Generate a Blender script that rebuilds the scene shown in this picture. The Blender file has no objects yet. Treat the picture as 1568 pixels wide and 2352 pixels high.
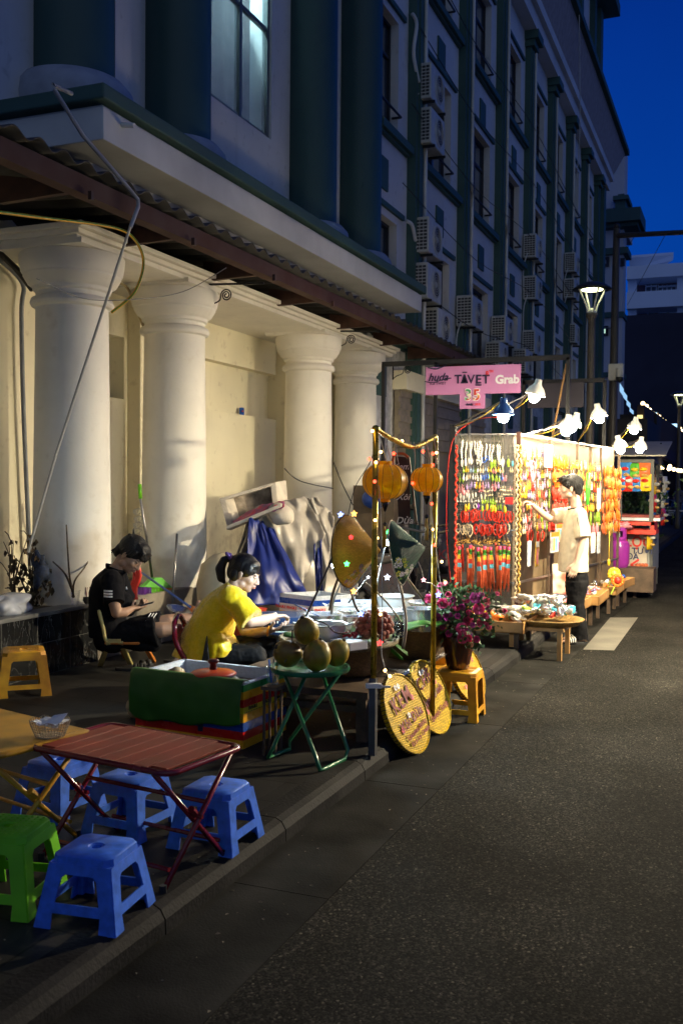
import bpy, math, random
from mathutils import Vector as V, Matrix, noise
random.seed(7)
R=math.radians
sc=bpy.context.scene
# ---------------- camera ----------------
F=2287.; CX,CY=784.,1176.; PSI,PIT,ROL,CAMH=R(21.93),R(-1.6),R(.5),1.6
_d=V((-math.sin(PSI)*math.cos(PIT),math.cos(PSI)*math.cos(PIT),math.sin(PIT)))
_r0=V((math.cos(PSI),math.sin(PSI),0)); _u0=_r0.cross(_d)
_r=math.cos(ROL)*_r0+math.sin(ROL)*_u0; _u=-math.sin(ROL)*_r0+math.cos(ROL)*_u0
cam=bpy.data.cameras.new('camera'); cam.sensor_fit='VERTICAL'; cam.sensor_height=36; cam.sensor_width=24; cam.lens=36*F/2352
cam.clip_start=.05; cam.clip_end=1000
cam.dof.use_dof=True; cam.dof.focus_distance=6.6; cam.dof.aperture_fstop=5.6
co=bpy.data.objects.new('camera',cam); sc.collection.objects.link(co)
co.matrix_world=Matrix(((_r.x,_u.x,-_d.x,0),(_r.y,_u.y,-_d.y,0),(_r.z,_u.z,-_d.z,CAMH),(0,0,0,1)))
sc.camera=co
# measured points of the place: a sight line cut by a plane or a distance
def ray(x,y): return _d+_r*((x-CX)/F)-_u*((y-CY)/F)
def at(x,y,dep): return V((0,0,CAMH))+ray(x,y)*dep
def G(x,y,z=0):
    v=ray(x,y); return V((0,0,CAMH))+v*((z-CAMH)/v.z)
def onX(x,y,X):
    v=ray(x,y); return V((0,0,CAMH))+v*(X/v.x)
def onY(x,y,Y):
    v=ray(x,y); return V((0,0,CAMH))+v*(Y/v.y)
# ---------------- world ----------------
w=bpy.data.worlds.new('World'); sc.world=w; w.use_nodes=True
nt=w.node_tree; nt.nodes.clear(); N=nt.nodes.new; L=nt.links.new
out=N('ShaderNodeOutputWorld'); bg=N('ShaderNodeBackground'); tc=N('ShaderNodeTexCoord')
sep=N('ShaderNodeSeparateXYZ'); L(tc.outputs['Generated'],sep.inputs[0])
ra=N('ShaderNodeValToRGB'); L(sep.outputs['Z'],ra.inputs[0])
e=ra.color_ramp.elements; e[0].position=0; e[0].color=(.003,.10,.62,1); e[1].position=.8; e[1].color=(.0008,.018,.17,1)
n=ra.color_ramp.elements.new(.25); n.color=(.0012,.062,.44,1)
n=ra.color_ramp.elements.new(.45); n.color=(.001,.034,.31,1)
nz=N('ShaderNodeTexNoise'); nz.inputs['Scale'].default_value=2.2; nz.inputs['Detail'].default_value=4; L(tc.outputs['Generated'],nz.inputs['Vector'])
mx=N('ShaderNodeMixRGB'); mx.blend_type='MULTIPLY'; mx.inputs[0].default_value=.5
L(ra.outputs[0],mx.inputs[1]); L(nz.outputs['Fac'],mx.inputs[2])
# afterglow low in the west, behind the photographer
dt=N('ShaderNodeVectorMath'); dt.operation='DOT_PRODUCT'; L(tc.outputs['Generated'],dt.inputs[0]); dt.inputs[1].default_value=(.55,-.8,.2)
mr=N('ShaderNodeMapRange'); mr.inputs[1].default_value=.25; mr.inputs[2].default_value=1; L(dt.outputs['Value'],mr.inputs[0])
m2=N('ShaderNodeMixRGB'); m2.inputs[2].default_value=(.15,.195,.27,1); L(mr.outputs[0],m2.inputs[0]); L(mx.outputs[0],m2.inputs[1])
L(m2.outputs[0],bg.inputs[0]); bg.inputs[1].default_value=1.0; L(bg.outputs[0],out.inputs[0])
vs=sc.view_settings; vs.view_transform='Standard'; vs.look='None'; vs.exposure=0; vs.gamma=1
sc.cycles.max_bounces=6
try: sc.cycles.sample_clamp_indirect=4
except Exception: pass
# ---------------- helpers ----------------
MX={}
def thing(name,label,cat,loc=(0,0,0),rz=0,group=None):
    o=bpy.data.objects.new(name,None); sc.collection.objects.link(o); o.empty_display_size=.1
    o.location=loc; o.rotation_euler=(0,0,rz); o['label']=label; o['category']=cat
    if group: o['group']=group
    MX[o.name]=(Matrix.Translation(V(loc))@Matrix.Rotation(rz,4,'Z')).inverted()
    return o
def tag(o,label,cat,group=None):
    o['label']=label; o['category']=cat
    if group: o['group']=group
    return o
class MB:
    def __init__(s): s.v=[]; s.f=[]; s.m=[]; s.k=0
    def add(s,vs,fs):
        b=len(s.v); s.v+= [V(p) for p in vs]; s.f+=[tuple(i+b for i in f) for f in fs]; s.m+=[s.k]*len(fs); return s
    def box(s,a,b):
        x0,y0,z0=[min(p,q) for p,q in zip(a,b)]; x1,y1,z1=[max(p,q) for p,q in zip(a,b)]
        return s.add([(x0,y0,z0),(x1,y0,z0),(x1,y1,z0),(x0,y1,z0),(x0,y0,z1),(x1,y0,z1),(x1,y1,z1),(x0,y1,z1)],
          [(0,3,2,1),(4,5,6,7),(0,1,5,4),(1,2,6,5),(2,3,7,6),(3,0,4,7)])
    def hexa(s,p):  # 8 points, bottom 4 ccw then top 4
        return s.add(p,[(0,3,2,1),(4,5,6,7),(0,1,5,4),(1,2,6,5),(2,3,7,6),(3,0,4,7)])
    def obox(s,o,a,b,c):
        o,a,b,c=V(o),V(a),V(b),V(c); return s.hexa([o,o+a,o+a+b,o+b,o+c,o+a+c,o+a+b+c,o+b+c])
    def bar(s,p,q,w,h=None,up=(0,0,1)):
        p,q=V(p),V(q); h=h or w; d=(q-p).normalized(); up=V(up)
        if abs(d.dot(up))>.98: up=V((1,0,0))
        a=d.cross(up).normalized(); b=a.cross(d).normalized()
        a*=w/2; b*=h/2
        return s.hexa([p-a-b,p+a-b,p+a+b,p-a+b,q-a-b,q+a-b,q+a+b,q-a+b])
    def tube(s,pts,r,seg=10,cap=True):
        pts=[V(p) for p in pts]; n=len(pts); rs=(list(r)+[r[-1]]*n) if isinstance(r,(list,tuple)) else [r]*n
        vs=[];fs=[]; pa=None
        for i,p in enumerate(pts):
            d=(pts[min(i+1,n-1)]-pts[max(i-1,0)])
            if d.length<1e-9: d=V((0,0,1))
            d.normalize()
            if pa is None:
                u=V((0,0,1)) if abs(d.z)<.9 else V((1,0,0)); a=d.cross(u).normalized()
            else:
                a=pa-d*pa.dot(d)
                a=a.normalized() if a.length>1e-6 else d.cross(V((0,0,1))).normalized()
            pa=a; b=d.cross(a)
            for k in range(seg):
                t=2*math.pi*k/seg; vs.append(p+(a*math.cos(t)+b*math.sin(t))*rs[i])
        for i in range(n-1):
            for k in range(seg):
                k2=(k+1)%seg; fs.append((i*seg+k,i*seg+k2,(i+1)*seg+k2,(i+1)*seg+k))
        if cap: fs+= [tuple(range(seg-1,-1,-1)),tuple((n-1)*seg+k for k in range(seg))]
        return s.add(vs,fs)
    def cyl(s,p,q,r,r2=None,seg=12): return s.tube([p,q],[r,r if r2 is None else r2],seg)
    def lathe(s,c,prof,seg=32,M=None,cap=True):
        c=V(c); vs=[];fs=[]; n=len(prof)
        for r,z in prof:
            for k in range(seg):
                t=2*math.pi*k/seg; p=V((r*math.cos(t),r*math.sin(t),z)); vs.append(c+((M@p) if M else p))
        for i in range(n-1):
            for k in range(seg):
                k2=(k+1)%seg; fs.append((i*seg+k,i*seg+k2,(i+1)*seg+k2,(i+1)*seg+k))
        if cap:
            if prof[0][0]>1e-4: fs.append(tuple(range(seg-1,-1,-1)))
            if prof[-1][0]>1e-4: fs.append(tuple((n-1)*seg+k for k in range(seg)))
        return s.add(vs,fs)
    def ball(s,c,r,seg=16,rings=10,M=None,nz=0,f=1.):
        c=V(c); rr=r if isinstance(r,(tuple,list)) else (r,r,r); vs=[];fs=[]
        for i in range(rings+1):
            a=math.pi*i/rings
            for k in range(seg):
                t=2*math.pi*k/seg; p=V((math.sin(a)*math.cos(t)*rr[0],math.sin(a)*math.sin(t)*rr[1],-math.cos(a)*rr[2]))
                if nz: p*=1+nz*noise.noise((p+c*3)*f)
                vs.append(c+((M@p) if M else p))
        for i in range(rings):
            for k in range(seg):
                k2=(k+1)%seg; fs.append((i*seg+k,i*seg+k2,(i+1)*seg+k2,(i+1)*seg+k))
        return s.add(vs,fs)
    def prism(s,o,ex,ey,out,th):  # outline (x,y) list in plane ex,ey, thickness vector th
        o,ex,ey,th=V(o),V(ex),V(ey),V(th); n=len(out)
        a=[o+ex*x+ey*y for x,y in out]; b=[p+th for p in a]
        return s.add(a+b,[tuple(range(n-1,-1,-1)),tuple(range(n,2*n))]+[(i,(i+1)%n,n+(i+1)%n,n+i) for i in range(n)])
    def grid(s,fn,nu,nv,wrap=False):
        vs=[fn(i/nu,j/nv) for j in range(nv+1) for i in range(nu+1)]
        return s.add(vs,[(j*(nu+1)+i,j*(nu+1)+i+1,(j+1)*(nu+1)+i+1,(j+1)*(nu+1)+i) for j in range(nv) for i in range(nu)])
    def build(s,name,mat,parent=None,smooth=None,bevel=0,solid=0,world=True,kind=None,vox=0,subd=0,disp=None,sm=0,label=None):
        me=bpy.data.meshes.new(name)
        vs=s.v
        if parent is None and world:   # origin at the base of the thing
            c=V((sum(p.x for p in vs)/len(vs),sum(p.y for p in vs)/len(vs),min(p.z for p in vs)))
            vs=[p-c for p in vs]
        elif parent is not None and world:
            M=MX[parent.name]; vs=[M@p for p in vs]; c=V((0,0,0))
        else: c=V((0,0,0))
        me.from_pydata([tuple(p) for p in vs],[],s.f)
        for m in (mat if isinstance(mat,(list,tuple)) else [mat]): me.materials.append(m)
        if any(s.m): me.polygons.foreach_set('material_index',s.m)
        import bmesh
        bm=bmesh.new(); bm.from_mesh(me); bmesh.ops.recalc_face_normals(bm,faces=bm.faces) if not solid else None; bm.to_mesh(me); bm.free()
        o=bpy.data.objects.new(name,me); sc.collection.objects.link(o); o.location=c
        if parent is not None: o.parent=parent; MX[o.name]=MX[parent.name]
        else: MX[o.name]=Matrix.Translation(c).inverted()
        if solid:
            q=o.modifiers.new('s','SOLIDIFY'); q.thickness=solid; q.offset=0
        if vox:
            q=o.modifiers.new('v','REMESH'); q.mode='VOXEL'; q.voxel_size=vox; q.use_smooth_shade=True
        if sm:
            q=o.modifiers.new('sm','SMOOTH'); q.factor=.5; q.iterations=sm
        if bevel:
            q=o.modifiers.new('b','BEVEL'); q.width=bevel; q.segments=2; q.limit_method='ANGLE'; q.angle_limit=R(40)
        if subd:
            q=o.modifiers.new('d','SUBSURF'); q.levels=subd; q.render_levels=subd
        if disp:
            st,sz=disp; t=bpy.data.textures.new('fold','CLOUDS'); t.noise_scale=sz; t.noise_depth=2
            q=o.modifiers.new('dp','DISPLACE'); q.texture=t; q.strength=st; q.mid_level=.5; q.texture_coords='LOCAL'
        if smooth or vox or subd or (smooth is None and len(s.f)>60):
            me.polygons.foreach_set('use_smooth',[True]*len(me.polygons))
            if smooth is None or smooth=='auto':
                try: me.set_sharp_from_angle(angle=R(42))
                except Exception: pass
        if kind: o['kind']=kind
        if label: o['label']=label
        return o
def dup(o,loc=None,rz=None,label=None,group=None,parent=None,scale=None,rot=None):
    c=o.copy(); sc.collection.objects.link(c)
    if parent is not None: c.parent=parent
    if loc is not None: c.location=loc
    if rot is not None: c.rotation_euler=rot
    if rz is not None: c.rotation_euler=(0,0,rz)
    if scale is not None: c.scale=(scale,)*3 if not isinstance(scale,(tuple,list)) else scale
    if label: c['label']=label
    if group: c['group']=group
    for ch in list(o.children): dup(ch,parent=c)
    return c
MAT={}
def mat(name,col,rough=.6,metal=0,var=.12,scale=6,bump=0,bs=60,emit=0,spec=.5,trans=0,alpha=1,coat=0,sheen=0,vcol=None,ior=1.45,det=4):
    if name in MAT: return MAT[name]
    m=bpy.data.materials.new(name); m.use_nodes=True; t=m.node_tree; b=t.nodes['Principled BSDF']; N=t.nodes.new; L=t.links.new
    c=(col[0],col[1],col[2],1)
    b.inputs['Roughness'].default_value=rough; b.inputs['Metallic'].default_value=metal; b.inputs['Specular IOR Level'].default_value=spec
    b.inputs['IOR'].default_value=ior
    if trans: b.inputs['Transmission Weight'].default_value=trans
    if alpha<1: b.inputs['Alpha'].default_value=alpha
    if coat: b.inputs['Coat Weight'].default_value=coat; b.inputs['Coat Roughness'].default_value=.08
    if sheen: b.inputs['Sheen Weight'].default_value=sheen
    b.inputs['Base Color'].default_value=c
    tc=N('ShaderNodeTexCoord')
    if var:
        n=N('ShaderNodeTexNoise'); n.inputs['Scale'].default_value=scale; n.inputs['Detail'].default_value=det; L(tc.outputs['Object'],n.inputs['Vector'])
        r=N('ShaderNodeMapRange'); r.inputs[1].default_value=.3; r.inputs[2].default_value=.7; L(n.outputs['Fac'],r.inputs[0])
        x=N('ShaderNodeMixRGB'); L(r.outputs[0],x.inputs[0])
        v2=vcol or tuple(q*(1-2*var) for q in col); x.inputs[1].default_value=(v2[0],v2[1],v2[2],1); x.inputs[2].default_value=(min(col[0]*(1+var*.5),1),min(col[1]*(1+var*.5),1),min(col[2]*(1+var*.5),1),1)
        L(x.outputs[0],b.inputs['Base Color'])
        rr=N('ShaderNodeMapRange'); rr.inputs[3].default_value=max(rough-.08,.02); rr.inputs[4].default_value=min(rough+.08,1); L(n.outputs['Fac'],rr.inputs[0]); L(rr.outputs[0],b.inputs['Roughness'])
    if bump:
        n=N('ShaderNodeTexNoise'); n.inputs['Scale'].default_value=bs; n.inputs['Detail'].default_value=3; L(tc.outputs['Object'],n.inputs['Vector'])
        bp=N('ShaderNodeBump'); bp.inputs['Strength'].default_value=bump; bp.inputs['Distance'].default_value=.01; L(n.outputs['Fac'],bp.inputs['Height']); L(bp.outputs[0],b.inputs['Normal'])
    if emit:
        b.inputs['Emission Color'].default_value=c; b.inputs['Emission Strength'].default_value=emit
    MAT[name]=m; return m
def translucent(m,k,col):
    t=m.node_tree; b=t.nodes['Principled BSDF']; o=[n for n in t.nodes if n.type=='OUTPUT_MATERIAL'][0]; tr=t.nodes.new('ShaderNodeBsdfTranslucent'); x=t.nodes.new('ShaderNodeMixShader'); x.inputs[0].default_value=k
    tr.inputs[0].default_value=(*col,1); t.links.new(b.outputs[0],x.inputs[1]); t.links.new(tr.outputs[0],x.inputs[2]); t.links.new(x.outputs[0],o.inputs[0]); return m
def grime(m,z0,z1,col,amt):
    # dirt that settled low on a wall plus streaks with their own shape
    t,b,N,L=nodes(m); tc=N('ShaderNodeTexCoord'); src=b.inputs['Base Color'].links[0].from_socket; mp=N('ShaderNodeMapping'); mp.inputs['Scale'].default_value=(5,5,.5); L(tc.outputs['Object'],mp.inputs[0]); n=N('ShaderNodeTexNoise'); n.inputs['Scale'].default_value=1.6; n.inputs['Detail'].default_value=7; L(mp.outputs[0],n.inputs[0])
    n2=N('ShaderNodeTexNoise'); n2.inputs['Scale'].default_value=9; n2.inputs['Detail'].default_value=8; L(tc.outputs['Object'],n2.inputs[0]); g=N('ShaderNodeNewGeometry'); sp=N('ShaderNodeSeparateXYZ'); L(g.outputs['Position'],sp.inputs[0]); mr=N('ShaderNodeMapRange'); mr.inputs[1].default_value=z0; mr.inputs[2].default_value=z1; mr.inputs[3].default_value=.20; mr.inputs[4].default_value=0; L(sp.outputs['Z'],mr.inputs[0])
    a=N('ShaderNodeMath'); a.operation='ADD'; L(n2.outputs['Fac'],a.inputs[0]); L(mr.outputs[0],a.inputs[1]); q=N('ShaderNodeMapRange'); q.inputs[1].default_value=.60; q.inputs[2].default_value=.78; L(a.outputs[0],q.inputs[0])
    q2=N('ShaderNodeMapRange'); q2.inputs[1].default_value=.60; q2.inputs[2].default_value=.80; q2.inputs[4].default_value=.45; L(n.outputs['Fac'],q2.inputs[0]); mx=N('ShaderNodeMath'); mx.operation='MAXIMUM'; L(q.outputs[0],mx.inputs[0]); L(q2.outputs[0],mx.inputs[1]); ml=N('ShaderNodeMath'); ml.operation='MULTIPLY'; ml.inputs[1].default_value=amt; L(mx.outputs[0],ml.inputs[0])
    x=N('ShaderNodeMixRGB'); L(ml.outputs[0],x.inputs[0]); L(src,x.inputs[1]); x.inputs[2].default_value=(*col,1); L(x.outputs[0],b.inputs['Base Color']); return m
def lamp_mat(name,col,s):
    if name in MAT: return MAT[name]
    m=bpy.data.materials.new(name); m.use_nodes=True; t=m.node_tree; t.nodes.clear()
    e=t.nodes.new('ShaderNodeEmission'); o=t.nodes.new('ShaderNodeOutputMaterial'); e.inputs[0].default_value=(*col,1); e.inputs[1].default_value=s
    t.links.new(e.outputs[0],o.inputs[0]); MAT[name]=m; return m
def nodes(m): t=m.node_tree; return t,t.nodes['Principled BSDF'],t.nodes.new,t.links.new
def weave(name,c1,c2,sx=90,sz=60,bump=.6,rough=.6,coat=0):
    m=mat(name,c1,rough,var=0,coat=coat); t,b,N,L=nodes(m)
    tc=N('ShaderNodeTexCoord'); br=N('ShaderNodeTexBrick'); mp=N('ShaderNodeMapping'); mp.inputs['Rotation'].default_value=(0,0,R(45))
    sp=N('ShaderNodeSeparateXYZ'); L(tc.outputs['Object'],sp.inputs[0])
    cb=N('ShaderNodeCombineXYZ'); ad=N('ShaderNodeMath'); ad.operation='ADD'; L(sp.outputs['X'],ad.inputs[0]); L(sp.outputs['Y'],ad.inputs[1])
    L(ad.outputs[0],cb.inputs['X']); 
    ad2=N('ShaderNodeMath'); ad2.operation='ADD'; L(sp.outputs['Z'],ad2.inputs[0]); mm=N('ShaderNodeMath'); mm.operation='MULTIPLY'; mm.inputs[1].default_value=.35; L(sp.outputs['Y'],mm.inputs[0]); L(mm.outputs[0],ad2.inputs[1])
    L(ad2.outputs[0],cb.inputs['Y'])
    L(cb.outputs[0],br.inputs['Vector']); br.inputs['Scale'].default_value=1; br.inputs['Brick Width'].default_value=1.5/sx; br.inputs['Row Height'].default_value=.6/sz
    br.inputs['Mortar Size'].default_value=.12/sx; br.inputs['Mortar Smooth'].default_value=1; br.inputs['Color1'].default_value=(*c1,1); br.inputs['Color2'].default_value=(*[q*.6 for q in c1],1); br.inputs['Mortar'].default_value=(*c2,1)
    L(br.outputs['Color'],b.inputs['Base Color']); bp=N('ShaderNodeBump'); bp.inputs['Strength'].default_value=bump; bp.inputs['Distance'].default_value=.006; bp.invert=True
    L(br.outputs['Fac'],bp.inputs['Height']); L(bp.outputs[0],b.inputs['Normal']); return m
def text(body,size,m,o,ex,ey,parent=None,name='lettering',depth=.002,font_shear=0,align='CENTER',bold=0,sp=1):
    cu=bpy.data.curves.new(name,'FONT'); cu.body=body; cu.size=size; cu.extrude=depth/2; cu.align_x=align; cu.align_y='CENTER'; cu.shear=font_shear; cu.offset=bold; cu.space_character=sp
    cu.resolution_u=3
    to=bpy.data.objects.new(name,cu); sc.collection.objects.link(to)
    dg=bpy.context.evaluated_depsgraph_get(); dg.update(); me=bpy.data.meshes.new_from_object(to.evaluated_get(dg)); 
    bpy.data.objects.remove(to); me.name=name
    ex,ey=V(ex).normalized(),V(ey).normalized(); ez=ex.cross(ey); o=V(o)
    T=Matrix(((ex.x,ey.x,ez.x,o.x),(ex.y,ey.y,ez.y,o.y),(ex.z,ey.z,ez.z,o.z),(0,0,0,1)))
    if parent is not None: T=MX[parent.name]@T
    me.transform(T); me.materials.clear(); me.materials.append(m)
    ob=bpy.data.objects.new(name,me); sc.collection.objects.link(ob)
    if parent is not None: ob.parent=parent; MX[ob.name]=MX[parent.name]
    return ob
def catmull(pts,n=8):
    pts=[V(p) for p in pts]; P=[pts[0]]+pts+[pts[-1]]; o=[]
    for i in range(1,len(P)-2):
        for k in range(n):
            t=k/n; a,b,c,d=P[i-1],P[i],P[i+1],P[i+2]
            o.append(.5*((2*b)+(c-a)*t+(2*a-5*b+4*c-d)*t*t+(3*b-a-3*c+d)*t**3))
    return o+[pts[-1]]
def mixc(a,b,t): return tuple(x*(1-t)+y*t for x,y in zip(a,b))
def nodes(m): t=m.node_tree; return t,t.nodes['Principled BSDF'],t.nodes.new,t.links.new
# ---------------- shared materials ----------------
M_cream=mat('cream wall paint',(.90,.83,.60),.75,var=.05,scale=1.2,bump=.08,bs=40)
M_col=mat('ivory column paint',(.84,.80,.70),.62,var=.045,scale=2.6,bump=.05,bs=30)
grime(M_cream,.5,1.5,(.42,.33,.2),.4); grime(M_col,.5,1.6,(.5,.43,.3),.3)
M_upper=mat('pale grey violet render',(.60,.60,.61),.8,var=.08,scale=.8,bump=.08,bs=30)
M_fascia=mat('off white canopy paint',(.62,.62,.60),.7,var=.12,scale=1.5,bump=.05)
grime(M_upper,4,5,(.24,.24,.25),.5)
M_green=mat('dark green trim paint',(.045,.10,.088),.7,var=.12,scale=1.5)
M_greenc=mat('dark green column paint',(.03,.075,.07),.5,var=.08,scale=1)
M_dark=mat('dark window frame',(.02,.022,.03),.5)
M_black=mat('black painted steel',(.015,.015,.016),.45,var=.2)
M_red=mat('dark red steel',(.045,.014,.008),.8,var=.3,scale=3,vcol=(.06,.03,.025))
M_white=mat('white plastic',(.75,.75,.72),.4,var=.05)
M_alu=mat('brushed aluminium',(.74,.77,.77),.32,.5,var=.08,scale=12,bump=.03,bs=120)
M_steel=mat('polished steel',(.66,.66,.66),.2,.75,var=.1,scale=4)
M_chrome=mat('dull grey steel',(.3,.3,.29),.4,1)
M_wood=mat('pale varnished wood',(.50,.27,.09),.45,var=.2,scale=5,bump=.05)
M_wood2=mat('dark worn wood',(.10,.065,.04),.6,var=.3,scale=9,bump=.1)
M_skin=mat('warm skin',(.55,.33,.22),.5,var=.06,scale=14,bump=.04,bs=150)
M_skin2=mat('light skin',(.62,.40,.29),.48,var=.06,scale=14,bump=.04,bs=150)
M_hair=mat('black hair',(.004,.003,.003),.42,var=.3,scale=40,bump=.5,bs=90)
M_clear=mat('clear plastic',(.9,.92,.92),.08,trans=.9,alpha=.35,var=0)
M_leaf=mat('banana leaf green',(.045,.16,.02),.42,var=.25,scale=7,vcol=(.02,.08,.012),bump=.1,bs=30)
M_yelP=mat('yellow plastic',(.80,.42,.02),.38,var=.12,scale=9,vcol=(.5,.22,.015),coat=.2)
M_blueP=mat('blue plastic',(.05,.18,.78),.42,var=.16,scale=26,bump=.05,bs=80)
M_greenP=mat('lime green plastic',(.16,.55,.01),.38,var=.1,scale=9)
# ---------------- ground ----------------
def asphalt():
    m=mat('asphalt',(.05,.05,.05),.7,var=0); t,b,N,L=nodes(m)
    tc=N('ShaderNodeTexCoord'); vo=N('ShaderNodeTexVoronoi'); vo.inputs['Scale'].default_value=135; L(tc.outputs['Object'],vo.inputs['Vector'])
    cr=N('ShaderNodeValToRGB'); L(vo.outputs['Color'],cr.inputs[0]); e=cr.color_ramp.elements
    e[0].position=.25; e[0].color=(.010,.0098,.0085,1); e[1].position=1; e[1].color=(.15,.137,.105,1)
    k=cr.color_ramp.elements.new(.58); k.color=(.019,.018,.0155,1); k=cr.color_ramp.elements.new(.86); k.color=(.045,.042,.034,1)
    n=N('ShaderNodeTexNoise'); n.inputs['Scale'].default_value=1.1; n.inputs['Detail'].default_value=6; L(tc.outputs['Object'],n.inputs['Vector'])
    r=N('ShaderNodeMapRange'); r.inputs[1].default_value=.3; r.inputs[2].default_value=.7; r.inputs[3].default_value=.55; r.inputs[4].default_value=1.3; L(n.outputs['Fac'],r.inputs[0])
    x=N('ShaderNodeVectorMath'); x.operation='SCALE'; L(cr.outputs[0],x.inputs[0]); L(r.outputs[0],x.inputs['Scale']); mp=N('ShaderNodeMapping'); mp.inputs['Scale'].default_value=(1.1,.13,1); L(tc.outputs['Object'],mp.inputs[0]); n3=N('ShaderNodeTexNoise'); n3.inputs['Scale'].default_value=1; n3.inputs['Detail'].default_value=5; L(mp.outputs[0],n3.inputs[0]); r3=N('ShaderNodeMapRange'); r3.inputs[1].default_value=.35; r3.inputs[2].default_value=.65; r3.inputs[3].default_value=.6; r3.inputs[4].default_value=1.25; L(n3.outputs['Fac'],r3.inputs[0])
    vc=N('ShaderNodeTexVoronoi'); vc.feature='DISTANCE_TO_EDGE'; vc.inputs['Scale'].default_value=.55; nw=N('ShaderNodeVectorMath'); nw.operation='MULTIPLY_ADD'; L(n.outputs['Color'],nw.inputs[0]); nw.inputs[1].default_value=(.9,.9,0); L(tc.outputs['Object'],nw.inputs[2]); L(nw.outputs[0],vc.inputs['Vector']); rc=N('ShaderNodeMapRange'); rc.inputs[1].default_value=.0; rc.inputs[2].default_value=.006; rc.inputs[3].default_value=.93; L(vc.outputs['Distance'],rc.inputs[0])
    m1=N('ShaderNodeMath'); m1.operation='MULTIPLY'; L(r3.outputs[0],m1.inputs[0]); L(rc.outputs[0],m1.inputs[1]); x2=N('ShaderNodeVectorMath'); x2.operation='SCALE'; L(x.outputs[0],x2.inputs[0]); L(m1.outputs[0],x2.inputs['Scale']); L(x2.outputs[0],b.inputs['Base Color'])
    v2=N('ShaderNodeTexVoronoi'); v2.inputs['Scale'].default_value=85; L(tc.outputs['Object'],v2.inputs['Vector'])
    ds=N('ShaderNodeMath'); ds.operation='ADD'; L(vo.outputs['Distance'],ds.inputs[0]); L(v2.outputs['Distance'],ds.inputs[1])
    bp=N('ShaderNodeBump'); bp.inputs['Strength'].default_value=.32; bp.inputs['Distance'].default_value=.003; bp.invert=True; L(ds.outputs[0],bp.inputs['Height']); L(bp.outputs[0],b.inputs['Normal'])
    b.inputs['Roughness'].default_value=.95; b.inputs['Specular IOR Level'].default_value=.05; return m
def tiles(name,c,jc,w,h,rot=0,bump=.4,rough=.6,off=.5,var=.5):
    m=mat(name,c,rough,var=0); t,b,N,L=nodes(m); tc=N('ShaderNodeTexCoord'); mp=N('ShaderNodeMapping'); mp.inputs['Rotation'].default_value=(0,0,rot); L(tc.outputs['Object'],mp.inputs[0])
    br=N('ShaderNodeTexBrick'); br.offset=off; br.inputs['Scale'].default_value=1; br.inputs['Brick Width'].default_value=w; br.inputs['Row Height'].default_value=h; br.inputs['Mortar Size'].default_value=.006
    br.inputs['Color1'].default_value=(*c,1); br.inputs['Color2'].default_value=(*[q*.75 for q in c],1); br.inputs['Mortar'].default_value=(*jc,1); b.inputs['Specular IOR Level'].default_value=.15; L(mp.outputs[0],br.inputs['Vector'])
    n=N('ShaderNodeTexNoise'); n.inputs['Scale'].default_value=2.5; n.inputs['Detail'].default_value=8; L(tc.outputs['Object'],n.inputs['Vector'])
    r=N('ShaderNodeMapRange'); r.inputs[1].default_value=.3; r.inputs[2].default_value=.7; r.inputs[3].default_value=1-var; r.inputs[4].default_value=1.2; L(n.outputs['Fac'],r.inputs[0])
    x=N('ShaderNodeVectorMath'); x.operation='SCALE'; L(br.outputs['Color'],x.inputs[0]); L(r.outputs[0],x.inputs['Scale']); L(x.outputs[0],b.inputs['Base Color'])
    n2=N('ShaderNodeTexNoise'); n2.inputs['Scale'].default_value=70; L(tc.outputs['Object'],n2.inputs['Vector'])
    a=N('ShaderNodeMath'); a.operation='MULTIPLY_ADD'; L(n2.outputs['Fac'],a.inputs[0]); a.inputs[1].default_value=-.25; L(br.outputs['Fac'],a.inputs[2])
    bp=N('ShaderNodeBump'); bp.invert=True; bp.inputs['Strength'].default_value=bump; bp.inputs['Distance'].default_value=.006; L(a.outputs[0],bp.inputs['Height']); L(bp.outputs[0],b.inputs['Normal'])
    return m
M_asph=asphalt()
M_pave=tiles('dark pavement slabs',(.030,.028,.025),(.010,.010,.009),.6,.3,bump=.5,rough=.55)
M_kerb=mat('worn kerb stone',(.022,.021,.019),.7,var=.4,scale=4,bump=.3,bs=60,spec=.15)
M_gut=mat('gutter concrete',(.026,.0252,.022),.85,var=.35,scale=3,bump=.2,bs=120,spec=.05)
b=MB(); b.add([(-2,-6,0),(60,-6,0),(60,260,0),(-2,260,0)],[(0,1,2,3)]); b.build('road',M_asph,kind='structure',world=False)
b=MB(); b.add([(-60,-6,.1),(-2.02,-6,.1),(-2.02,260,.1),(-60,260,.1)],[(0,1,2,3)]); b.build('pavement',M_pave,kind='structure',world=False)
b=MB()
y=-4.0
while y<70:
    for (x0,x1,z0,z1) in [(-2.02,-1.885,-.05,.1)]:
        pr=[(-2.018,-.05),(-1.86,-.05),(-1.865,.055),(-1.885,.088),(-1.915,.102),(-2.018,.104)]
        b.prism((0,y+.004,0),(1,0,0),(0,0,1),pr,(0,.992 if y<40 else 2.99,0))
    y+=1.0 if y<40 else 3
b.build('kerb',M_kerb,kind='structure',world=False,smooth=False)
b=MB(); y=-4
while y<40:
    b.box((-1.858,y+.002,-.03),(-1.45,y+1.498,.004)); y+=1.5
b.build('gutter',M_gut,kind='structure',world=False)
M_patch=mat('pale concrete patch',(.12,.113,.088),.8,var=.2,scale=3,bump=.3)
b=MB(); q=[G(1338,1494),G(1409,1496),G(1464,1420),G(1400,1420)]; q=[V((p.x,p.y,.009)) for p in q]; b.add(q,[(0,1,2,3)]); b.build('road_patch',M_patch,kind='structure',world=False)
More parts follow.
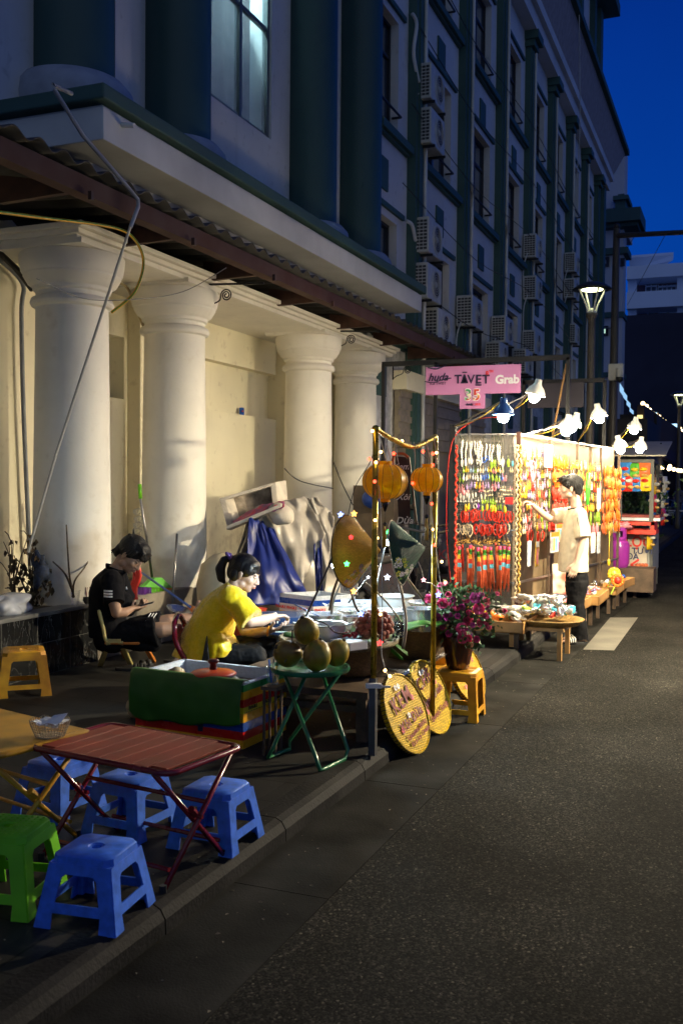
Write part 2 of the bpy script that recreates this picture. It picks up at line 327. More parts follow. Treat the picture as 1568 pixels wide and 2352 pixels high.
# ---------------- building ----------------
BX=-5.3
CY4=[7.02,8.66,11.97,13.68]
bld=thing('building','tall pale building with green columns, cream ground floor and rows of windows along the street','building',(-6,20,0))
cap=[(.325,.58),(.325,.62),(.33,.6),(.32,1.5),(.30,3.06),(.335,3.07),(.348,3.10),(.335,3.135),(.30,3.15),(.30,3.19),(.322,3.20),(.328,3.23),(.365,3.255),(.405,3.32),(.402,3.33),(.42,3.355),(.432,3.42),(.437,3.485),(.43,3.50)]
base=[(.40,.56),(.40,.66),(.36,.69),(.335,.74),(.328,1.5)]
for k,y in enumerate(CY4):
    b=MB(); b.lathe((BX,y,0),[(.33,.57),(.328,.9)]+cap[3:],48)
    b.box((BX-.43,y-.43,3.50),(BX+.41,y+.43,3.545))
    c=b.build('lower_column',M_col,bld,bevel=.006)
# entablature between, soffit and walls
b=MB()
b.box((BX-.4,6.60,3.53),(BX+.36,14.3,3.575)); b.box((BX-.45,6.57,3.575),(BX+.40,14.34,3.615)); b.box((BX-.5,6.53,3.615),(BX+.45,14.38,3.66))
b.build('entablature',M_col,bld,bevel=.008)
b=MB(); b.box((-6.6,6.6,3.545),(-5.72,14.3,3.66)); b.build('porch_ceiling',M_col,bld)
b=MB(); WX=-6.05
def wallq(b,Y0,Y1,Z0,Z1,X=WX,t=.3): b.box((X-t,Y0,Z0),(X,Y1,Z1))
wallq(b,-2,8.05,0,4); # left
# niche between first pair: hole at Y 8.05..8.55, z 1.95..2.65
wallq(b,8.05,8.6,0,1.98); wallq(b,8.05,8.6,2.62,4); b.box((WX-.35,8.05,1.9),(WX-.28,8.6,2.7)); wallq(b,8.6,10.05,0,4)
NY0,NY1=9.9,12.22
b.v.clear(); b.f.clear(); b.m.clear()
p=onX(480,830,WX-.12); q=onX(619,855,WX-.12); r_=onX(619,965,WX-.12)
wy0,wy1,wz0,wz1=9.6,q.y,r_.z,p.z
n0,n1,n2,n3=onX(250,775,WX),onX(285,775,WX),onX(285,917,WX),0
wallq(b,-2,8.2,.1,4); wallq(b,8.2,n1.y,.1,n2.z); wallq(b,8.2,n1.y,n1.z,4); b.box((WX-.32,8.2,n2.z-.02),(WX-.25,n1.y,n1.z+.02))
wallq(b,n1.y,wy0,.1,4); wallq(b,wy0,wy1,.1,wz0); wallq(b,wy0,wy1,wz1,4); b.box((WX-.3,wy0,wz0-.01),(WX-.14,wy1,wz1+.01)); wallq(b,wy1,22,.1,4)
b.build('lower_wall',M_cream,bld)
for A_,B_ in [((WX,8.95,.58),(WX+.16,9.35,3.84)),((WX,12.55,.58),(WX+.16,13.0,3.84)),((WX-.02,14.4,.1),(-5.35,14.8,3.9)),((WX-.02,7.55,.58),(WX+.1,7.8,3.84))]:
    b=MB(); b.box(A_,B_); b.build('wall_pilaster',M_cream,bld,bevel=.01)
# plinth: marble planter face then rough stone
def marble():
    m=mat('black veined marble tiles',(.02,.022,.022),.18,var=0,spec=.5); t,b,N,L=nodes(m); tc=N('ShaderNodeTexCoord')
    mp=N('ShaderNodeMapping'); mp.inputs['Rotation'].default_value=(R(28),0,0); mp.inputs['Scale'].default_value=(1,3.2,1); L(tc.outputs['Object'],mp.inputs[0])
    n=N('ShaderNodeTexNoise'); n.inputs['Scale'].default_value=4.5; n.inputs['Detail'].default_value=8; n.inputs['Distortion'].default_value=.5; L(mp.outputs[0],n.inputs['Vector'])
    cr=N('ShaderNodeValToRGB'); L(n.outputs['Fac'],cr.inputs[0]); e=cr.color_ramp.elements; e[0].position=.485; e[0].color=(.010,.011,.012,1); e[1].position=.515; e[1].color=(.014,.015,.016,1)
    k=cr.color_ramp.elements.new(.5); k.color=(.09,.09,.088,1)
    sp=N('ShaderNodeSeparateXYZ'); L(tc.outputs['Object'],sp.inputs[0]); cb=N('ShaderNodeCombineXYZ'); L(sp.outputs['Y'],cb.inputs[0]); L(sp.outputs['Z'],cb.inputs[1])
    br=N('ShaderNodeTexBrick'); br.offset=0; br.inputs['Scale'].default_value=1; br.inputs['Brick Width'].default_value=.4; br.inputs['Row Height'].default_value=.25; br.inputs['Mortar Size'].default_value=.003; L(cb.outputs[0],br.inputs['Vector'])
    x=N('ShaderNodeMixRGB'); L(br.outputs['Fac'],x.inputs[0]); L(cr.outputs[0],x.inputs[1]); x.inputs[2].default_value=(.12,.12,.11,1); L(x.outputs[0],b.inputs['Base Color']); return m
M_marble=marble()
pl=thing('planter','low wall planter faced with black veined marble tiles at the left','planter',(-5.4,5,.1))
b=MB(); b.box((-5.0,-2,.1),(-5.14,6.95,.56)); b.box((-5.95,6.81,.1),(-5.14,6.95,.56)); b.build('tiled_face',M_marble,pl)
b=MB(); b.box((-5.18,-2,.56),(-4.985,6.965,.59)); b.box((-5.98,6.78,.56),(-5.18,6.965,.59)); b.build('rim',mat('grey stone rim',(.16,.16,.15),.4,bump=.1),pl,bevel=.004)
b=MB(); b.grid(lambda u,v:(-5.16-.85*u,-2+8.8*v,.555+.04*noise.noise(V((u*4,v*30,1)))),10,80); b.build('soil',mat('dry litter soil',(.10,.075,.05),.9,var=.4,scale=20,bump=1,bs=50),pl)
b=MB(); b.box((-6.0,6.97,.1),(-5.0,22,.58)); b.build('stone_plinth',mat('rough grey stone',(.24,.21,.16),.8,var=.45,scale=3,bump=.6,bs=12,vcol=(.12,.10,.08)),bld,bevel=.01)
# canopy
b=MB()
b.box((-5.6,6.12,4.09),(-4.35,13.83,4.33)); b.box((-5.6,6.16,4.33),(-4.39,13.79,4.36)); 
b.box((-5.5,6.5,4.03),(-4.75,13.5,4.089)); b.box((-5.5,6.62,3.97),(-4.86,13.4,4.029))
b.build('canopy',M_fascia,bld,bevel=.006)
b=MB(); b.box((-5.6,6.05,4.36),(-4.30,13.9,4.47)); b.build('canopy_cap',M_green,bld,bevel=.012)
b=MB(); b.cyl((-4.36,6.35,4.27),(-4.24,6.35,4.25),.02); b.build('drain_spout',M_fascia,bld)
# upper columns
for k,y in enumerate(CY4):
    b=MB(); b.lathe((BX,y,0),[(.46,4.46),(.50,4.6),(.52,4.75),(.50,4.86),(.43,4.94),(.36,4.96)],40); b.build('column_base',mat('blue grey plaster',(.30,.33,.40),.7),bld)
    b=MB(); b.lathe((BX,y,0),[(.35,4.62),(.345,9),(.33,13)],40); b.build('upper_column',M_greenc,bld)
# upper wall near part, with the tall lit window
W0,W1=9.63,11.12; ux=-5.45
b=MB(); b.box((-5.75,-2,4.4),(ux,W0,13)); b.box((-5.75,W0,4.4),(ux,W1,5.82)); b.box((-5.75,W1,4.4),(ux,14.2,13)); b.box((-5.75,W0,8.6),(ux,W1,13))
b.build('upper_wall',M_upper,bld)
for y0_,y1_ in ((7.72,7.98),(12.6,13.0)): b=MB(); b.box((ux-.02,y0_,4.4),(ux+.08,y1_,13)); b.build('wall_strip',M_upper,bld)
wn=MB()
for y in (W0+.03,(W0+W1)/2,W1-.03): wn.box((ux-.10,y-.03,5.82),(ux-.03,y+.03,8.6))
for z in (5.85,7.14,8.3): wn.box((ux-.09,W0+.06,z-.025),(ux-.04,W1-.06,z+.025))
wf=wn.build('window_frame',mat('grey metal frame',(.10,.12,.13),.4),bld)
M_glass=mat('window glass',(.75,.85,.9),.03,alpha=.22,var=0,spec=.8)
b=MB(); b.box((ux-.07,W0+.05,5.85),(ux-.065,W1-.05,8.6)); b.build('pane',M_glass,wf)
# the room behind the window
b=MB(); x0=-7.6
b.box((x0-.05,W0-1,5.6),(x0,19,8.8)); b.box((x0,W0-1.05,5.6),(-5.76,W0-1,8.8)); b.box((x0,19,5.6),(-5.76,19.05,8.8)); b.box((x0,W0-1,5.55),(-5.76,19,5.6))
b.build('room_wall',mat('mauve room wall',(.30,.26,.25),.8),bld)
b=MB(); b.box((x0,W0-1,8.8),(-5.76,19,8.85)); b.build('room_ceiling',mat('room ceiling',(.55,.75,.78),.8,var=0),bld)
b=MB(); b.box((-6.4,10,8.70),(-6.3,11.2,8.74)); b.box((-6.9,13.5,8.70),(-6.8,15.5,8.74)); b.build('tube_light',lamp_mat('teal white tube',(.58,.95,.98),800),bld)
b=MB(); b.box((-5.9,W0-1,5.6),(-5.86,W0+.55,7.75)); b.grid(lambda u,v:(-5.95+.02*math.sin(u*30),W0+.6+u*1.9,5.6+v*(2.0+.25*u)),40,2); b.build('curtain',mat('mauve curtain',(.20,.17,.17),.8),bld,smooth=True)
# far facade
FX=-5.15; Y0=14.05; PY=[15.7+3.03*k for k in range(8)]; sills=[3.95,7.08,10.05]; WH=1.75
seg=[14.05]+PY
b=MB(); g=MB(); band=MB()
b.box((-8,38.2,0),(FX,38.5,12.9)); 
for k in range(8):
    ya=PY[k-1]+.2 if k else 14.0; yb=PY[k]-.2; c=(PY[k]-1.515)+.12; w0,w1=c-.72,c+.72
    b.box((FX-.3,ya-.25,0),(FX,w0,12.9)); b.box((FX-.3,w1,0),(FX,yb+.45,12.9))
    zs=[0]+[z for s in sills for z in (s,s+WH)]+[12.9]
    for i in range(0,len(zs),2): b.box((FX-.3,w0,zs[i]),(FX,w1,zs[i+1]))
b.box((FX-.3,PY[7]+.2,0),(FX,38.2,12.9))
b.build('facade_wall',M_upper,bld)
for k,y in enumerate(PY):
    g=MB(); g.box((FX-.05,y-.2,0),(FX+.15,y+.2,12.35)); g.box((FX+.15,y-.09,0),(FX+.18,y+.09,12.3)); g.box((FX-.05,y-.27,12.35),(FX+.24,y+.27,12.5)); g.box((FX-.05,y-.33,12.5),(FX+.34,y+.33,12.7)); g.build('pilaster',M_green,bld)
for k,y in enumerate(PY[:7]):
    b=MB(); b.tube(catmull([(FX+.20,y+.12,12.3),(FX+.2,y+.12,7.5),(FX+.2,y+.16,6.9),(FX+.2,y+.16,0)],3),.035,6); b.build('drain_pipe',M_fascia,bld,smooth=True)
for k in range(5):
    zc=4.9+1.35*k; b=MB(); b.tube(catmull([(FX+.2,14.3+k*.4,zc),(FX+.26,19,zc-.28),(FX+.22,24.8,zc+.1),(FX+.26,31,zc-.25),(FX+.22,37,zc)],5),.009,4); b.build('facade_cable',M_dark,bld)
g=MB(); g.box((FX-.05,38.0,0),(FX+.2,38.5,12.7)); g.build('corner_pilaster',M_green,bld)
M_pane=mat('dark blue reflecting glass',(.22,.27,.34),.05,.75,var=.3,scale=.7)
for k in range(8):
    ya=(PY[k-1]+.2) if k else 14.0; yb=PY[k]-.2; c=(PY[k]-1.515)+.12; w0,w1=c-.72,c+.72
    for j,s in enumerate(sills):
        g=MB(); g.box((FX,max(ya,w0-.55),s-.16),(FX+.13,yb-.02,s-.04)); g.box((FX,max(ya,w0-.5),s-.2),(FX+.07,yb-.06,s-.16))
        g.build('window_sill',M_green,bld); g=MB(); g.box((FX,w0-.2,s+WH+.12),(FX+.05,w1+.25,s+WH+.2)); g.build('lintel_band',M_green,bld)
        g=MB(); g.box((FX,c-.22,s-1.0),(FX+.03,c+.22,s-.52)); g.build('green_panel',M_green,bld)
        f=MB(); f.box((FX-.2,w0,s),(FX-.13,w0+.06,s+WH)); f.box((FX-.2,w1-.06,s),(FX-.13,w1,s+WH)); f.box((FX-.2,c-.03,s),(FX-.14,c+.03,s+WH)); f.box((FX-.2,w0,s+1.2),(FX-.14,w1,s+1.25)); f.box((FX-.2,w0,s),(FX-.13,w1,s+.05)); f.box((FX-.2,w0,s+WH-.05),(FX-.13,w1,s+WH))
        wo=f.build('window_frame',M_dark,bld)
        f=MB(); f.box((FX-.18,w0+.06,s+.05),(FX-.17,w1-.06,s+WH-.05)); f.build('pane',M_pane,wo)
        if (k*3+j*5)%4==1: f=MB(); f.grid(lambda u,v:V((FX-.155+.01*math.sin(u*40),w0+.08+u*(.45+.2*(k%2)),s+.06+v*(WH-.12))),24,1); f.build('curtain',mat('pale curtain',(.32,.33,.36),.8),wo)
        if j: 
            f=MB(); f.cyl((FX+.05,w0,s+.3),(FX+.05,w1,s+.3),.02,seg=6); f.cyl((FX-.1,w1,s+.3),(FX+.05,w1,s+.3),.02,seg=6); f.build('rail',M_dark,wo)
# cornice, eave, attic storey
b=MB(); b.box((FX-.3,14.0,12.7),(FX+.3,38.7,13.05)); b.box((FX-.3,14.0,13.05),(FX+.42,38.8,13.3)); b.build('frieze',M_upper,bld)
b=MB(); b.add([(FX,13,13.9),(FX+.62,13,14.5),(FX+.62,40.3,14.5),(FX,39.2,13.9)],[(0,1,2,3)]); b.add([(FX+.42,13,13.3),(FX+.66,13,14.5),(FX+.66,40.3,14.5),(FX+.42,38.8,13.3)],[(3,2,1,0)]); b.add([(FX+.42,38.8,13.3),(FX+.66,40.3,14.5),(FX-3,40.3,14.5),(FX-3,38.8,13.3)],[(0,1,2,3)])
b.build('eave_soffit',mat('brownish soffit',(.34,.28,.25),.8),bld)
b=MB(); b.box((FX-3,13,14.5),(FX+.8,40.5,14.7)); b.build('eave_edge',M_green,bld)
b=MB(); b.box((-9,13,14.7),(FX-.25,38.3,19.2)); b.build('attic_wall',M_upper,bld)
for k,y in enumerate(PY): g=MB(); g.box((FX-.3,y-.2,14.7),(FX-.05,y+.2,19.2)); g.build('attic_pilaster',M_green,bld)
g=MB(); g.box((FX-.3,37.9,14.7),(FX+.0,38.5,19.2)); g.box((-9,12.5,19.2),(FX+.55,38.9,19.6)); g.build('roof_edge',M_green,bld)
b=MB(); b.box((-9.3,-2,4.4),(-5.76,8.3,13)); b.box((-9.3,12.3,9.0),(-5.76,14,13)); b.box((-9.3,-2,13),(-5.5,14,13.3)); b.build('building_core',M_upper,bld)
# roller shutters on the ground floor beyond the columns
sh=MB(); s0=onX(880,905,-5.05); 
for i in range(9): sh.box((-5.12,14.9,2.2+i*.1),(-5.02-.03*(i%2),20.5,2.3+i*.1))
sh.build('roller_shutter',mat('beige shutter',(.30,.25,.17),.5,var=.2),bld)
b=MB(); b.box((-5.3,14.9,3.1),(-4.92,20.5,3.4)); b.box((-5.35,16.9,.1),(-5.05,17.2,2.2)); b.box((-5.35,19.2,.1),(-5.05,19.5,2.2)); b.build('shutter_box',M_cream,bld)
b=MB(); b.box((-5.148,14.9,.1),(-5.12,20.5,2.2)); b.build('shop_front',mat('dim cream shop front',(.30,.25,.17),.6,var=.3,scale=1.5),bld)
# ---------------- awning ----------------
aw=thing('awning','rusty corrugated awning on a dark red steel beam running along the column capitals','awning',(-4.6,10,3.6))
x1,z1=-4.26,3.80; x0_,z0_=-6.0,3.885
def cor(u,v): 
    y=-1+v*19.3; return (x0_+(x1-x0_)*u,y,z0_+(z1-z0_)*u+.026*math.sin(y*2*math.pi/.25))
b=MB(); b.grid(cor,1,1100); b.build('corrugated_sheet',mat('dark corrugated fibre sheet',(.05,.047,.042),.7,var=.3,scale=3),aw,smooth=True,solid=.01)
b=MB(); b.box((-4.33,-1,3.60),(-4.28,18.3,3.73)); b.box((-4.335,-1,3.605),(-4.40,18.3,3.62)); b.build('beam',M_red,aw)
for y in [4.4,5.8,7.2,8.72,10.2,11.97,13.6,15.2,17]:
    b=MB(); b.hexa([(-5.0,y-.025,3.60),(-4.34,y-.025,3.62),(-4.34,y+.025,3.62),(-5.0,y+.025,3.60),(-5.0,y-.025,3.80),(-4.34,y-.025,3.68),(-4.34,y+.025,3.68),(-5.0,y+.025,3.80)]); b.bar((-5.0,y,3.74),(-4.34,y,3.70),.03,.03); b.bar((-4.24,y+.02,3.62),(-4.24,y+.02,3.56),.03,.03); b.build('rafter',mat('rusty brown steel',(.08,.035,.022),.6,var=.3),aw)
b=MB(); b.bar((-4.7,-1,3.785),(-4.7,18.3,3.785),.04,.04); b.build('purlin',MAT['rusty brown steel'],aw)
def scroll(y,x,z,s=1.):
    pts=[]
    for i in range(46):
        t=i/45*2.3*2*math.pi; r=.012+.05*(1-i/45)
        pts.append((x+s*(-math.cos(t)*r),y,z+math.sin(t)*r))
    return pts
for px,py_ in [(520,678),(806,780),(935,850)]:
    p=onX(px,py_,-4.75); b=MB(); b.tube(scroll(p.y,p.x,p.z),.007,6); b.bar((-5.0,p.y,p.z+.12),(-4.34,p.y,p.z+.09),.014,.02); b.bar((-4.98,p.y,p.z+.12),(-4.98,p.y,p.z-.14),.014,.02); b.tube(catmull([(-4.98,p.y,p.z-.13),(-4.93,p.y,p.z-.09),(-4.83,p.y,p.z-.05),(p.x-.06,p.y,p.z)]),.007,6); b.build('scroll_bracket',M_black,aw)
# pipes, cables and pole
def cable(pts,r,m,label,cat='cable',name='cable',sm=True,seg=8,group=None):
    b=MB(); b.tube(catmull(pts) if sm else pts,r,seg); return tag(b.build(name,m,smooth=True),label,cat,group)
M_pvc=mat('grey conduit',(.22,.24,.27),.5); M_blk=mat('black rubber cable',(.02,.02,.02),.5)
pX=lambda x,y,X: onX(x,y,X)
cable([pX(-8,590,-5.96),pX(52,650,-5.98),pX(50,720,-5.98),pX(55,950,-5.98),pX(70,1300,-5.98)],.02,M_pvc,'dark grey conduit running down the wall left of the first column','pipe','pipe')
cable([pX(-8,575,-5.85),pX(40,620,-5.85),pX(75,665,-5.85)],.028,M_blk,'thick black hose disappearing behind the first ivory column','hose','hose')
def striped():
    m=mat('yellow green earth cable',(.75,.5,.02),.45,var=0); t,b,N,L=nodes(m); tc=N('ShaderNodeTexCoord'); wv=N('ShaderNodeTexWave'); wv.bands_direction='DIAGONAL'; wv.inputs['Scale'].default_value=9; L(tc.outputs['Object'],wv.inputs[0])
    r=N('ShaderNodeValToRGB'); r.color_ramp.interpolation='CONSTANT'; r.color_ramp.elements[0].color=(.78,.5,.02,1); r.color_ramp.elements[1].position=.6; r.color_ramp.elements[1].color=(.03,.25,.04,1); L(wv.outputs['Fac'],r.inputs[0]); L(r.outputs[0],b.inputs['Base Color']); return m
ec=[pX(-8,486,-4.7),pX(100,500,-4.7),pX(250,520,-4.68),pX(305,545,-4.66),pX(330,600,-4.7),pX(310,670,-4.78),pX(256,718,-4.95)]
et=thing('earth_cable','yellow and green earth cable looping beside the first column capital','cable',tuple(ec[3])); b=MB(); b.tube(catmull(ec),.0125,8); b.build('yellow_sheath',mat('yellow cable sheath',(.75,.42,.015),.45),et,smooth=True)
b=MB(); b.tube(catmull([p+V((.0095,-.006,.001)) for p in ec]),.0055,6); b.build('green_stripe',mat('green cable stripe',(.03,.22,.04),.45),et,smooth=True)
cable([pX(85,640,-4.86),pX(190,685,-4.8),pX(300,688,-4.75),pX(420,670,-4.6),pX(520,615,-4.32)],.004,mat('thin grey wire',(.25,.24,.22),.5),'thin grey wire strung from first capital to the red beam')
cable([pX(653,1076,-4.88),pX(690,1105,-4.8),pX(765,1122,-4.9)],.006,M_blk,'black cable drooping across the third ivory column','cable')
cable([pX(766,1062,-4.9),pX(785,1110,-4.9),pX(810,1160,-4.95)],.007,M_blk,'black cable hanging beside the fourth ivory column','cable')
cable([pX(275,650,-5.5),pX(295,665,-5.6),pX(318,720,-5.6),pX(330,750,-5.6)],.014,mat('plastered pipe',(.45,.36,.2),.7),'cream pipe elbow between the first two columns','pipe','pipe')
pole=thing('bent_pole','long bent grey metal pole leaning from the planter up to the canopy','pole',tuple(pX(70,1260,-5.1)))
b=MB(); b.tube([pX(65,1268,-5.15),pX(130,1040,-4.9),pX(300,520,-4.22)],.011,10); b.build('lower_tube',mat('whitish tube',(.5,.48,.42),.4),pole)
b=MB(); b.tube([pX(300,522,-4.22),pX(318,474,-4.2),pX(317,458,-4.2),pX(290,425,-4.22),pX(190,310,-4.26),pX(125,205,-4.3),pX(122,195,-4.3),pX(165,215,-4.45)],.015,10); b.build('upper_tube',mat('grey painted tube',(.32,.34,.37),.4),pole)

# a scatter of grit, leaf bits and chips on the road and kerb
rg=random.Random(31); b=MB()
for i in range(420):
    x=rg.choice([rg.uniform(-1.84,-1.3),rg.uniform(-1.84,1.2),rg.uniform(-2.6,-1.9)]); y=rg.uniform(2.2,11); z=.105 if x<-1.9 else .006; s_=rg.uniform(.003,.011); a_=rg.random()*6.28; c_,d_=math.cos(a_)*s_,math.sin(a_)*s_
    b.add([(x+c_,y+d_,z),(x-d_*.6,y+c_*.6,z+s_*.4),(x-c_,y-d_,z),(x+d_*.6,y-c_*.6,z+s_*.2)],[(0,1,2,3)])
tag(b.build('litter',mat('pale grit and leaf bits',(.20,.17,.12),.8,var=.45,scale=3),smooth=False),'grit, leaf bits and chips strewn along the kerb and road','litter')['kind']='stuff'
# ---------------- bulbs over the trinket stall ----------------
M_bulb=lamp_mat('glowing bulb',(1.,.83,.56),780)
M_bulbc=lamp_mat('glowing cool bulb',(.72,.92,1.),260)
M_shw=mat('white lamp shade',(.8,.78,.7),.4); M_shb=mat('blue lamp shade',(.03,.09,.3),.35)
def bulb(x,y,dep,shade,label,rod=None,tilt=(0,0),r=.052,bm=None,sr=.095):
    p=at(x,y,dep); t=thing('work_lamp',label,'lamp',tuple(p),0,'clip lamps over the trinket stall')
    Mt=Matrix.Rotation(tilt[0],3,'X')@Matrix.Rotation(tilt[1],3,'Y')
    b=MB(); b.lathe(p,[(.0,-r),(r*.6,-r*.85),(r,-.2*r),(r*.95,r*.3),(r*.5,r*1.1),(r*.42,r*1.5)],16,Mt); b.build('bulb',bm or M_bulb,t,smooth=True)
    b=MB(); pr=[(sr,.02),(sr*.93,.05),(sr*.72,.085),(sr*.45,.11),(sr*.33,.13),(sr*.31,.17)]
    b.lathe(p,pr,20,Mt,cap=False); b.build('shade',shade,t,smooth=True,solid=.004)
    b=MB(); b.cyl(p+Mt@V((0,0,.075)),p+Mt@V((0,0,.17)),.024,seg=10); b.build('socket',M_black,t)
    if rod:
        b=MB(); q=p+Mt@V((0,0,.15)); b.tube([q,rod],.008,6); b.build('arm',M_chrome,t)
        b=MB(); m_=(q+V(rod))/2-V((0,0,.05)); b.tube(catmull([q,m_,V(rod)]),.004,5); b.build('cord',mat('yellow flex',(.7,.5,.05),.5),t)
    return t
C0,C1,C2=V((-2.77,9.93,0)),V((-2.10,9.97,0)),V((-1.57,13.95,0))
tz=2.14
bulb(1226,912,9.3,M_shw,'lit lamp with white bell shade, topmost over the trinket rack',at(1180,940,9.9),(0,R(15)))
bulb(1155,958,8.9,M_shb,'lit lamp with blue shade on the rod nearest the pink sign',C0+V((0,0,2.2)),(0,0))
bulb(1299,990,10.2,M_shw,'lit lamp with white shade low behind the rack top, left of a pair',C1+V((.03,.6,tz)),(0,R(10)))
bulb(1312,982,10.7,M_shw,'lit lamp right of the pair low behind the rack top',C1+V((.1,1.2,tz)),(0,R(20)))
bulb(1375,962,11.1,M_shw,'lit lamp with tilted white shade in front of the round street lamp post',C1+V((.25,2.2,tz)),(0,R(-10)))
bulb(1424,1032,12.0,M_shw,'lit lamp with white shade just above the far end of the rack',C2+V((-.03,-.6,tz)),(0,R(-14)))
bulb(1455,988,12.6,M_shw,'lit lamp high on the yellow cord at the far end of the rack',C2+V((-.05,-.4,tz)),(0,R(8)))
bulb(1468,1032,13.4,M_shw,'lit lamp nearest to the hanging snack bags',C2+V((0,.2,tz)),(0,R(8)))
b=MB(); 
tag(MB().bar(V(C0)+V((.02,0,2.18)),at(1240,893,9.9),.016).build('lamp_rod',M_chrome,world=True),'slanting metal rod carrying the lamps beside the pink sign','rod')
tag(MB().bar(C1+V((0,0,2.1)),at(1330,965,11.6),.016).build('lamp_rod',M_chrome,world=True),'slanting metal rod rising from the rack corner','rod')
cable([C0+V((0,-.03,.6)),C0+V((-.05,-.04,1.2)),C0+V((-.01,-.04,2.0)),C0+V((.2,0,2.25)),at(1140,958,9.6)],.005,mat('red flex',(.6,.03,.02),.5),'red cord running up the black post to the blue lamp')
# ---------------- trinket rack ----------------
rk=thing('display_rack','tall wire trinket rack with two wings of brown mesh and tarp backing','display rack',(-2.1,10,.1))
b=MB(); b.box((C0.x-.03,C0.y-.03,.1),(C0.x+.03,C0.y+.03,2.22)); b.build('post',M_black,rk)
b=MB(); b.box((C1.x-.02,C1.y-.02,.1),(C1.x+.02,C1.y+.02,2.14)); b.build('post',M_red,rk)
dv=(C2-C1).normalized(); LN=(C2-C1).length; nrm=V((dv.y,-dv.x,0))
for s in (1.0,2.05,3.1,LN): 
    q=C1+dv*s; b=MB(); b.bar((q.x,q.y,.1),(q.x,q.y,2.12),.03); b.build('post',M_wood2,rk)
b=MB()
for z in (2.12,1.15,.62): b.bar(C0+V((0,0,z)),C1+V((0,0,z)),.016)
b.build('crossbar',M_chrome,rk)
b=MB()
for i in range(1,16): b.bar(C0+(C1-C0)*(i/16)+V((0,.006,.5)),C0+(C1-C0)*(i/16)+V((0,.006,2.12)),.0022)
z=.6
while z<2.1: b.bar(C0+V((0,.008,z)),C1+V((0,.008,z)),.0022); z+=.05
b.build('wire_mesh',M_chrome,rk)
b=MB(); b.bar(C1+V((0,0,2.12)),C2+V((0,0,2.10)),.02); b.bar(C1+V((0,0,.62)),C2+V((0,0,.62)),.02); b.build('rail',M_chrome,rk)
M_tarpc=mat('clouded plastic sheet',(.55,.50,.38),.25,var=.2,scale=5,alpha=.30,bump=.5,bs=9,spec=.4)
b=MB(); b.grid(lambda u,v:C0+(C1-C0)*u+V((0,.05+.012*noise.noise(V((u*3,v*5,3))),.25+v*1.87)),16,30); b.build('plastic_sheet',M_tarpc,rk,smooth=True)
M_back=mat('brown backing tarp',(.15,.105,.055),.6,var=.35,scale=2.2,bump=.4,bs=6)
b=MB(); b.grid(lambda u,v:C1+dv*(u*LN)-nrm*(.06-.02*noise.noise(V((u*6,v*3,1))))+V((0,0,.12+v*2.0+(.03*math.sin(u*7) if v==1 else 0))),60,24); b.build('backing_tarp',M_back,rk,smooth=True)
b=MB(); b.grid(lambda u,v:C0+(C1-C0)*u+V((0,.12,.12+v*.42)),4,4); b.build('lower_board',mat('grey board',(.22,.19,.15),.8,var=.3),rk)
kb=tag(MB().box((-3.0,10.7,.55),(-2.2,10.72,.95)).build('stall_board',mat('faded cream board',(.55,.50,.40),.7)),'faded cream board with red and green letters behind the wire rack','sign')
text('KEM XÔI DỪA',.17,mat('faded red letters',(.45,.07,.08),.7),(-2.6,10.69,.82),(1,0,0),(0,0,1),kb)
# hanging goods prototypes (hang from origin downwards)
def proto(fn,name,m):
    b=MB(); fn(b); return b,name,m
rnd=random.Random(3)
def P_pearls(b):
    for i in range(9): b.ball((.004*math.sin(i),0,-.02-i*.018),.010,8,6)
    b.cyl((0,0,0),(0,0,-.17),.0015,seg=4)
def P_shell(b):
    b.cyl((0,0,0),(0,0,-.02),.0015,seg=4); b.ball((0,0,-.055),(.014,.007,.036),8,6); 
def P_drop(b):
    for dx in (-.013,.013): b.cyl((dx,0,0),(dx,0,-.02),.0015,seg=4); b.ball((dx,0,-.026),.006,6,4); b.ball((dx,0,-.052),(.0105,.006,.021),8,6)
def P_bell(b):
    for dx in (-.013,.013): b.cyl((dx,0,0),(dx,0,-.03),.0015,seg=4); b.ball((dx,0,-.035),.009,8,6)
def P_loop(b):
    for k in range(3):
        c=rnd.uniform(-.006,.006); b.tube([(c+.022*math.sin(t/12*2*math.pi),.004*k-.004,-.045-.042*math.cos(t/12*2*math.pi)) for t in range(13)],.0035,5,False)
    b.ball((.0,-.004,-.09),.008,6,5)
def P_ring(b):
    b.tube([(.02*math.sin(t/12*2*math.pi),0,-.025-.022*math.cos(t/12*2*math.pi)) for t in range(13)],.005,6,False)
def P_bunch(b):
    for i in range(16): b.ball((rnd.uniform(-.022,.022),rnd.uniform(-.008,.008),-.035-rnd.random()*.035),.0075,6,5)
    for i in range(4): b.cyl((0,0,0),(rnd.uniform(-.02,.02),0,-.05),.002,seg=4)
def P_tassel(b):
    for i in range(14):
        x=rnd.uniform(-.018,.018); b.tube([(x*.3,0,0),(x*.8,rnd.uniform(-.004,.004),-.15),(x*1.2,rnd.uniform(-.008,.008),-.30-rnd.random()*.08)],[.003,.0035,.002],5)
    b.cyl((0,0,0),(0,0,-.05),.014,seg=8)
def P_bundle(b):
    for i in range(10):
        x=rnd.uniform(-.03,.03); b.tube([(x,0,0),(x+rnd.uniform(-.008,.008),rnd.uniform(-.01,.01),-.06),(x*.9,0,-.11-rnd.random()*.03)],[.002,.006,.005],5)
    for i in range(5): b.ball((rnd.uniform(-.03,.03),-.008,-.12),.006,6,4)
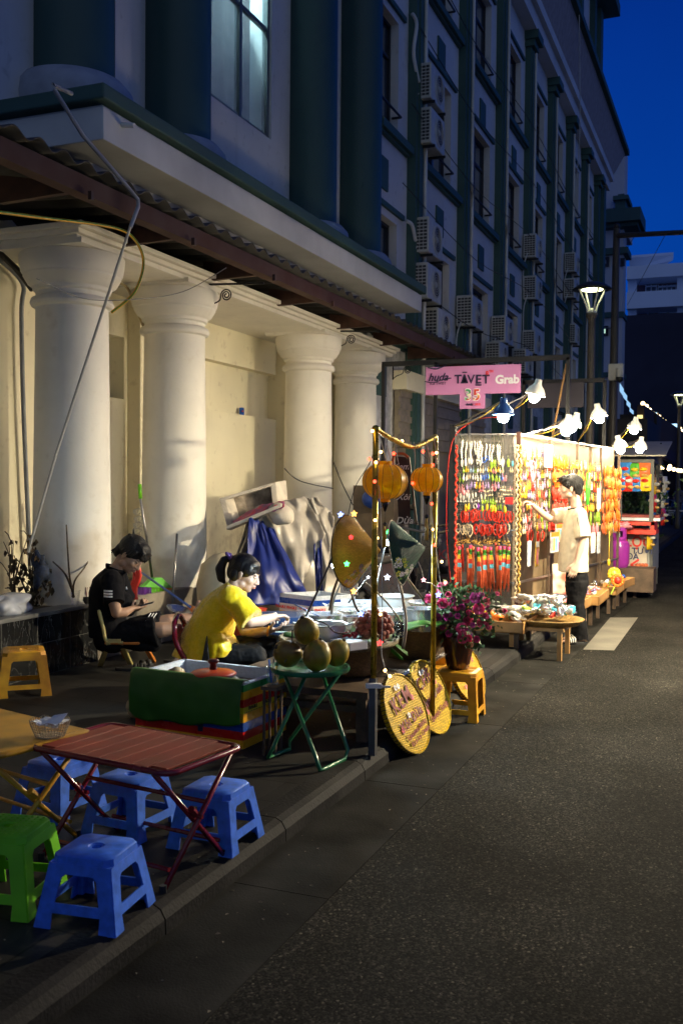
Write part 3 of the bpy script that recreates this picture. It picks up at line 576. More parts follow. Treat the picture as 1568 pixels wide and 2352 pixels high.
cols=dict(white=(.85,.82,.72),yellow=(.85,.55,.03),blue=(.05,.16,.6),aqua=(.1,.5,.65),green=(.25,.42,.04),lime=(.4,.6,.06),red=(.65,.04,.02),pink=(.75,.25,.28),lilac=(.4,.3,.55),orange=(.8,.20,.02),cream=(.8,.65,.4),brown=(.10,.05,.03),purple=(.2,.04,.35),gold=(.6,.36,.08),ltblue=(.35,.5,.7))
CM={k:mat(k+' trinket',v,.35,var=.12,scale=40) for k,v in cols.items()}
def rainbow():
    m=mat('rainbow banded threads',(.6,.1,.05),.5,var=0); t,b,N,L=nodes(m); tc=N('ShaderNodeTexCoord'); sp=N('ShaderNodeSeparateXYZ'); L(tc.outputs['Object'],sp.inputs[0])
    mr=N('ShaderNodeMapRange'); mr.inputs[1].default_value=-.36; mr.inputs[2].default_value=0; L(sp.outputs['Z'],mr.inputs[0]); r=N('ShaderNodeValToRGB'); r.color_ramp.interpolation='CONSTANT'; L(mr.outputs[0],r.inputs[0]); cr=r.color_ramp
    cr.elements[0].color=(.75,.13,.05,1); cr.elements[1].position=.92; cr.elements[1].color=(.7,.05,.15,1)
    for p_,c_ in ((.5,(.15,.5,.65)),(.6,(.6,.04,.02)),(.7,(.85,.4,.02)),(.8,(.1,.4,.05))): k=cr.elements.new(p_); k.color=(*c_,1)
    L(r.outputs[0],b.inputs['Base Color']); return m
CM['rainbow']=rainbow(); CM['coral']=mat('coral threads',(.78,.17,.06),.5,var=.2,scale=20)
protos={}
def good(kind,color,pos,rz,label,group,cat,name,rot=0,s=1):
    key=(kind.__name__,color)
    if key not in protos:
        b=MB(); kind(b); o=b.build(name,CM[color],world=False,smooth=True); o['label']=label; o['category']=cat; o['group']=group; protos[key]=o; o.location=pos; o.rotation_euler=(0,0,rz); o.scale=(s,s,s); return o
    o=protos[key]; c=o.copy(); sc.collection.objects.link(c); c.location=pos; c.rotation_euler=(0,R(rnd.uniform(-6,6)),rz); c.scale=(s*rnd.uniform(.9,1.1),)*3; c['label']=label; c['group']=group; c.name=name; return c
def front(x,y): return onY(x,y,9.94)
# front wing rows (pixels on the rack plane)
def row(kind,color,xs,y,label,group,cat,name,s=1.0,jit=2):
    for x in xs:
        cc=color if isinstance(color,str) else rnd.choice(color)
        lab=label.replace('COL',{'ltblue':'pale blue'}.get(cc,cc)); p=front(x,y+rnd.uniform(-jit,jit)); p.y=9.925; p.x+=rnd.uniform(-.011,.011); p.z+=rnd.uniform(-.008,.012); good(kind,cc,p,rnd.uniform(-.5,.5),lab,group+(' '+cc if not isinstance(color,str) else ''),cat,name,s=s*rnd.uniform(.9,1.2))
row(P_pearls,'white',[1060,1066,1072,1078,1084,1090,1096,1102],1012,'white pearl string hanging in the left top row of the wire rack','left pearl strings','necklace','pearl_string')
row(P_pearls,'white',[1108,1116,1124,1132,1139,1146],1020,'white pearl string hanging in the right top row of the wire rack','right pearl strings','necklace','pearl_string',s=.95)
row(P_shell,'white',[1062,1069,1077,1086,1096,1104],1049,'long white shell pendant under the left pearl strings','shell pendants under the pearls','earrings','shell_pendant')
row(P_ring,'blue',[1112,1119],1050,'blue and white ring earring left of the tassels, under the pearls','two blue ring earrings','earrings','ring_earring')
row(P_shell,['aqua','green','cream','white','purple'],[1128,1133,1139,1145,1151,1157,1168,1175],1051,'COL tassel earring at the right of the row under the pearl strings','tassel earrings','earrings','tassel_earring')
g='earrings in the upper rows'
mixed=['yellow','white','lime','pink','ltblue','cream','green']
row(P_drop,mixed,[1066,1074,1082,1090,1098,1107,1116,1126,1135,1143,1152,1172],1071,'COL drop earring pair in the third row of the wire rack','drop earrings third row','earrings','drop_earring')
row(P_drop,mixed+['lilac','blue'],[1062,1071,1080,1089,1098,1110,1118,1126,1134,1142,1150,1158],1087,'COL drop earring pair in the fourth row of the wire rack','drop earrings fourth row','earrings','drop_earring')
row(P_drop,['yellow','pink','lilac','ltblue'],[1077,1087,1098,1105,1117,1133,1142],1104,'COL drop earring pair in the fifth row of the wire rack','drop earrings fifth row','earrings','drop_earring',s=1.2)
row(P_drop,['yellow','pink'],[1059,1067],1115,'large COL drop earring pair at the left of the wire rack middle','large drop earrings at the left','earrings','drop_earring',s=1.3)
row(P_bell,['cream','white','pink'],[1102,1109,1116,1125,1134,1152,1158,1167,1174],1118,'small COL bead earring pair in the upper bead row','bead earrings upper','earrings','bead_earring')
row(P_shell,'white',[1055,1061,1067,1073,1079,1086,1092,1104,1111],1130,'silvery leaf earring in the left middle row of the wire rack','silvery leaf earrings','earrings','leaf_earring',s=.8)
row(P_bell,'cream',[1117,1126,1149,1157,1165,1173],1130,'small cream bead earring pair in the middle bead row at the right','bead earrings middle','earrings','bead_earring')
row(P_bell,'white',[1056,1063,1070,1078,1086,1094,1101],1144,'small white stud earring pair in the left stud row','stud earrings left','earrings','stud_earring')
row(P_drop,['green','yellow','lime'],[1112,1120,1128,1137],1143,'COL drop earring pair beside the cream beads, sixth row','drop earrings sixth row','earrings','drop_earring')
row(P_bell,'cream',[1144,1153,1161,1170],1142,'small cream bead earring pair in the lowest bead row at the right','bead earrings lowest','earrings','bead_earring')
row(P_shell,'yellow',[1068,1076,1119,1134,1139,1156],1155,'yellow mango shaped earring above the red bracelets','yellow earrings above the bracelets','earrings','mango_earring',s=1.1)
row(P_ring,'white',[1090],1156,'white heart ring earring above the red bracelets','white ring earring','earrings','ring_earring')
row(P_shell,['white','green','purple','lime'],[1100,1108,1126,1146,1150],1155,'COL leaf earring between yellow ones above the red bracelets','mixed leaf earrings','earrings','leaf_earring',s=.8)
row(P_loop,'red',[1064,1070,1076,1083,1090,1096,1105,1113,1119,1127,1134,1142,1150,1157,1164,1172],1172,'red cord bracelet in the upper bracelet row of the wire rack','red bracelets upper row','bracelet','cord_bracelet',s=1.15)
row(P_loop,'cream',[1054,1060,1067,1075,1083,1169],1205,'cream cord bracelet in the lower bracelet row of the wire rack','cream bracelets','bracelet','cord_bracelet',s=1.1)
row(P_loop,'red',[1090,1096,1102,1108,1114,1121,1128,1136,1144,1151,1158],1205,'red cord bracelet in the lower bracelet row of the wire rack','red bracelets lower row','bracelet','cord_bracelet',s=1.15)
row(P_loop,'brown',[1052,1060,1068,1076,1084,1092,1100,1108,1116,1124,1132,1140,1150,1160],1226,'dark brown bead bracelet above the long tassels','brown bracelets','bracelet','bead_bracelet',s=.85)
row(P_bunch,'gold',[1054,1062,1070,1079,1087,1095,1103,1112,1120,1128,1136,1145,1158,1166],1234,'cluster of gold and brown beads above the long tassels','gold bead clusters','beads','bead_cluster',s=.9)
row(P_tassel,'coral',[1050,1075,1088,1108,1122,1142],1258,'long coral red thread tassel at the bottom of the wire rack','coral tassels','tassel','thread_tassel',s=1.15)
row(P_tassel,'rainbow',[1056,1080,1098,1114,1129,1150,1161,1170],1256,'long tassel with rainbow bands at the bottom of the wire rack','rainbow tassels','tassel','thread_tassel',s=1.2)
row(P_tassel,'red',[1063,1136],1250,'short bright red tassel between longer ones on the wire rack','short red tassels','tassel','thread_tassel',s=.75)
pt=tag(MB().box(front(1161,1150)+V((0,-.03,-.035)),front(1179,1150)+V((0,-.025,.035))).build('price_tag',mat('red price card',(.7,.03,.03),.5)),'small red price tag reading 20.000đ at the right of the wire rack','price tag')
text('20.000đ',.032,mat('pale print',(.9,.6,.4),.5),front(1170,1152)+V((0,-.0275,.0)),(1,0,0),(0,0,1),pt)
# long wing (parallel to the street)
def side(s,z): p=C1+dv*s+nrm*.02; return V((p.x,p.y,z))
rz=math.atan2(dv.y,dv.x)
def srow(kind,color,s0,s1,n,z,label,group,cat,name,sc_=1.0):
    for i in range(n):
        cc=color if isinstance(color,str) else rnd.choice(color)
        good(kind,cc,side(s0+(s1-s0)*(i+.5+rnd.uniform(-.3,.3))/n,z+rnd.uniform(-.025,.025)),rz+rnd.uniform(-.5,.5),label.replace('COL',{'ltblue':'pale blue'}.get(cc,cc)),group+(' '+cc if not isinstance(color,str) else ''),cat,name,s=sc_)
mm=['cream','yellow','pink','white','green','red','lilac']
zz=1.98
for i in range(8): srow(P_drop,mm,.08,.98,11,zz-i*.108,'COL charm in the first bay of the rack, row %s from the top'%['one','two','three','four','five','six','seven','eight'][i],'first bay charms row %d'%(i+1),'charm','hanging_charm',1.3)
for i in range(6): srow(P_bundle,'red' if i>1 else 'orange',1.05,1.62,8,1.93-i*.17,('red' if i>1 else 'orange red')+' bundle in the second bay, row %s from the top'%['one','two','three','four','five','six'][i],'second bay bundles row %d'%(i+1),'charm','charm_bundle',1.15)
for i in range(5): srow(P_drop,['cream','pink','orange','white','yellow','gold','red'],1.72,3.05,14,1.90-i*.125,'COL charm in the third bay of the rack, row %s from the top'%['one','two','three','four','five'][i],'third bay charms row %d'%(i+1),'charm','hanging_charm',1.5)
for i in range(6): srow(P_bundle,['orange','gold','orange','coral'] if i<9 else 'orange',3.15,4.05,8,1.86-i*.145,'COL bundle at the far end of the rack, row %s from the top'%['one','two','three','four','five','six'][i],'far bay bundles row %d'%(i+1),'charm','charm_bundle',1.15)
for i,(c_) in enumerate(['green','pink','cream']): srow(P_bundle,c_,2.5,3.05,3,1.28-i*.14,'%s soft toy bundle behind the young man\'s back'%c_,'soft bundles %s'%c_,'charm','charm_bundle',1.3)
srow(P_loop,'red',.15,.85,4,1.12,'red key loop below the first bay of the long rack','red loops first bay','charm','key_loop',1.3)
srow(P_loop,'pink',.28,.42,1,1.86,'large pink bracelet bunch near the top of the first bay','pink bunch','bracelet','bracelet_bunch',2.4)
# bead strands hanging on the corner posts
for k,(q,dx,lab) in enumerate([(C0,.05,'by the black post'),(C1,.0,'on the rack corner by the hand'),(C1,.03,'on the rack corner, right strand')]):
    b=MB()
    for i in range(95): b.ball((q.x+dx+.008*math.sin(i*1.3),q.y-.05,2.0-i*.0165),.010+.004*((i*7)%3==0),6,5)
    tag(b.build('bead_strand',[CM['red'],CM['cream'],CM['gold']][k],smooth=True),'long strand of beads hanging '+lab,'beads')
def card(p,w,h,m,label,cat,name,ex=None,th=.008,m2=None,strips=0):
    ex=ex or dv; ey=V((0,0,1)); n=ex.cross(ey)
    t=thing(name,label,cat,tuple(p)); b=MB(); b.obox(p-ex*w/2,ex*w,ey*h,n*th); b.build('sheet',m,t)
    if m2:
        b=MB(); b.obox(p-ex*w/2-n*-.009+ey*h*.78,ex*w,ey*h*.22,n*.003); b.build('header',m2,t)
        for i in range(strips): b=MB(); b.obox(p-ex*w/2+ex*w*(i+.2)/strips+n*.009+ey*h*.1,ex*w*.5/strips,ey*h*.6,n*.006); b.build('stick',CM[['pink','yellow','aqua','lilac'][i%4]],t)
    return t
Mpaper=mat('white paper',(.8,.8,.76),.5,var=.03); M_pack=mat('milky packet',(.62,.66,.7),.25,var=.2,scale=20)
card(side(.72,1.80)+nrm*.05,.26,.24,Mpaper,'blank white sheet clipped to the top of the long rack','paper','paper_sheet')
card(side(.18,.78)+nrm*.04,.12,.26,M_pack,'narrow white packet low in the first bay','packet','packet')
card(side(.42,.76)+nrm*.04,.09,.26,CM['yellow'],'narrow yellow packet low in the first bay','packet','packet',m2=Mpaper,strips=1)
card(side(.95,.88)+nrm*.06,.28,.22,M_pack,'clear packet of coloured sticks with orange header, lower left by the shirt','packet','packet',m2=CM['orange'],strips=4)
card(side(1.18,.98)+nrm*.04,.26,.2,M_pack,'clear packet of coloured sticks with orange header, half hidden by the shirt','packet','packet',m2=CM['orange'],strips=4)
card(side(1.25,.62)+nrm*.05,.16,.30,CM['pink'],'long pink packet hanging beside the shirt hem','packet','packet',m2=Mpaper)
card(side(2.6,.78)+nrm*.03,.16,.25,Mpaper,'white packet hanging behind the young man','packet','packet')
card(side(2.85,.76)+nrm*.03,.13,.27,M_pack,'second white packet hanging behind the young man, nearer the gas bottle','packet','packet')
card(side(2.75,1.32)+nrm*.05,.14,.26,Mpaper,'white charm card hanging above the green toys','card','card')
b=MB(); q=side(2.2,1.38)+nrm*.07; b.tube([q,q+V((0,0,.2)),q+V((0,0,.38))],[.018,.028,.02],8); b.ball(q+V((0,0,.2)),.032,8,6); tag(b.build('green_toy',mat('neon green toy',(.1,.75,.06),.4),smooth=True),'neon green stick toy hanging behind the young man\'s head','toy')
b=MB(); q=side(3.3,.62)+nrm*.05; b.tube([q,q+V((0,0,.4))],.005,5); b.ball(q,(.02,.02,.05),8,6); tag(b.build('yellow_toy',CM['yellow'],smooth=True),'yellow rope toy hanging low at the end of the rack','toy')
# ---------------- sign and frame ----------------
sf=thing('sign_frame','black steel frame carrying the pink sign above the stalls','frame',(-3.3,12,.1))
fz=3.13
b=MB(); b.box((-4.29,11.98,fz-.03),(-1.93,12.02,fz+.03)); b.build('top_bar',M_black,sf)
for x in (-4.27,-3.58,-1.95): b=MB(); b.box((x-.022,11.98,.1),(x+.022,12.02,fz)); b.build('post',M_black,sf)
sg=thing('hanging_sign','pink T shaped sponsor sign with logos hanging from the black frame','sign',(-3.1,11.93,2.6))
M_pink=mat('pink sign board',(.62,.25,.50),.4,var=.04)
A=onY(978,842,11.93); B=onY(1194,902,11.93); Cc=onY(1055,902,11.93); D_=onY(1112,938,11.93)
b=MB(); b.prism((0,11.93,0),(1,0,0),(0,0,1),[(A.x,B.z),(Cc.x,B.z),(Cc.x,D_.z),(D_.x,D_.z),(D_.x,B.z),(B.x,B.z),(B.x,A.z-.01),(A.x,A.z-.01)],(0,.03,0)); b.build('board',M_pink,sg)
ink=mat('dark navy print',(.03,.02,.06),.5,var=0); wink=mat('white print',(.85,.82,.85),.5,var=0); rink=mat('red print',(.75,.05,.06),.5,var=0)
def st(body,x,y,size,m,**k): return text(body,size,m,onY(x,y,11.922),(1,0,0),(0,0,1),sg,**k)
px=(B.x-A.x)/216.
st('huda',1005,867,px*24,ink,font_shear=.35,bold=.003); st('ICE TWIST',1005,881,px*8,ink,bold=.001)
b=MB(); c_=onY(1005,875,11.92); b.tube(catmull([c_+V((-.17,0,.0)),c_+V((-.06,0,-.02)),c_+V((.05,0,.012)),c_+V((.17,0,.03))]),.006,5); b.tube(catmull([c_+V((-.13,0,.17)),c_+V((-.02,0,.15)),c_+V((.1,0,.19))]),.008,5); b.build('swash',ink,sg)
st('T',1051,872,px*27,ink,bold=.004); st('\u0394',1066,872,px*27,ink,bold=.002); st('V',1081,872,px*27,ink,bold=.003); st('E',1098,872,px*27,ink,bold=.004); st('T',1115,872,px*27,ink,bold=.004)
b=MB(); p=onY(1061,857,11.92); q=onY(1072,857,11.92); b.box((p.x,11.915,p.z),(q.x,11.925,p.z+.015)); p=onY(1091,886,11.92); q=onY(1105,886,11.92); b.box((p.x,11.915,p.z),(q.x,11.925,p.z+.015)); b.build('accent_bar',ink,sg)
st('8',1118,858,px*14,rink,bold=.003); st('TH',1127,853,px*7,rink,bold=.003)
st('Grab',1164,872,px*26,wink,bold=.006)
def patch():
    m=mat('many coloured print',(.5,.1,.1),.5,var=0); t,b,N,L=nodes(m); tc=N('ShaderNodeTexCoord'); vo=N('ShaderNodeTexVoronoi'); vo.inputs['Scale'].default_value=16; L(tc.outputs['Object'],vo.inputs[0]); sp=N('ShaderNodeSeparateColor'); L(vo.outputs['Color'],sp.inputs[0])
    r=N('ShaderNodeValToRGB'); r.color_ramp.interpolation='CONSTANT'; L(sp.outputs[0],r.inputs[0]); cr=r.color_ramp; cr.elements[0].color=(.6,.05,.04,1); cr.elements[1].position=.35; cr.elements[1].color=(.08,.3,.15,1); k=cr.elements.new(.6); k.color=(.75,.7,.55,1); k=cr.elements.new(.8); k.color=(.8,.3,.05,1); L(r.outputs[0],b.inputs['Base Color']); return m
[(st(ch,xx,908,px*34,wink,bold=.012),text(ch,px*34,patch() if 'many coloured print' not in MAT else MAT['many coloured print'],onY(xx,908,11.917),(1,0,0),(0,0,1),sg,bold=.004)) for ch,xx in (('3',1074.5),('5',1093.5))]
st('huda',1077,929,px*8,ink,font_shear=.3,bold=.002); st('+ HUE',1093,929,px*7,rink,bold=.001)
sf2=thing('panel_frame','black steel frame with dark panel behind the lamps','frame',(-1.9,14,.1))
b=MB(); p=onY(1200,873,14.5); q=onY(1388,873,14.5); b.box((p.x,14.48,q.z-.03),(q.x,14.52,q.z+.03)); b.build('top_bar',M_black,sf2)
for xx in (1388,1203): p=onY(xx,873,14.5); b=MB(); b.box((p.x-.025,14.48,.1),(p.x+.025,14.52,p.z)); b.build('post',M_black,sf2)
p,q=onY(1212,882,14.45),onY(1340,935,14.45); b=MB(); b.box((p.x,14.43,q.z),(q.x,14.47,p.z)); b.build('panel',mat('dark sign back',(.04,.035,.05),.5),sf2)
p,q=at(1300,835,13),at(1268,1000,13); tag(MB().tube([p,q],.014,8).build('prop_stick',M_wood,smooth=True),'thin bamboo stick standing against the black frames','stick')
# ---------------- trays ----------------
def tray(fr,br,w,label,h=.10,z=.35,legs=True,name='display_tray',ground=0):
    fr,br=G(*fr,z),G(*br,z); e=(br-fr); e.z=0; n=V((-e.y,e.x,0)).normalized()*w; fl,bl=fr+n,br+n
    t=thing(name,label,'tray',(fr.x,fr.y,0)); b=MB(); up=V((0,0,h)); th=.015
    eu=e.normalized(); nu=n.normalized()
    base=[fr,br,bl,fl]
    b.hexa([p-up for p in (fr,br,bl,fl)]+[p-up+V((0,0,.012)) for p in (fr,br,bl,fl)]); b.build('floor',M_wood,t)
    for (p,q,inn) in ((fr,br,nu),(br,bl,-eu),(bl,fl,-nu),(fl,fr,eu)):
        b=MB(); b.hexa([p-up,q-up,q-up+inn*th,p-up+inn*th,p,q,q+inn*th,p+inn*th]); b.build('side_board',M_wood,t)
    if legs:
        for a,c in ((.15,.12),(.85,.12),(.15,.88),(.85,.88)):
            p=fr+e*a+n*c; g=ground if p.x>-1.87 else .1; b=MB(); b.bar((p.x,p.y,g),(p.x,p.y,z-h),.04,.04,up=eu); b.build('leg',M_wood2,t)
    t['_f']=0; del t['_f']
    return fr,e,n,z-h+.012
def blob(name,m,s,rough=.25,seed=0):
    r=random.Random(seed); b=MB(); b.ball((0,0,s*.35),(s,s*.7,s*.45),14,9,nz=.9,f=26+seed); return b.build(name,m,world=False,smooth=True)
pk={}
def heap(fr,e,n,z,cols_,k,label,group,cat='wrapped toy',name='wrapped_toy',s=.05,seed=1):
    r=random.Random(seed)
    for i in range(k):
        c=r.choice(cols_); key=(c,seed%3,s)
        a,b_=r.uniform(.12,.88),r.uniform(.08,.92); zz=z+.075+r.random()*.07*(1-abs(a-.5)*1.3)*(1-abs(b_-.5))
        p=fr+e*a+n*b_; p=V((p.x,p.y,zz))
        lab=label.replace('COL',c)
        if key not in pk: o=blob(name,GM[c],s,seed=seed+len(pk)%5); pk[key]=o
        else: o=pk[key].copy(); sc.collection.objects.link(o)
        o.name=name; o.location=p; o.rotation_euler=(r.uniform(-.5,.5),r.uniform(-.5,.5),r.uniform(0,6)); sl=r.uniform(.7,1.25); o.scale=(sl,sl*r.uniform(.7,1),sl); tag(o,lab,cat,group+' '+c)
GM={c:mat(c+' wrapper',cols.get({'silver':'white','clear':'white'}.get(c,c)),.18,var=.3,scale=30,coat=.6,bump=.8,bs=25) for c in ('orange','yellow','white','pink','red','aqua','lime','silver','blue','green','lilac')}
GM['silver']=mat('crinkled foil',(.8,.8,.78),.15,.9,var=.1,scale=30,bump=1,bs=30)
fr,e,n,z=tray((1201,1431),(1239,1410),.72,'pale wooden tray nearest the flower vase, full of orange packets'); heap(fr,e,n,z,['orange','yellow','yellow','orange','white'],22,'COL crinkled packet in the wooden tray nearest the flowers','front tray packets',seed=1,s=.06)
# basket on stand
tb=thing('winnowing_basket','wide shallow bamboo basket heaped with shiny toy bags in front of the young man','basket',(-1.75,9.9,.3))
c=G(1262,1420,.36); b=MB(); b.lathe((c.x,c.y,.30),[(.02,0),(.26,.005),(.31,.05),(.32,.06),(.31,.065),(.26,.02),(.02,.012)],40,cap=False); b.build('woven_tray',weave('golden weave',(.42,.25,.07),(.1,.06,.02),70,70),tb,smooth=True)
bs=thing('wooden_stand','low wooden stand under the round basket of toy bags','stand',(c.x,c.y,0))
b=MB(); b.box((c.x-.35,c.y-.25,.27),(c.x+.17,c.y+.25,.30)); b.build('top',M_wood,bs)
for dx,dy in ((.13,-.22),(.13,.22),(-.31,-.22),(-.31,.22)):
    xx=c.x+dx; b=MB(); b.box((xx-.02,c.y+dy-.02,0 if xx>-1.87 else .1),(xx+.02,c.y+dy+.02,.27)); b.build('leg',M_wood,bs)
heap(V((c.x+.24,c.y-.22,0)),V((0,.5,0)),V((-.5,0,0)),.32,['silver','silver','white','red','lime','silver','aqua','silver','yellow'],34,'COL shiny wrapped toy heaped in the round basket','basket toys',seed=2,s=.055)
heap(V((c.x+.12,c.y-.05,0)),V((0,.45,0)),V((-.5,0,0)),.39,['silver','silver','white','silver'],16,'COL shiny bag on top of the heap in the round basket','top basket bags',seed=3,s=.07)
fr,e,n,z=tray((1339,1404-24),(1357,1370),.5,'short drawer like wooden box behind the young man\'s legs',z=.36); heap(fr,e,n,z,['white','pink'],6,'COL small packet in the short drawer box','drawer packets',seed=4)
fr,e,n,z=tray((1375,1371),(1398,1353),.95,'wooden tray of small white trinkets right behind the young man'); heap(fr,e,n,z,['white','silver','white','pink','lilac','red'],44,'COL trinket in the tray right behind the young man','second tray trinkets',seed=5,s=.045)
fr,e,n,z=tray((1416,1349),(1433,1337),.95,'third wooden tray with glittering trinkets and knitted flowers'); heap(fr,e,n,z,['silver','white','silver','orange'],44,'COL trinket in the tray with the knitted flowers','third tray trinkets',seed=7,s=.042)
fr,e,n,z=tray((1434,1335),(1457,1326),.95,'fourth wooden tray with mixed small goods, before the gas bottle'); heap(fr,e,n,z,['silver','silver','blue','lime','yellow'],44,'COL trinket in the fourth tray before the gas bottle','fourth tray trinkets',seed=8,s=.042)
fr,e,n,z=tray((1474,1320),(1495,1307),1.0,'farthest wooden tray with orange and green goods by the snack stall'); heap(fr,e,n,z,['orange','red','green','lime'],18,'COL item in the farthest wooden tray','far tray items',seed=9,s=.05)
# soft bags between rack and basket
for (x,y,s,c_,lab) in [(1225,1393,.16,'white','large crumpled white plastic bag beside the rack foot'),(1265,1375,.13,'lime','pale green wrapped bundle below the hanging packets'),(1225,1378,.12,'yellow','yellow wrapped bundle at the rack foot'),(1195,1390,.13,'white','flat white plastic bag at the foot of the wire rack'),(1290,1372,.12,'pink','pinkish wrapped bundle beside the patterned gift bag')]:
    p=G(x,y,.42); o=blob('plastic_bundle',GM[c_],s,seed=int(x)); o.location=(p.x,p.y,.33); o.scale=(1,1,.8); tag(o,lab,'bag')
sb=tag(MB().box((-2.35,10.0,.1),(-1.95,12.0,.33)).build('low_crate',M_wood2),'low dark crate holding the bundles behind the round basket','crate')
gb=thing('gift_bag','pink and white patterned gift bag standing behind the heap','gift bag',tuple(G(1295,1350,.4)))
p=at(1294,1352,11.0); b=MB(); b.hexa([p+V((-.11,-.05,-.05)),p+V((.11,-.05,-.05)),p+V((.11,.05,-.05)),p+V((-.11,.05,-.05)),p+V((-.12,-.06,.27)),p+V((.12,-.06,.27)),p+V((.12,.06,.27)),p+V((-.12,.06,.27))])
b.build('bag_body',mat('coral and white pattern',(.8,.72,.6),.4,var=.5,scale=14,vcol=(.75,.2,.12),det=0),gb)
for (x,y,dp,pc,cc,lab) in [(1409,1318,12.3,'yellow','lime','yellow knitted sunflower sticking up from the third tray'),(1417,1333,12.2,'orange','red','red and orange knitted flower lying on the third tray')]:
    p=at(x,y,dp); f=thing('knitted_flower',lab,'flower toy',tuple(p)); b=MB()
    for k in range(12): a=k/12*2*math.pi; q=p+_r*(.06*math.cos(a))+_u*(.06*math.sin(a)); b.ball(q,(.025,.02,.025),8,6)
    b.build('petal_ring',CM[pc],f,smooth=True); b=MB(); b.ball(p-_d*.01,.045,12,8); b.build('flower_centre',CM[cc],f,smooth=True)
    b=MB(); b.tube([p,p-_r*.08-_u*.17],.007,6); b.build('stem',CM['lime'],f)
# ---------------- air conditioners on the facade ----------------
M_acw=mat('aged white casing',(.52,.52,.48),.5,var=.12); M_acd=mat('dark grille',(.05,.05,.055),.6)
def ac_proto():
    t=thing('air_conditioner','x','air conditioner',(0,0,0))
    # fan face points to +X (street); louvre side faces -Y (camera); 0.8 wide (Y) 0.32 deep (X) 0.58 high
    b=MB(); b.box((0,-.4,0),(.32,.4,.58)); b.build('casing',M_acw,t,bevel=.02)
    b=MB(); b.lathe((.322,.06,.29),[(.235,0),(.235,.012),(.215,.016),(.21,.0)],24,Matrix.Rotation(R(90),3,'Y'),cap=False)
    for k in range(5): b.tube([(.334,.06+(.04+.04*k)*math.cos(a/16*2*math.pi),.29+(.04+.04*k)*math.sin(a/16*2*math.pi)) for a in range(17)],.004,4,False)
    b.build('fan_guard',M_acw,t)
    b=MB(); b.lathe((.3215,.06,.29),[(0,.002),(.225,.002)],24,Matrix.Rotation(R(90),3,'Y')); b.build('fan_opening',M_acd,t); b=MB(); b.lathe((.325,.06,.29),[(0,.01),(.05,.006),(.055,0)],12,Matrix.Rotation(R(90),3,'Y'),cap=False); b.build('fan_hub',M_acw,t)
    b=MB()
    for j in range(4):
        for i in range(9): b.box((.035+j*.066,-.404,.05+i*.055),(.035+j*.066+.054,-.4005,.05+i*.055+.036))
    b.build('side_louvre',M_acd,t)
    b=MB(); b.tube(catmull([(.12,-.38,.12),(.10,-.46,.02),(.03,-.45,-.25),(.02,-.40,-.8)],4),.014,5); b.build('hose',M_fascia,t,smooth=True)
    b=MB()
    for y in (-.3,.3): b.bar((-.02,y,-.03),(.36,y,-.03),.03,.04); b.bar((-.01,y,-.03),(-.01,y,.25),.03,.03)
    b.build('bracket',M_black,t); return t
ac=ac_proto(); first=True
units=[((445,400),3,'topmost air conditioner in the first column of units'),((445,595),3,'second air conditioner from the top, just below the topmost one'),((435,1075),3,'air conditioner above the canopy end, third from the top in the first column'),((430,1275),3,'air conditioner right above the canopy corner'),((475,1470),3,'air conditioner half hidden behind the corrugated awning edge'),
((625,1405),2.9,'air conditioner on a white bracket over the awning, in the second column'),((770,1485),3,'air conditioner in the third column of units, low over the frame'),((905,1115),3,'upper air conditioner in the fourth column of units'),((905,1300),3,'middle air conditioner in the fourth column of units'),((900,1540),3,'low air conditioner in the fourth column of units'),((1078,1185),3,'upper air conditioner just above the street lamp hood'),((1075,1300),3,'air conditioner hidden partly by the street lamp hood'),((745,1600),3,'small air conditioner just above the black frame bar'),((860,1625),3,'air conditioner low behind the lamps'),((1080,1500),3,'lowest air conditioner left of the lamp post')]
for (c,_,lab) in units:
    x,y=764.3+c[0]*.5126,c[1]*.5126
    p=onX(x,y,FX+.25)
    o=ac if first else dup(ac,label=lab); o['label']=lab; o['group']='air conditioners on the facade'; first=False
    o.location=(FX+.03,p.y,p.z-.29)
cable([onX(764+355*.5126,60*.5126,FX+.1),onX(764+375*.5126,110*.5126,FX+.14),onX(764+362*.5126,240*.5126,FX+.12),onX(764+385*.5126,370*.5126,FX+.15)],.03,M_fascia,'pale drain hose above the topmost air conditioner','hose','hose')
cable([onX(764+330*.5126,990*.5126,FX+.1),onX(764+355*.5126,1010*.5126,FX+.14),onX(764+370*.5126,1080*.5126,FX+.15)],.03,M_fascia,'pale drain hose beside the air conditioner over the canopy end','hose','hose')
cable([(FX+.75,28,14.5),(FX+.5,30,12),(FX+.2,31,10)],.012,M_fascia,'thin white cable hanging from the eave')
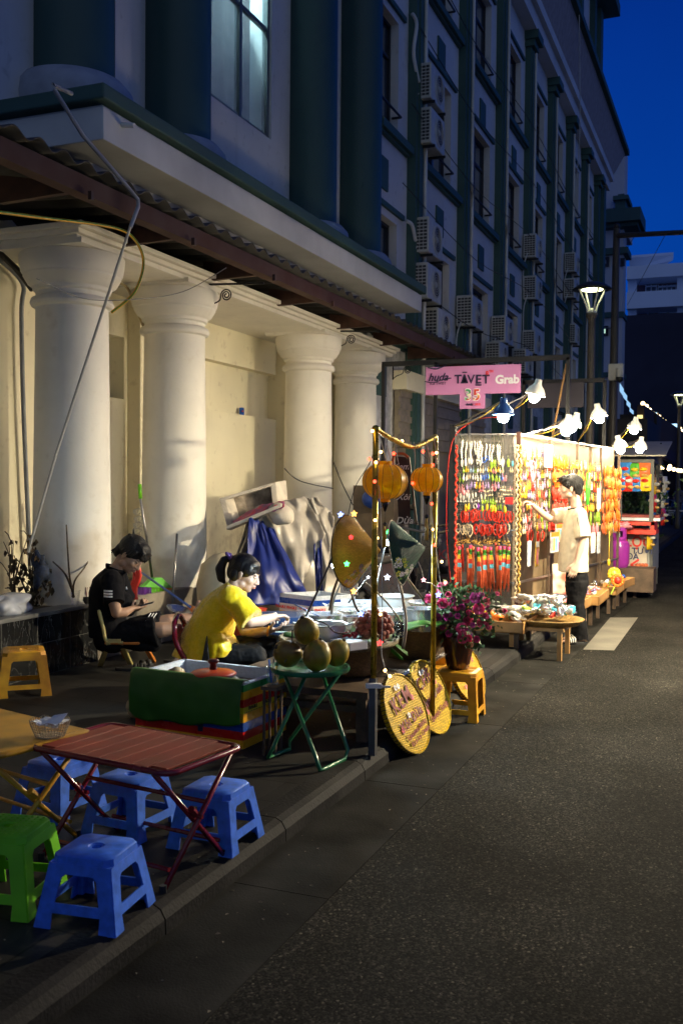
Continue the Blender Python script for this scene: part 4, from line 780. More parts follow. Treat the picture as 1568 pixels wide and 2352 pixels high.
# ---------------- lamp posts ----------------
def post_lamp(p,s,label):
    t=thing('street_lamp',label,'street lamp',tuple(p),0,'round hooded street lamps')
    H=4.42*s
    b=MB(); b.lathe(p,[(.10*s,0),(.10*s,.3*s),(.075*s,.4*s),(.065*s,H-.35*s),(.06*s,H-.1*s),(.095*s,H-.05*s),(.10*s,H)],16); b.build('post',mat('brown grey post',(.13,.11,.08),.5),t,smooth=True)
    b=MB(); b.lathe(p+V((0,0,H+.42*s)),[(.33*s,-.02*s),(.31*s,.005*s),(.23*s,.06*s),(.12*s,.10*s),(.0,.115*s)],28); b.build('hood',mat('dark hood paint',(.03,.035,.035),.4),t,smooth=True)
    for k in range(4):
        a=k/4*2*math.pi+.6; b=MB(); c,s_=math.cos(a),math.sin(a)
        b.tube(catmull([p+V((c*.07*s,s_*.07*s,H)),p+V((c*.11*s,s_*.11*s,H+.14*s)),p+V((c*.19*s,s_*.19*s,H+.30*s)),p+V((c*.24*s,s_*.24*s,H+.41*s))]),.016*s,6); b.build('arm',M_shw,t)
    b=MB(); b.lathe(p+V((0,0,H+.39*s)),[(0,0),(.17*s,.0),(.19*s,.015*s),(.0,.018*s)],20); b.build('light_disc',lamp_mat('warm lamp disc',(.95,1.,.55),7),t)
    b=MB(); b.ball(p+V((0,0,H+.02*s)),.07*s,12,8); b.build('glass_dome',M_shw,t)
    return t
p=onY(1352,1100,17.5); z0=onY(1352,655,17.5).z
post_lamp(V((p.x,17.5,.1)),(z0-.1)/4.9,'lit hooded street lamp with four curved arms beside the tall building')
p=onY(1556,1100,38); z0=onY(1556,902,38).z
post_lamp(V((p.x,38,.0)),(z0)/4.9,'smaller lit hooded street lamp far down the street at the right edge')
pl2=thing('cable_pole','tall dark steel pole with a horizontal arm over the street','pole',(onY(1405,1000,19).x,19,0))
a=onY(1404,1000,19); t_=onY(1415,525,19); b=MB(); b.tube([(a.x,19,.1),(t_.x,19,t_.z)],[.10,.06],14); b.build('mast',mat('dark pole paint',(.05,.045,.04),.5),pl2); b=MB(); b.ball((t_.x,19,t_.z+.04),.06,10,8); b.build('finial',M_black,pl2)
q=onY(1600,532,17.5); b=MB(); b.tube([(t_.x,19,t_.z-.13),(q.x,q.y,q.z)],[.05,.04],10); b.build('arm',MAT['dark pole paint'],pl2)
p=onY(1414,857,18.9); bx=thing('camera_box','small white box with camera dome strapped to the dark pole','security camera',tuple(p)); b=MB(); b.box((p.x-.13,18.78,p.z-.14),(p.x+.14,18.9,p.z+.16)); b.build('box',M_acw,bx,bevel=.01); b=MB(); b.ball((p.x+.08,18.72,p.z-.12),.07,12,8); b.build('dome',M_black,bx); b=MB(); b.cyl((p.x+.08,18.72,p.z-.1),(p.x+.08,18.74,p.z+.06),.07,seg=12); b.build('housing',M_acw,bx)
for (u,v_,n_) in (((1530,533),(1440,700),'thin wire sloping from the pole arm down to the tower'),((1460,536),(1428,590),'short thin wire below the left end of the pole arm')):
    tag(MB().tube([onY(*u,18.4),onY(*v_,30)],.006,4).build('wire',M_blk),n_,'wire')
# ---------------- corner tower ----------------
tw=thing('corner_tower','blue grey corner tower with balustrade, small windows and wide cornice','building',(-3,48,0))
TY=48.; M_tw=mat('tower render',(.50,.51,.54),.8,var=.08,scale=.5)
def tp(x,y): p=onY(x,y,TY); return p.x,p.z
def tb_(b,x0,y0,x1,y1,d0=0,d1=3): a=tp(x0,y0); c=tp(x1,y1); b.box((a[0],TY-d0,c[1]),(c[0],TY+d1,a[1])); return b
a0=tp(1352,0)[0]
b=MB(); b.box((a0-4,TY,0),(tp(1440,0)[0],TY+1.2,tp(0,506)[1])); b.build('wall',M_tw,tw)
b=MB(); tb_(b,1330,500,1474,516,1.0,1.6); tb_(b,1330,516,1466,524,.6,1.4); b.build('cornice',M_green,tw)
b=MB(); tb_(b,1330,578,1442,584,.3,1.3); b.build('band',M_green,tw)
b=MB(); tb_(b,1330,722,1432,729,.2,1.3); b.build('band',M_green,tw)
b=MB(); tb_(b,1330,858,1430,866,.2,1.3); b.build('band',M_green,tw)
b=MB(); tb_(b,1330,472,1420,478,.1,.3); tb_(b,1330,496,1420,500,.1,.3); b.build('balustrade_rail',M_tw,tw)
for i in range(9): b=MB(); p=onY(1384+i*4.6,487,TY); b.lathe((p.x,TY-.0,tp(0,496)[1]),[(.05,0),(.09,.15),(.05,.3),(.06,.42)],8); b.build('baluster',M_tw,tw)
b=MB(); tb_(b,1414,462,1437,502,.4,1); tb_(b,1410,458,1445,464,.6,1.2); tb_(b,1420,450,1434,458,.3,1); b.build('corner_pier',M_green,tw)
b=MB(); tb_(b,1360,440,1410,474,-3,8); b.build('roof_room',M_tw,tw)
for (x0,y0,x1,y1,lit) in [(1381,592,1398,613,0),(1424,594,1434,612,0),(1374,750,1396,772,1)]:
    f=MB(); a=tp(x0,y0); c=tp(x1,y1); w_=.12
    f.box((a[0],TY-.12,c[1]),(c[0],TY-.02,c[1]+w_)); f.box((a[0],TY-.12,a[1]-w_),(c[0],TY-.02,a[1])); f.box((a[0],TY-.12,c[1]+w_),(a[0]+w_,TY-.02,a[1]-w_)); f.box((c[0]-w_,TY-.12,c[1]+w_),(c[0],TY-.02,a[1]-w_)); fo=f.build('window_frame',M_dark,tw)
    f=MB(); f.box((a[0]+w_,TY-.06,c[1]+w_),(c[0]-w_,TY-.04,a[1]-w_)); f.build('pane',lamp_mat('lit greenish pane',(.6,1.,.8),.9) if lit else mat('pale blue pane',(.25,.3,.36),.3),fo)
    if lit: f=MB(); f.add([(a[0]+.05,TY-.13,a[1]-.1),(c[0]+.15,TY-.13,a[1]-.1),(c[0]+.25,TY-.7,c[1]+.25),(a[0]+.3,TY-.7,c[1]+.25)],[(0,1,2,3)]); f.build('open_sash',mat('dull sash glass',(.10,.12,.13),.3),fo,solid=.04)
b=MB(); tb_(b,1378,880,1392,910,.05,.2); b.build('green_panel',M_green,tw)
# ---------------- white building behind and the dark party wall ----------------
wb=thing('white_building','white flat roofed building with brick red walls and lit louvre window','building',(0,88,0))
TY=88.; M_wb=mat('white building paint',(.75,.80,.86),.8,var=.05,scale=.3)
b=MB(); tb_(b,1438,628,1640,820,-3,4); b.build('wall',mat('brick red render',(.20,.10,.11),.8),wb)
for (x0,y0,x1,y1) in [(1438,612,1640,628),(1438,672,1640,698)]: b=MB(); tb_(b,x0,y0,x1,y1,0,3); b.build('floor_slab',M_wb,wb)
b=MB(); tb_(b,1440,585,1515,613,-4,3); b.build('roof_room',M_wb,wb)
b=MB(); a=tp(1440,581); c=tp(1542,586); e_=tp(1508,600); b.add([(a[0],TY+1.5,a[1]),(c[0],TY+1.5,a[1]),(c[0],TY+1.5,c[1]),(e_[0],TY+2.4,e_[1]),(a[0],TY+2.4,e_[1])],[(0,1,2,3,4)]); b.build('flat_roof',M_wb,wb,solid=.4)
for (x0,x1) in [(1438,1458),(1552,1568),(1600,1640)]:
    for ya,yb in ((628,672),(698,730)): b=MB(); tb_(b,x0,ya,x1,yb,-1,1.2); b.build('pier',M_wb,wb)
for (x0,y0,x1,y1) in [(1475,640,1500,671),(1504,640,1546,671),(1480,702,1495,724),(1505,702,1525,724),(1530,702,1548,724)]:
    f=MB(); n_=max(2,int((x1-x0)/9))
    for i in range(n_+1): x=x0+(x1-x0)*i/n_; tb_(f,x-.6,y0,x+.6,y1,-2.7,2.85)
    tb_(f,x0,y0+3,x1,y0+4.2,-2.7,2.84); fo=f.build('window_frame',M_wb,wb); f=MB(); tb_(f,x0,y0,x1,y1,-2.9,2.95); f.build('pane',M_pane,fo)
f=MB()
for i in range(6): tb_(f,1461,591+i*3.0-.6,1493,592.2+i*3.0,-2.8,2.9)
fo=f.build('louvre',mat('louvre slat',(.15,.2,.2),.5),wb); f=MB(); tb_(f,1461,590,1493,609,-2.92,2.97); f.build('lit_pane',lamp_mat('green lit louvres',(.35,.9,.6),.25),fo)
f=MB(); tb_(f,1462,592,1474,595,-2.7,2.78); f.build('tube_light',lamp_mat('green white tube',(.6,1.,.85),3),wb)
dw=thing('dark_hall','large dark windowless hall wall closing the end of the street','building',(4,62,0))
TY=62.; b=MB(); tb_(b,1433,725,2300,1135,0,6); b.build('wall',mat('dark navy wall',(.05,.05,.075),.9,var=.2,scale=.3),dw)
# ---------------- terrace with string lights ----------------
M_str=lamp_mat('string light bulb',(1.,.74,.38),9)
tr=thing('lit_terrace','two storey terrace with dark awning and glowing columns far down the street','building',(0,42,0))
TY=42.
P0,P1=onY(1472,930,30),onY(1568,1000,50)
def ln(x,y): return onY(x,y,30+(x-1472)/96*14)
b=MB(); q=[ln(1470,930),ln(1600,1018),ln(1600,1095),ln(1470,1035)]; b.add(q,[(0,1,2,3)]); b.build('upper_wall',mat('dark brown terrace wall',(.05,.03,.025),.8),tr,solid=.2)
q=[ln(1450,975),ln(1600,1075),ln(1600,1092),ln(1450,1010)]; b=MB(); b.add([V((p.x-.0,p.y-.4,p.z)) for p in q],[(0,1,2,3)]); b.build('awning_valance',mat('dark plum canvas',(.04,.02,.04),.8),tr,solid=.05)
for i,(x,y) in enumerate([(1479,930),(1487,936),(1494,944),(1501,951),(1508,955),(1515,959),(1522,965),(1528,969),(1534,975),(1540,980),(1546,984),(1552,989),(1562,985),(1568,991)]):
    p=ln(x,y)+V((0,-.5,0)); tag(MB().ball(p,.06,10,8).build('string_bulb',M_str,smooth=True),'round warm bulb of the sloping string along the far terrace roof','light bulb','sloping terrace string lights')
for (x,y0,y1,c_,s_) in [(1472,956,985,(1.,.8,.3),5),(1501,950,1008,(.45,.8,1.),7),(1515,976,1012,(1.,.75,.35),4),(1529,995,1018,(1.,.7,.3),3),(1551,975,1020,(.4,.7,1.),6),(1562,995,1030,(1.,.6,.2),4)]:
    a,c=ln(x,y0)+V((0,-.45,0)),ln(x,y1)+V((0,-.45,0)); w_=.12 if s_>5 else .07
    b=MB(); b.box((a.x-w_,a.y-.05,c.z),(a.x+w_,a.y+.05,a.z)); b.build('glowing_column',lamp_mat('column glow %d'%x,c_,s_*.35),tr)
b=MB(); 
for i,(x,y,y2) in enumerate([(1422,885,910),(1430,900,922),(1438,918,938),(1445,935,952),(1452,950,960)]):
    a,c=onY(x,y,26+i*3),onY(x+8,y2,27.5+i*3); b=MB(); b.obox((a.x,a.y,c.z),(c.x-a.x,c.y-a.y,0),(0,.1,0),(0,0,(y2-y)*.008)); tag(b.build('light_panel',lamp_mat('icy panel light',(.35,.65,1.),1.0)),'icy blue glowing shop panel in a receding row beyond the dark pole','sign','icy shop panels')
for i,(x,y) in enumerate([(1510,1071),(1520,1074),(1535,1077),(1537,1071),(1546,1078),(1556,1080),(1563,1081)]):
    p=onY(x,y,34); tag(MB().ball(p,.06,10,8).build('string_bulb',M_str,smooth=True),'warm bulb of the level row over the far pavement tables','light bulb','level row of far bulbs')
for i,(x,w_) in enumerate([(1432,18),(1466,24)]):
    p=onY(x,1100,24+i*8); b=MB(); b.box((p.x-.6,p.y,.1),(p.x+.5,p.y+3,p.z+1.4+i*.6)); tag(b.build('market_kiosk',mat('dark kiosk',(.03,.028,.03),.7,var=.3)),['dark kiosk block behind the rack end','dark kiosk block behind the snack stall'][i],'kiosk')
# distant low dark houses
fb=MB(); 
for i,(x0,x1,y0) in enumerate([(1440,1500,1000),(1500,1568,1030),(1568,1700,1010)]):
    TY=55-i; b=MB(); tb_(b,x0,y0,x1+1,1128,0,4); tag(b.build('distant_house',mat('dim house front %d'%i,[(.045,.03,.05),(.04,.03,.035),(.03,.028,.04)][i],.8,var=.4,scale=.6)),['dim low house behind the snack stall','dim low house right of the snack stall','dim low house at the right edge'][i],'house')
# ---------------- snack stall ----------------
ss=thing('snack_stall','snack stall of grey steel posts with a white lettered cart under hanging snack bags','stall',(-1.5,15.6,0))
def sY(x,y,Y=15.4): return onY(x,y,Y)
b=MB(); a=sY(1497,1055); b.box((a.x-.03,15.37,0),(a.x+.03,15.43,a.z)); b.build('post',mat('dull stall post',(.10,.10,.09),.6),ss)
b=MB(); c=sY(1424,1055); b.box((c.x-.03,15.37,.1),(c.x+.03,15.43,a.z)); b.build('post',mat('dull stall post',(.10,.10,.09),.6),ss)
b=MB(); c2=onY(1509,1060,17.2); b.box((c2.x-.03,17.17,0),(c2.x+.03,17.23,a.z)); b.build('post',mat('dull stall post',(.10,.10,.09),.6),ss)
b=MB(); b.box((c.x,15.38,a.z-.05),(a.x,15.42,a.z)); b.bar((a.x,15.4,a.z-.02),(c2.x,17.2,a.z-.02),.04); b.build('top_rail',MAT['dull stall post'],ss)
M_rain=mat('greyish roof sheet',(.30,.28,.24),.5); b=MB(); b.add([(c.x-.1,15.2,a.z+.05),(a.x+.2,15.2,a.z+.05),(c2.x+.2,17.6,a.z+.35),(c.x-.1,17.6,a.z+.35)],[(0,1,2,3)]); b.build('roof_sheet',M_rain,ss,solid=.02)
p0,p1=sY(1436,1228,15.3),sY(1484,1306,15.3); b=MB(); b.box((p0.x-.35,15.3,.25),(p1.x,16.6,p0.z)); b.build('cart_body',mat('white cart panel',(.45,.40,.32),.5,var=.06),ss)
b=MB(); b.box((p1.x+.005,15.35,.28),(p1.x+.03,17.1,p0.z)); b.build('cart_side',mat('dull white side panel',(.35,.36,.33),.5,var=.2),ss)
TR=mat('red shop lettering',(.6,.03,.02),.5,var=0); TB=mat('blue black shop lettering',(.03,.04,.10),.5,var=0)
text('LỘC',.20,TR,sY(1465,1246,15.29),(1,0,0),(0,0,1),ss,bold=.005); text('G TƯƠI',.125,TB,sY(1463,1266,15.29),(1,0,0),(0,0,1),ss,bold=.003); text('ĐÁ',.125,TB,sY(1452,1279,15.29),(1,0,0),(0,0,1),ss,bold=.003)
text('NƯỚC MÍA',.15,TB,(p1.x+.035,16.2,.75),(0,1,0),(0,0,1),ss)
b=MB(); q=sY(1448,1297,15.29); b.bar(q+V((0,0,0)),q+V((.11,0,.08)),.03); b.bar(q,q+V((.11,0,-.08)),.03); b.build('red_arrow',TR,ss)
b=MB()
for i in range(7): b.ball(sY(1462+i*3.3,1298+(i%2)*4,15.28),(.035,.006,.03),7,5)
b.build('painted_fruit',mat('orange red painted fruit',(.6,.12,.03),.5,var=.4,scale=30),ss)
p=sY(1450,1222,15.2); b=MB(); b.box((p.x-.35,15.0,p.z-.02),(p.x+.35,15.6,p.z+.04)); b.box((p.x-.33,15.0,p.z+.04),(p.x-.28,15.6,p.z+.16)); b.box((p.x+.28,15.0,p.z+.04),(p.x+.33,15.6,p.z+.16)); b.box((p.x-.33,15.0,p.z+.11),(p.x+.33,15.04,p.z+.16)); tag(b.build('red_rack',mat('red enamel',(.6,.04,.02),.4)),'red metal rack standing on the cart above the gas bottle','rack')
p=sY(1450,1190,15.6); b=MB(); b.box((p.x-.42,15.4,p.z-.03),(p.x+.42,16.3,p.z+.01)); b.build('counter_shelf',M_alu,ss)
b=MB(); b.hexa([p+V((-.4,-.0,.0)),p+V((.4,0,0)),p+V((.4,.7,0)),p+V((-.4,.7,0)),p+V((-.4,.0,.05)),p+V((.4,0,.05)),p+V((.4,.7,.05)),p+V((-.4,.7,.05))]); tag(b.build('red_tray',mat('dull red cloth',(.25,.05,.04),.7)),'dull red folded cloth on the steel counter of the snack stall','cloth')
# foliage dark behind
b=MB(); rr=random.Random(5)
c=onY(1458,1150,17.0)
for i in range(900):
    p=c+V((rr.gauss(0,.24),rr.gauss(0,.22),rr.gauss(0,.26))); a_=V((rr.uniform(-1,1),rr.uniform(-1,1),rr.uniform(-1,1))).normalized()*.05; d_=V((rr.uniform(-1,1),rr.uniform(-1,1),rr.uniform(-1,1))).normalized()*.025; b.add([p-a_,p+d_,p+a_,p-d_],[(0,1,2,3)])
bu=thing('potted_bush','dark green bush standing behind the snack bags','plant',(c.x,c.y,0)); b.build('foliage',mat('dark bush leaves',(.03,.07,.02),.6),bu,smooth=False); b=MB(); b.tube([(c.x,c.y,.1),(c.x,c.y,c.z-.2)],.03,6); b.build('stem',M_wood2,bu)
# gas bottle
p=onY(1419,1300,14.85); gz=p.z-.02; gb_=thing('gas_bottle','purple gas bottle with punched collar beside the lettered cart','gas bottle',(p.x,14.9,gz))
M_pur=mat('purple enamel',(.30,.03,.30),.3,coat=.4,var=.06)
b=MB(); b.lathe((p.x,14.9,gz),[(.12,0),(.13,.02),(.148,.06),(.15,.30),(.145,.34),(.12,.38),(.07,.41),(0,.42)],28); b.build('bottle_body',M_pur,gb_)
b=MB(); 
for i in range(20):
    a0_=i/20*2*math.pi; a1_=(i+1)/20*2*math.pi
    mid=(a0_+a1_)/2; z0_=.40; z1_=.58
    segs=[(z0_,z1_)] if not (3.9<mid<5.4) else [(z0_,.44),(.53,z1_)]
    for (u,v_) in segs: b.add([(p.x+.10*math.cos(a0_),14.9+.10*math.sin(a0_),gz+u),(p.x+.10*math.cos(a1_),14.9+.10*math.sin(a1_),gz+u),(p.x+.10*math.cos(a1_),14.9+.10*math.sin(a1_),gz+v_),(p.x+.10*math.cos(a0_),14.9+.10*math.sin(a0_),gz+v_)],[(0,1,2,3)])
b.build('collar',M_pur,gb_,solid=.008); b=MB(); b.cyl((p.x,14.9,gz+.42),(p.x,14.9,gz+.5),.02); b.build('valve',M_steel,gb_)
b=MB(); b.box((p.x-.3,14.7,.1),(p.x+.5,15.2,gz)); tag(b.build('low_stand',M_wood2),'low dark stand under the purple gas bottle','stand')
# snack bags
def chip(p,ex,m,label,logo=None,w_=.19,h_=.25,name='snack_bag'):
    ex=V(ex).normalized(); n=V((0,0,1)).cross(ex).normalized(); t=thing(name,label,'snack bag',tuple(p),0,'hanging snack bags'); b=MB(); 
    def fn(u,v):
        k=math.sin(math.pi*min(max((v-.06)/.88,0),1))**.5*math.sin(math.pi*min(max(u,0),1))**.5
        return p+ex*((u-.5)*w_*(1-.06*math.sin(v*math.pi)))+V((0,0,(v-1)*h_))
    nu,nv=8,10
    f1=lambda u,v:fn(u,v)-n*(.035*(math.sin(math.pi*u)**.6 if 0<u<1 else 0)*(math.sin(math.pi*v)**.6 if 0<v<1 else 0))
    f2=lambda u,v:fn(u,v)+n*(.035*(math.sin(math.pi*u)**.6 if 0<u<1 else 0)*(math.sin(math.pi*v)**.6 if 0<v<1 else 0))
    b.grid(f1,nu,nv); b.grid(f2,nu,nv); b.build('bag_body',m,t,smooth=True)
    if logo:
        for s in (-1,1):
            b=MB(); b.ball(p+n*s*.036+V((0,0,-h_*.38)),(.055,.055,.03),10,6); b.build('logo_patch',logo[0],t); b=MB(); b.ball(p+n*s*.030+V((0,0,-h_*.74))+ex*.02,(.05,.05,.025),8,5,nz=.5,f=20); b.build('picture_patch',logo[1],t)
    return t
mb_=lambda n_,c_:mat(n_+' foil bag',c_,.25,var=.1,scale=20,coat=.6,bump=.3,bs=25)
BL,RD,YL,GN,WT,OR=mb_('blue',(.03,.18,.5)),mb_('red',(.6,.03,.02)),mb_('yellow',(.8,.5,.02)),mb_('green',(.08,.35,.03)),mb_('white',(.75,.72,.6)),mb_('orange',(.65,.15,.04))
lg=(RD,mat('golden crisp print',(.65,.4,.1),.4)); 
for (x,y,m_,l_,lab) in [(1435,1062,BL,lg,'blue snack bag, leftmost of the top hanging row'),(1457,1064,GN,(YL,lg[1]),'green snack bag in the middle of the top hanging row'),(1478,1063,OR,(YL,lg[1]),'red orange snack bag, rightmost of the top row'),(1427,1089,BL,lg,'blue snack bag at the left of the second hanging row'),(1444,1090,RD,(WT,lg[1]),'red snack bag in the second hanging row'),(1460,1090,BL,lg,'blue snack bag right of the red one in the second hanging row'),(1480,1089,YL,(RD,lg[1]),'yellow snack bag at the right of the second hanging row')]:
    p=sY(x,y,15.34); chip(p,(1,0,0),m_,lab,l_)
for (x,y,Y,m_,lab) in [(1501,1096,15.8,YL,'yellow and white snack bag on the street side of the post'),(1501,1134,15.8,RD,'red snack bag on the street side of the post'),(1499,1178,15.8,BL,'blue snack bag on the street side of the post'),(1491,1218,15.2,YL,'yellow snack bag hanging lowest at the front post'),(1508,1078,17.3,OR,'dark red snack bag on the rear post'),(1526,1094,17.3,WT,'white green snack bag hanging outermost at the rear'),(1522,1128,17.3,WT,'white and yellow snack bag below it on the rear line'),(1522,1168,17.3,RD,'red snack bag low on the rear line')]:
    chip(onY(x,y,Y),(.35,1,0),m_,lab,(WT,lg[1]),h_=.28)
b=MB(); tag(b.tube([onY(1500,1062,15.5),onY(1530,1085,17.3)],.006,4).build('hanging_line',M_blk),'dark line carrying the outer snack bags','line')
p=sY(1403,1218,14.7); blb=blob('plastic_bag',GM['white'],.12,seed=4); blb.location=p; blb.scale=(.6,.5,1.6); tag(blb,'long white plastic bag hanging left above the gas bottle','bag')
p=sY(1434,1212,14.9); blb=blob('plastic_bag',GM['pink'],.1,seed=6); blb.location=p; tag(blb,'crumpled pale bag lying on the gas bottle collar','bag')
# ---------------- furniture ----------------
def stool(name,label,m,top=.22,foot=.30,h=.24,holes='round',group=None,stripes=False):
    t=thing(name,label,'stool',(0,0,0),0,group); a,f=top/2,foot/2
    # seat
    # seat as a ring of quads round a hole, so the finger hole is real
    b=MB(); seg=24; hr=.018
    def sq(t_,r):
        c,s=math.cos(t_),math.sin(t_); k=r/max(abs(c),abs(s)); return c*k,s*k
    rings=[]
    for (rr,z,shape) in [(hr,h-.022,0),(hr,h-.004,0),(hr+.008,h-.004,0),(hr+.010,h,0),(a-.008,h,1),(a,h-.006,1),(a+.003,h-.03,1),(a-.004,h-.03,1),(a-.012,h-.014,1),(hr+.01,h-.014,0)]:
        ring=[]
        for k in range(seg):
            t_=2*math.pi*(k+.5)/seg*1.0; 
            if shape: x,y=sq(t_,rr)
            else: x,y=math.cos(t_)*rr,math.sin(t_)*rr
            ring.append((x,y,z))
        rings.append(ring)
    vs=[p for r_ in rings for p in r_]; fs=[]
    for i in range(len(rings)-1):
        for k in range(seg): k2=(k+1)%seg; fs.append((i*seg+k,i*seg+k2,(i+1)*seg+k2,(i+1)*seg+k))
    b.add(vs,fs); b.build('seat',m,t,smooth='auto')
    if stripes:
        b=MB()
        for i in range(5):
            for j in (-1,1): b.box((-a*.8,-.0+j*a*.45-.035+i*.018-.004,h+.0005),(-a*.08,j*a*.45-.035+i*.018+.004,h+.003)); b.box((a*.08,-.0+j*a*.45-.035+i*.018-.004,h+.0005),(a*.8,j*a*.45-.035+i*.018+.004,h+.003))
        b.build('seat_ribs',m,t)
    # four side frames: two legs + apron + low rail cut as one plate
    lw=.052*foot/.3
    zt=h-.028
    def P(u,z): return u
    for k in range(4):
        M=Matrix.Rotation(k*math.pi/2,3,'Z')
        # plate outline in (x,z) at outward y
        def hw(z): return f+(a+.002-f)*(z/zt)
        out=[(-hw(0),0),(-hw(0)+lw*1.15,0),(-hw(.06)+lw*.95,.052),(hw(.06)-lw*.95,.052),(hw(0)-lw*1.15,0),(hw(0),0),(hw(zt),zt),(-hw(zt),zt)]
        z1_,z2_=.085,h-.062
        ca=lambda x,z:M@V((x,-hw(z),z))
        # build with quads: outer outline minus window
        cor_=.014
        win=[(-hw(z1_)+lw,z1_),(hw(z1_)-lw,z1_),(hw(z2_)-lw,z2_-cor_),(hw(z2_)-lw-cor_,z2_),(-hw(z2_)+lw+cor_,z2_),(-hw(z2_)+lw,z2_-cor_)]
        vs=[ca(*p) for p in out+win]; o=len(out)
        fs=[(0,1,2,o+0),(2,3,o+1,o+0),(3,4,5,o+1),(5,6,o+2,o+1),(6,o+3,o+2),(6,7,o+4,o+3),(7,o+5,o+4),(7,0,o+0,o+5)]
        b=MB(); b.add(vs,fs); b.build('leg_frame',m,t,solid=.007,world=True)
        if k in (0,): pass
    for sx in (-1,1):
        for sy in (-1,1):
            b=MB(); b.hexa([(sx*(f-.0),sy*(f-.0),0),(sx*(f-.028),sy*f,0),(sx*(f-.028),sy*(f-.028),0),(sx*f,sy*(f-.028),0)]+[(sx*(a),sy*(a),zt),(sx*(a-.022),sy*a,zt),(sx*(a-.022),sy*(a-.022),zt),(sx*a,sy*(a-.022),zt)])
            b.build('leg',m,t,bevel=.006)
    return t
def put(t,x,y,z,rz,label=None):
    o=t if label is None else dup(t,label=label)
    o.location=(x,y,z); o.rotation_euler=(0,0,R(rz)); return o
s1=stool('plastic_stool','blue plastic stool nearest the camera, in front of the red table',M_blueP,group='small blue plastic stools')
put(s1,-2.055,2.86,.1,7)
put(s1,-2.02,3.645,.1,1,'blue plastic stool at the kerb end of the red table')
put(s1,-2.43,3.63,.1,-4,'blue plastic stool half under the far side of the red table')
put(s1,-2.86,3.70,.1,-7,'blue plastic stool behind the yellow table legs')
s2=stool('plastic_stool','lime green plastic stool cut by the left edge of the photo',M_greenP,top=.23,foot=.31,h=.275); put(s2,-2.41,2.83,.1,12)
b=MB()
for i in range(9):
    for j in range(9):
        if abs(i-4)+abs(j-4)>1: b.ball((-.09+i*.0225,-.09+j*.0225,.275),(.006,.006,.003),6,4)
o=b.build('seat_dimples',M_greenP,s2,world=False)
s3=stool('plastic_stool','worn yellow plastic stool standing alone by the marble planter',M_yelP,top=.285,foot=.36,h=.31,stripes=True); put(s3,-4.72,5.70,.1,-48)
s4=stool('plastic_stool','yellow plastic stool carrying the flower vase at the kerb',M_yelP,top=.275,foot=.31,h=.335,stripes=True); put(s4,-1.79,6.64,.0,3)
# folding tables
def fold_table(name,label,m,mt,W_,D_,h,slats=True):
    t=thing(name,label,'table',(0,0,0)); r=.011
    def rr(w,d,c,n=5):
        o=[]
        for (cx_,cy_,a0) in ((w-c,d-c,0),(-w+c,d-c,90),(-w+c,-d+c,180),(w-c,-d+c,270)):
            for k in range(n+1): a_=R(a0+90*k/n); o.append((cx_+c*math.cos(a_),cy_+c*math.sin(a_)))
        return o
    o=rr(W_/2,D_/2,.05); b=MB(); b.tube([(x,y,h-.012) for x,y in o+o[:2]],.0125,8,False); b.build('rim',m,t,smooth=True)
    if slats:
        n=8; x0=-W_/2+.035; sw=(W_-.07)/n
        for i in range(n):
            d=D_/2-.006 if 0<i<n-1 else D_/2-.03
            b=MB(); b.box((x0+i*sw+.002,-d,h-.012),(x0+(i+1)*sw-.002,d,h-.002)); b.build('slat',mt,t,bevel=.002)
    else:
        b=MB(); b.prism((0,0,h-.012),(1,0,0),(0,1,0),rr(W_/2-.004,D_/2-.004,.048),(0,0,.012)); b.build('tabletop',mt,t,bevel=.003)
    x=W_/2-.045
    for sx in (-1,1):
        for k,(ya,yb,dx) in enumerate(((-D_/2+.02,D_/2-.0,0),(D_/2-.02,-D_/2+.0,-.028))):
            b=MB(); b.tube([(sx*(x+dx),ya,.004),(sx*(x+dx),yb,h-.02)],r,8); b.build('leg',m,t,smooth=True)
            b=MB(); b.cyl((sx*(x+dx),ya,0),(sx*(x+dx),ya,.03),r*1.3,seg=8); b.build('foot_cap',M_black,t)
        b=MB(); b.cyl((sx*(x+.02),0,h*.5-.005),(sx*(x-.05),0,h*.5-.005),.008,seg=8); b.cyl((sx*(x-.014),-.03,h*.56),(sx*(x-.014),.0,h*.5),.016,seg=8); b.build('hinge',m,t)
    for (yy,zz,dx) in ((-D_/2+.055,.075,0),(D_/2-.055,.075,-.028),(.05,h*.58,0)):
        b=MB(); b.tube([(-x-dx,yy,zz),(x+dx,yy,zz)],.009,8); b.build('cross_tube',m,t)
    return t
M_dred=mat('dark red enamel tube',(.20,.012,.018),.25,var=.15,scale=10,coat=.3)
M_slat=mat('brick red table slats',(.30,.05,.025),.5,var=.2,scale=6,spec=.3)
rt=fold_table('folding_table','dark red slatted folding table beside the kerb',M_dred,M_slat,.71,.45,.46); put(rt,-2.215,3.345,.1,-8)
yt=fold_table('folding_table','yellow folding table behind the red one, at the left edge',mat('yellow enamel tube',(.60,.30,.02),.3,var=.2,scale=12,vcol=(.4,.2,.02)),mat('worn yellow table top',(.62,.32,.03),.4,var=.15,scale=7),.8,.47,.46,False); put(yt,-2.95,3.33,.1,-15)
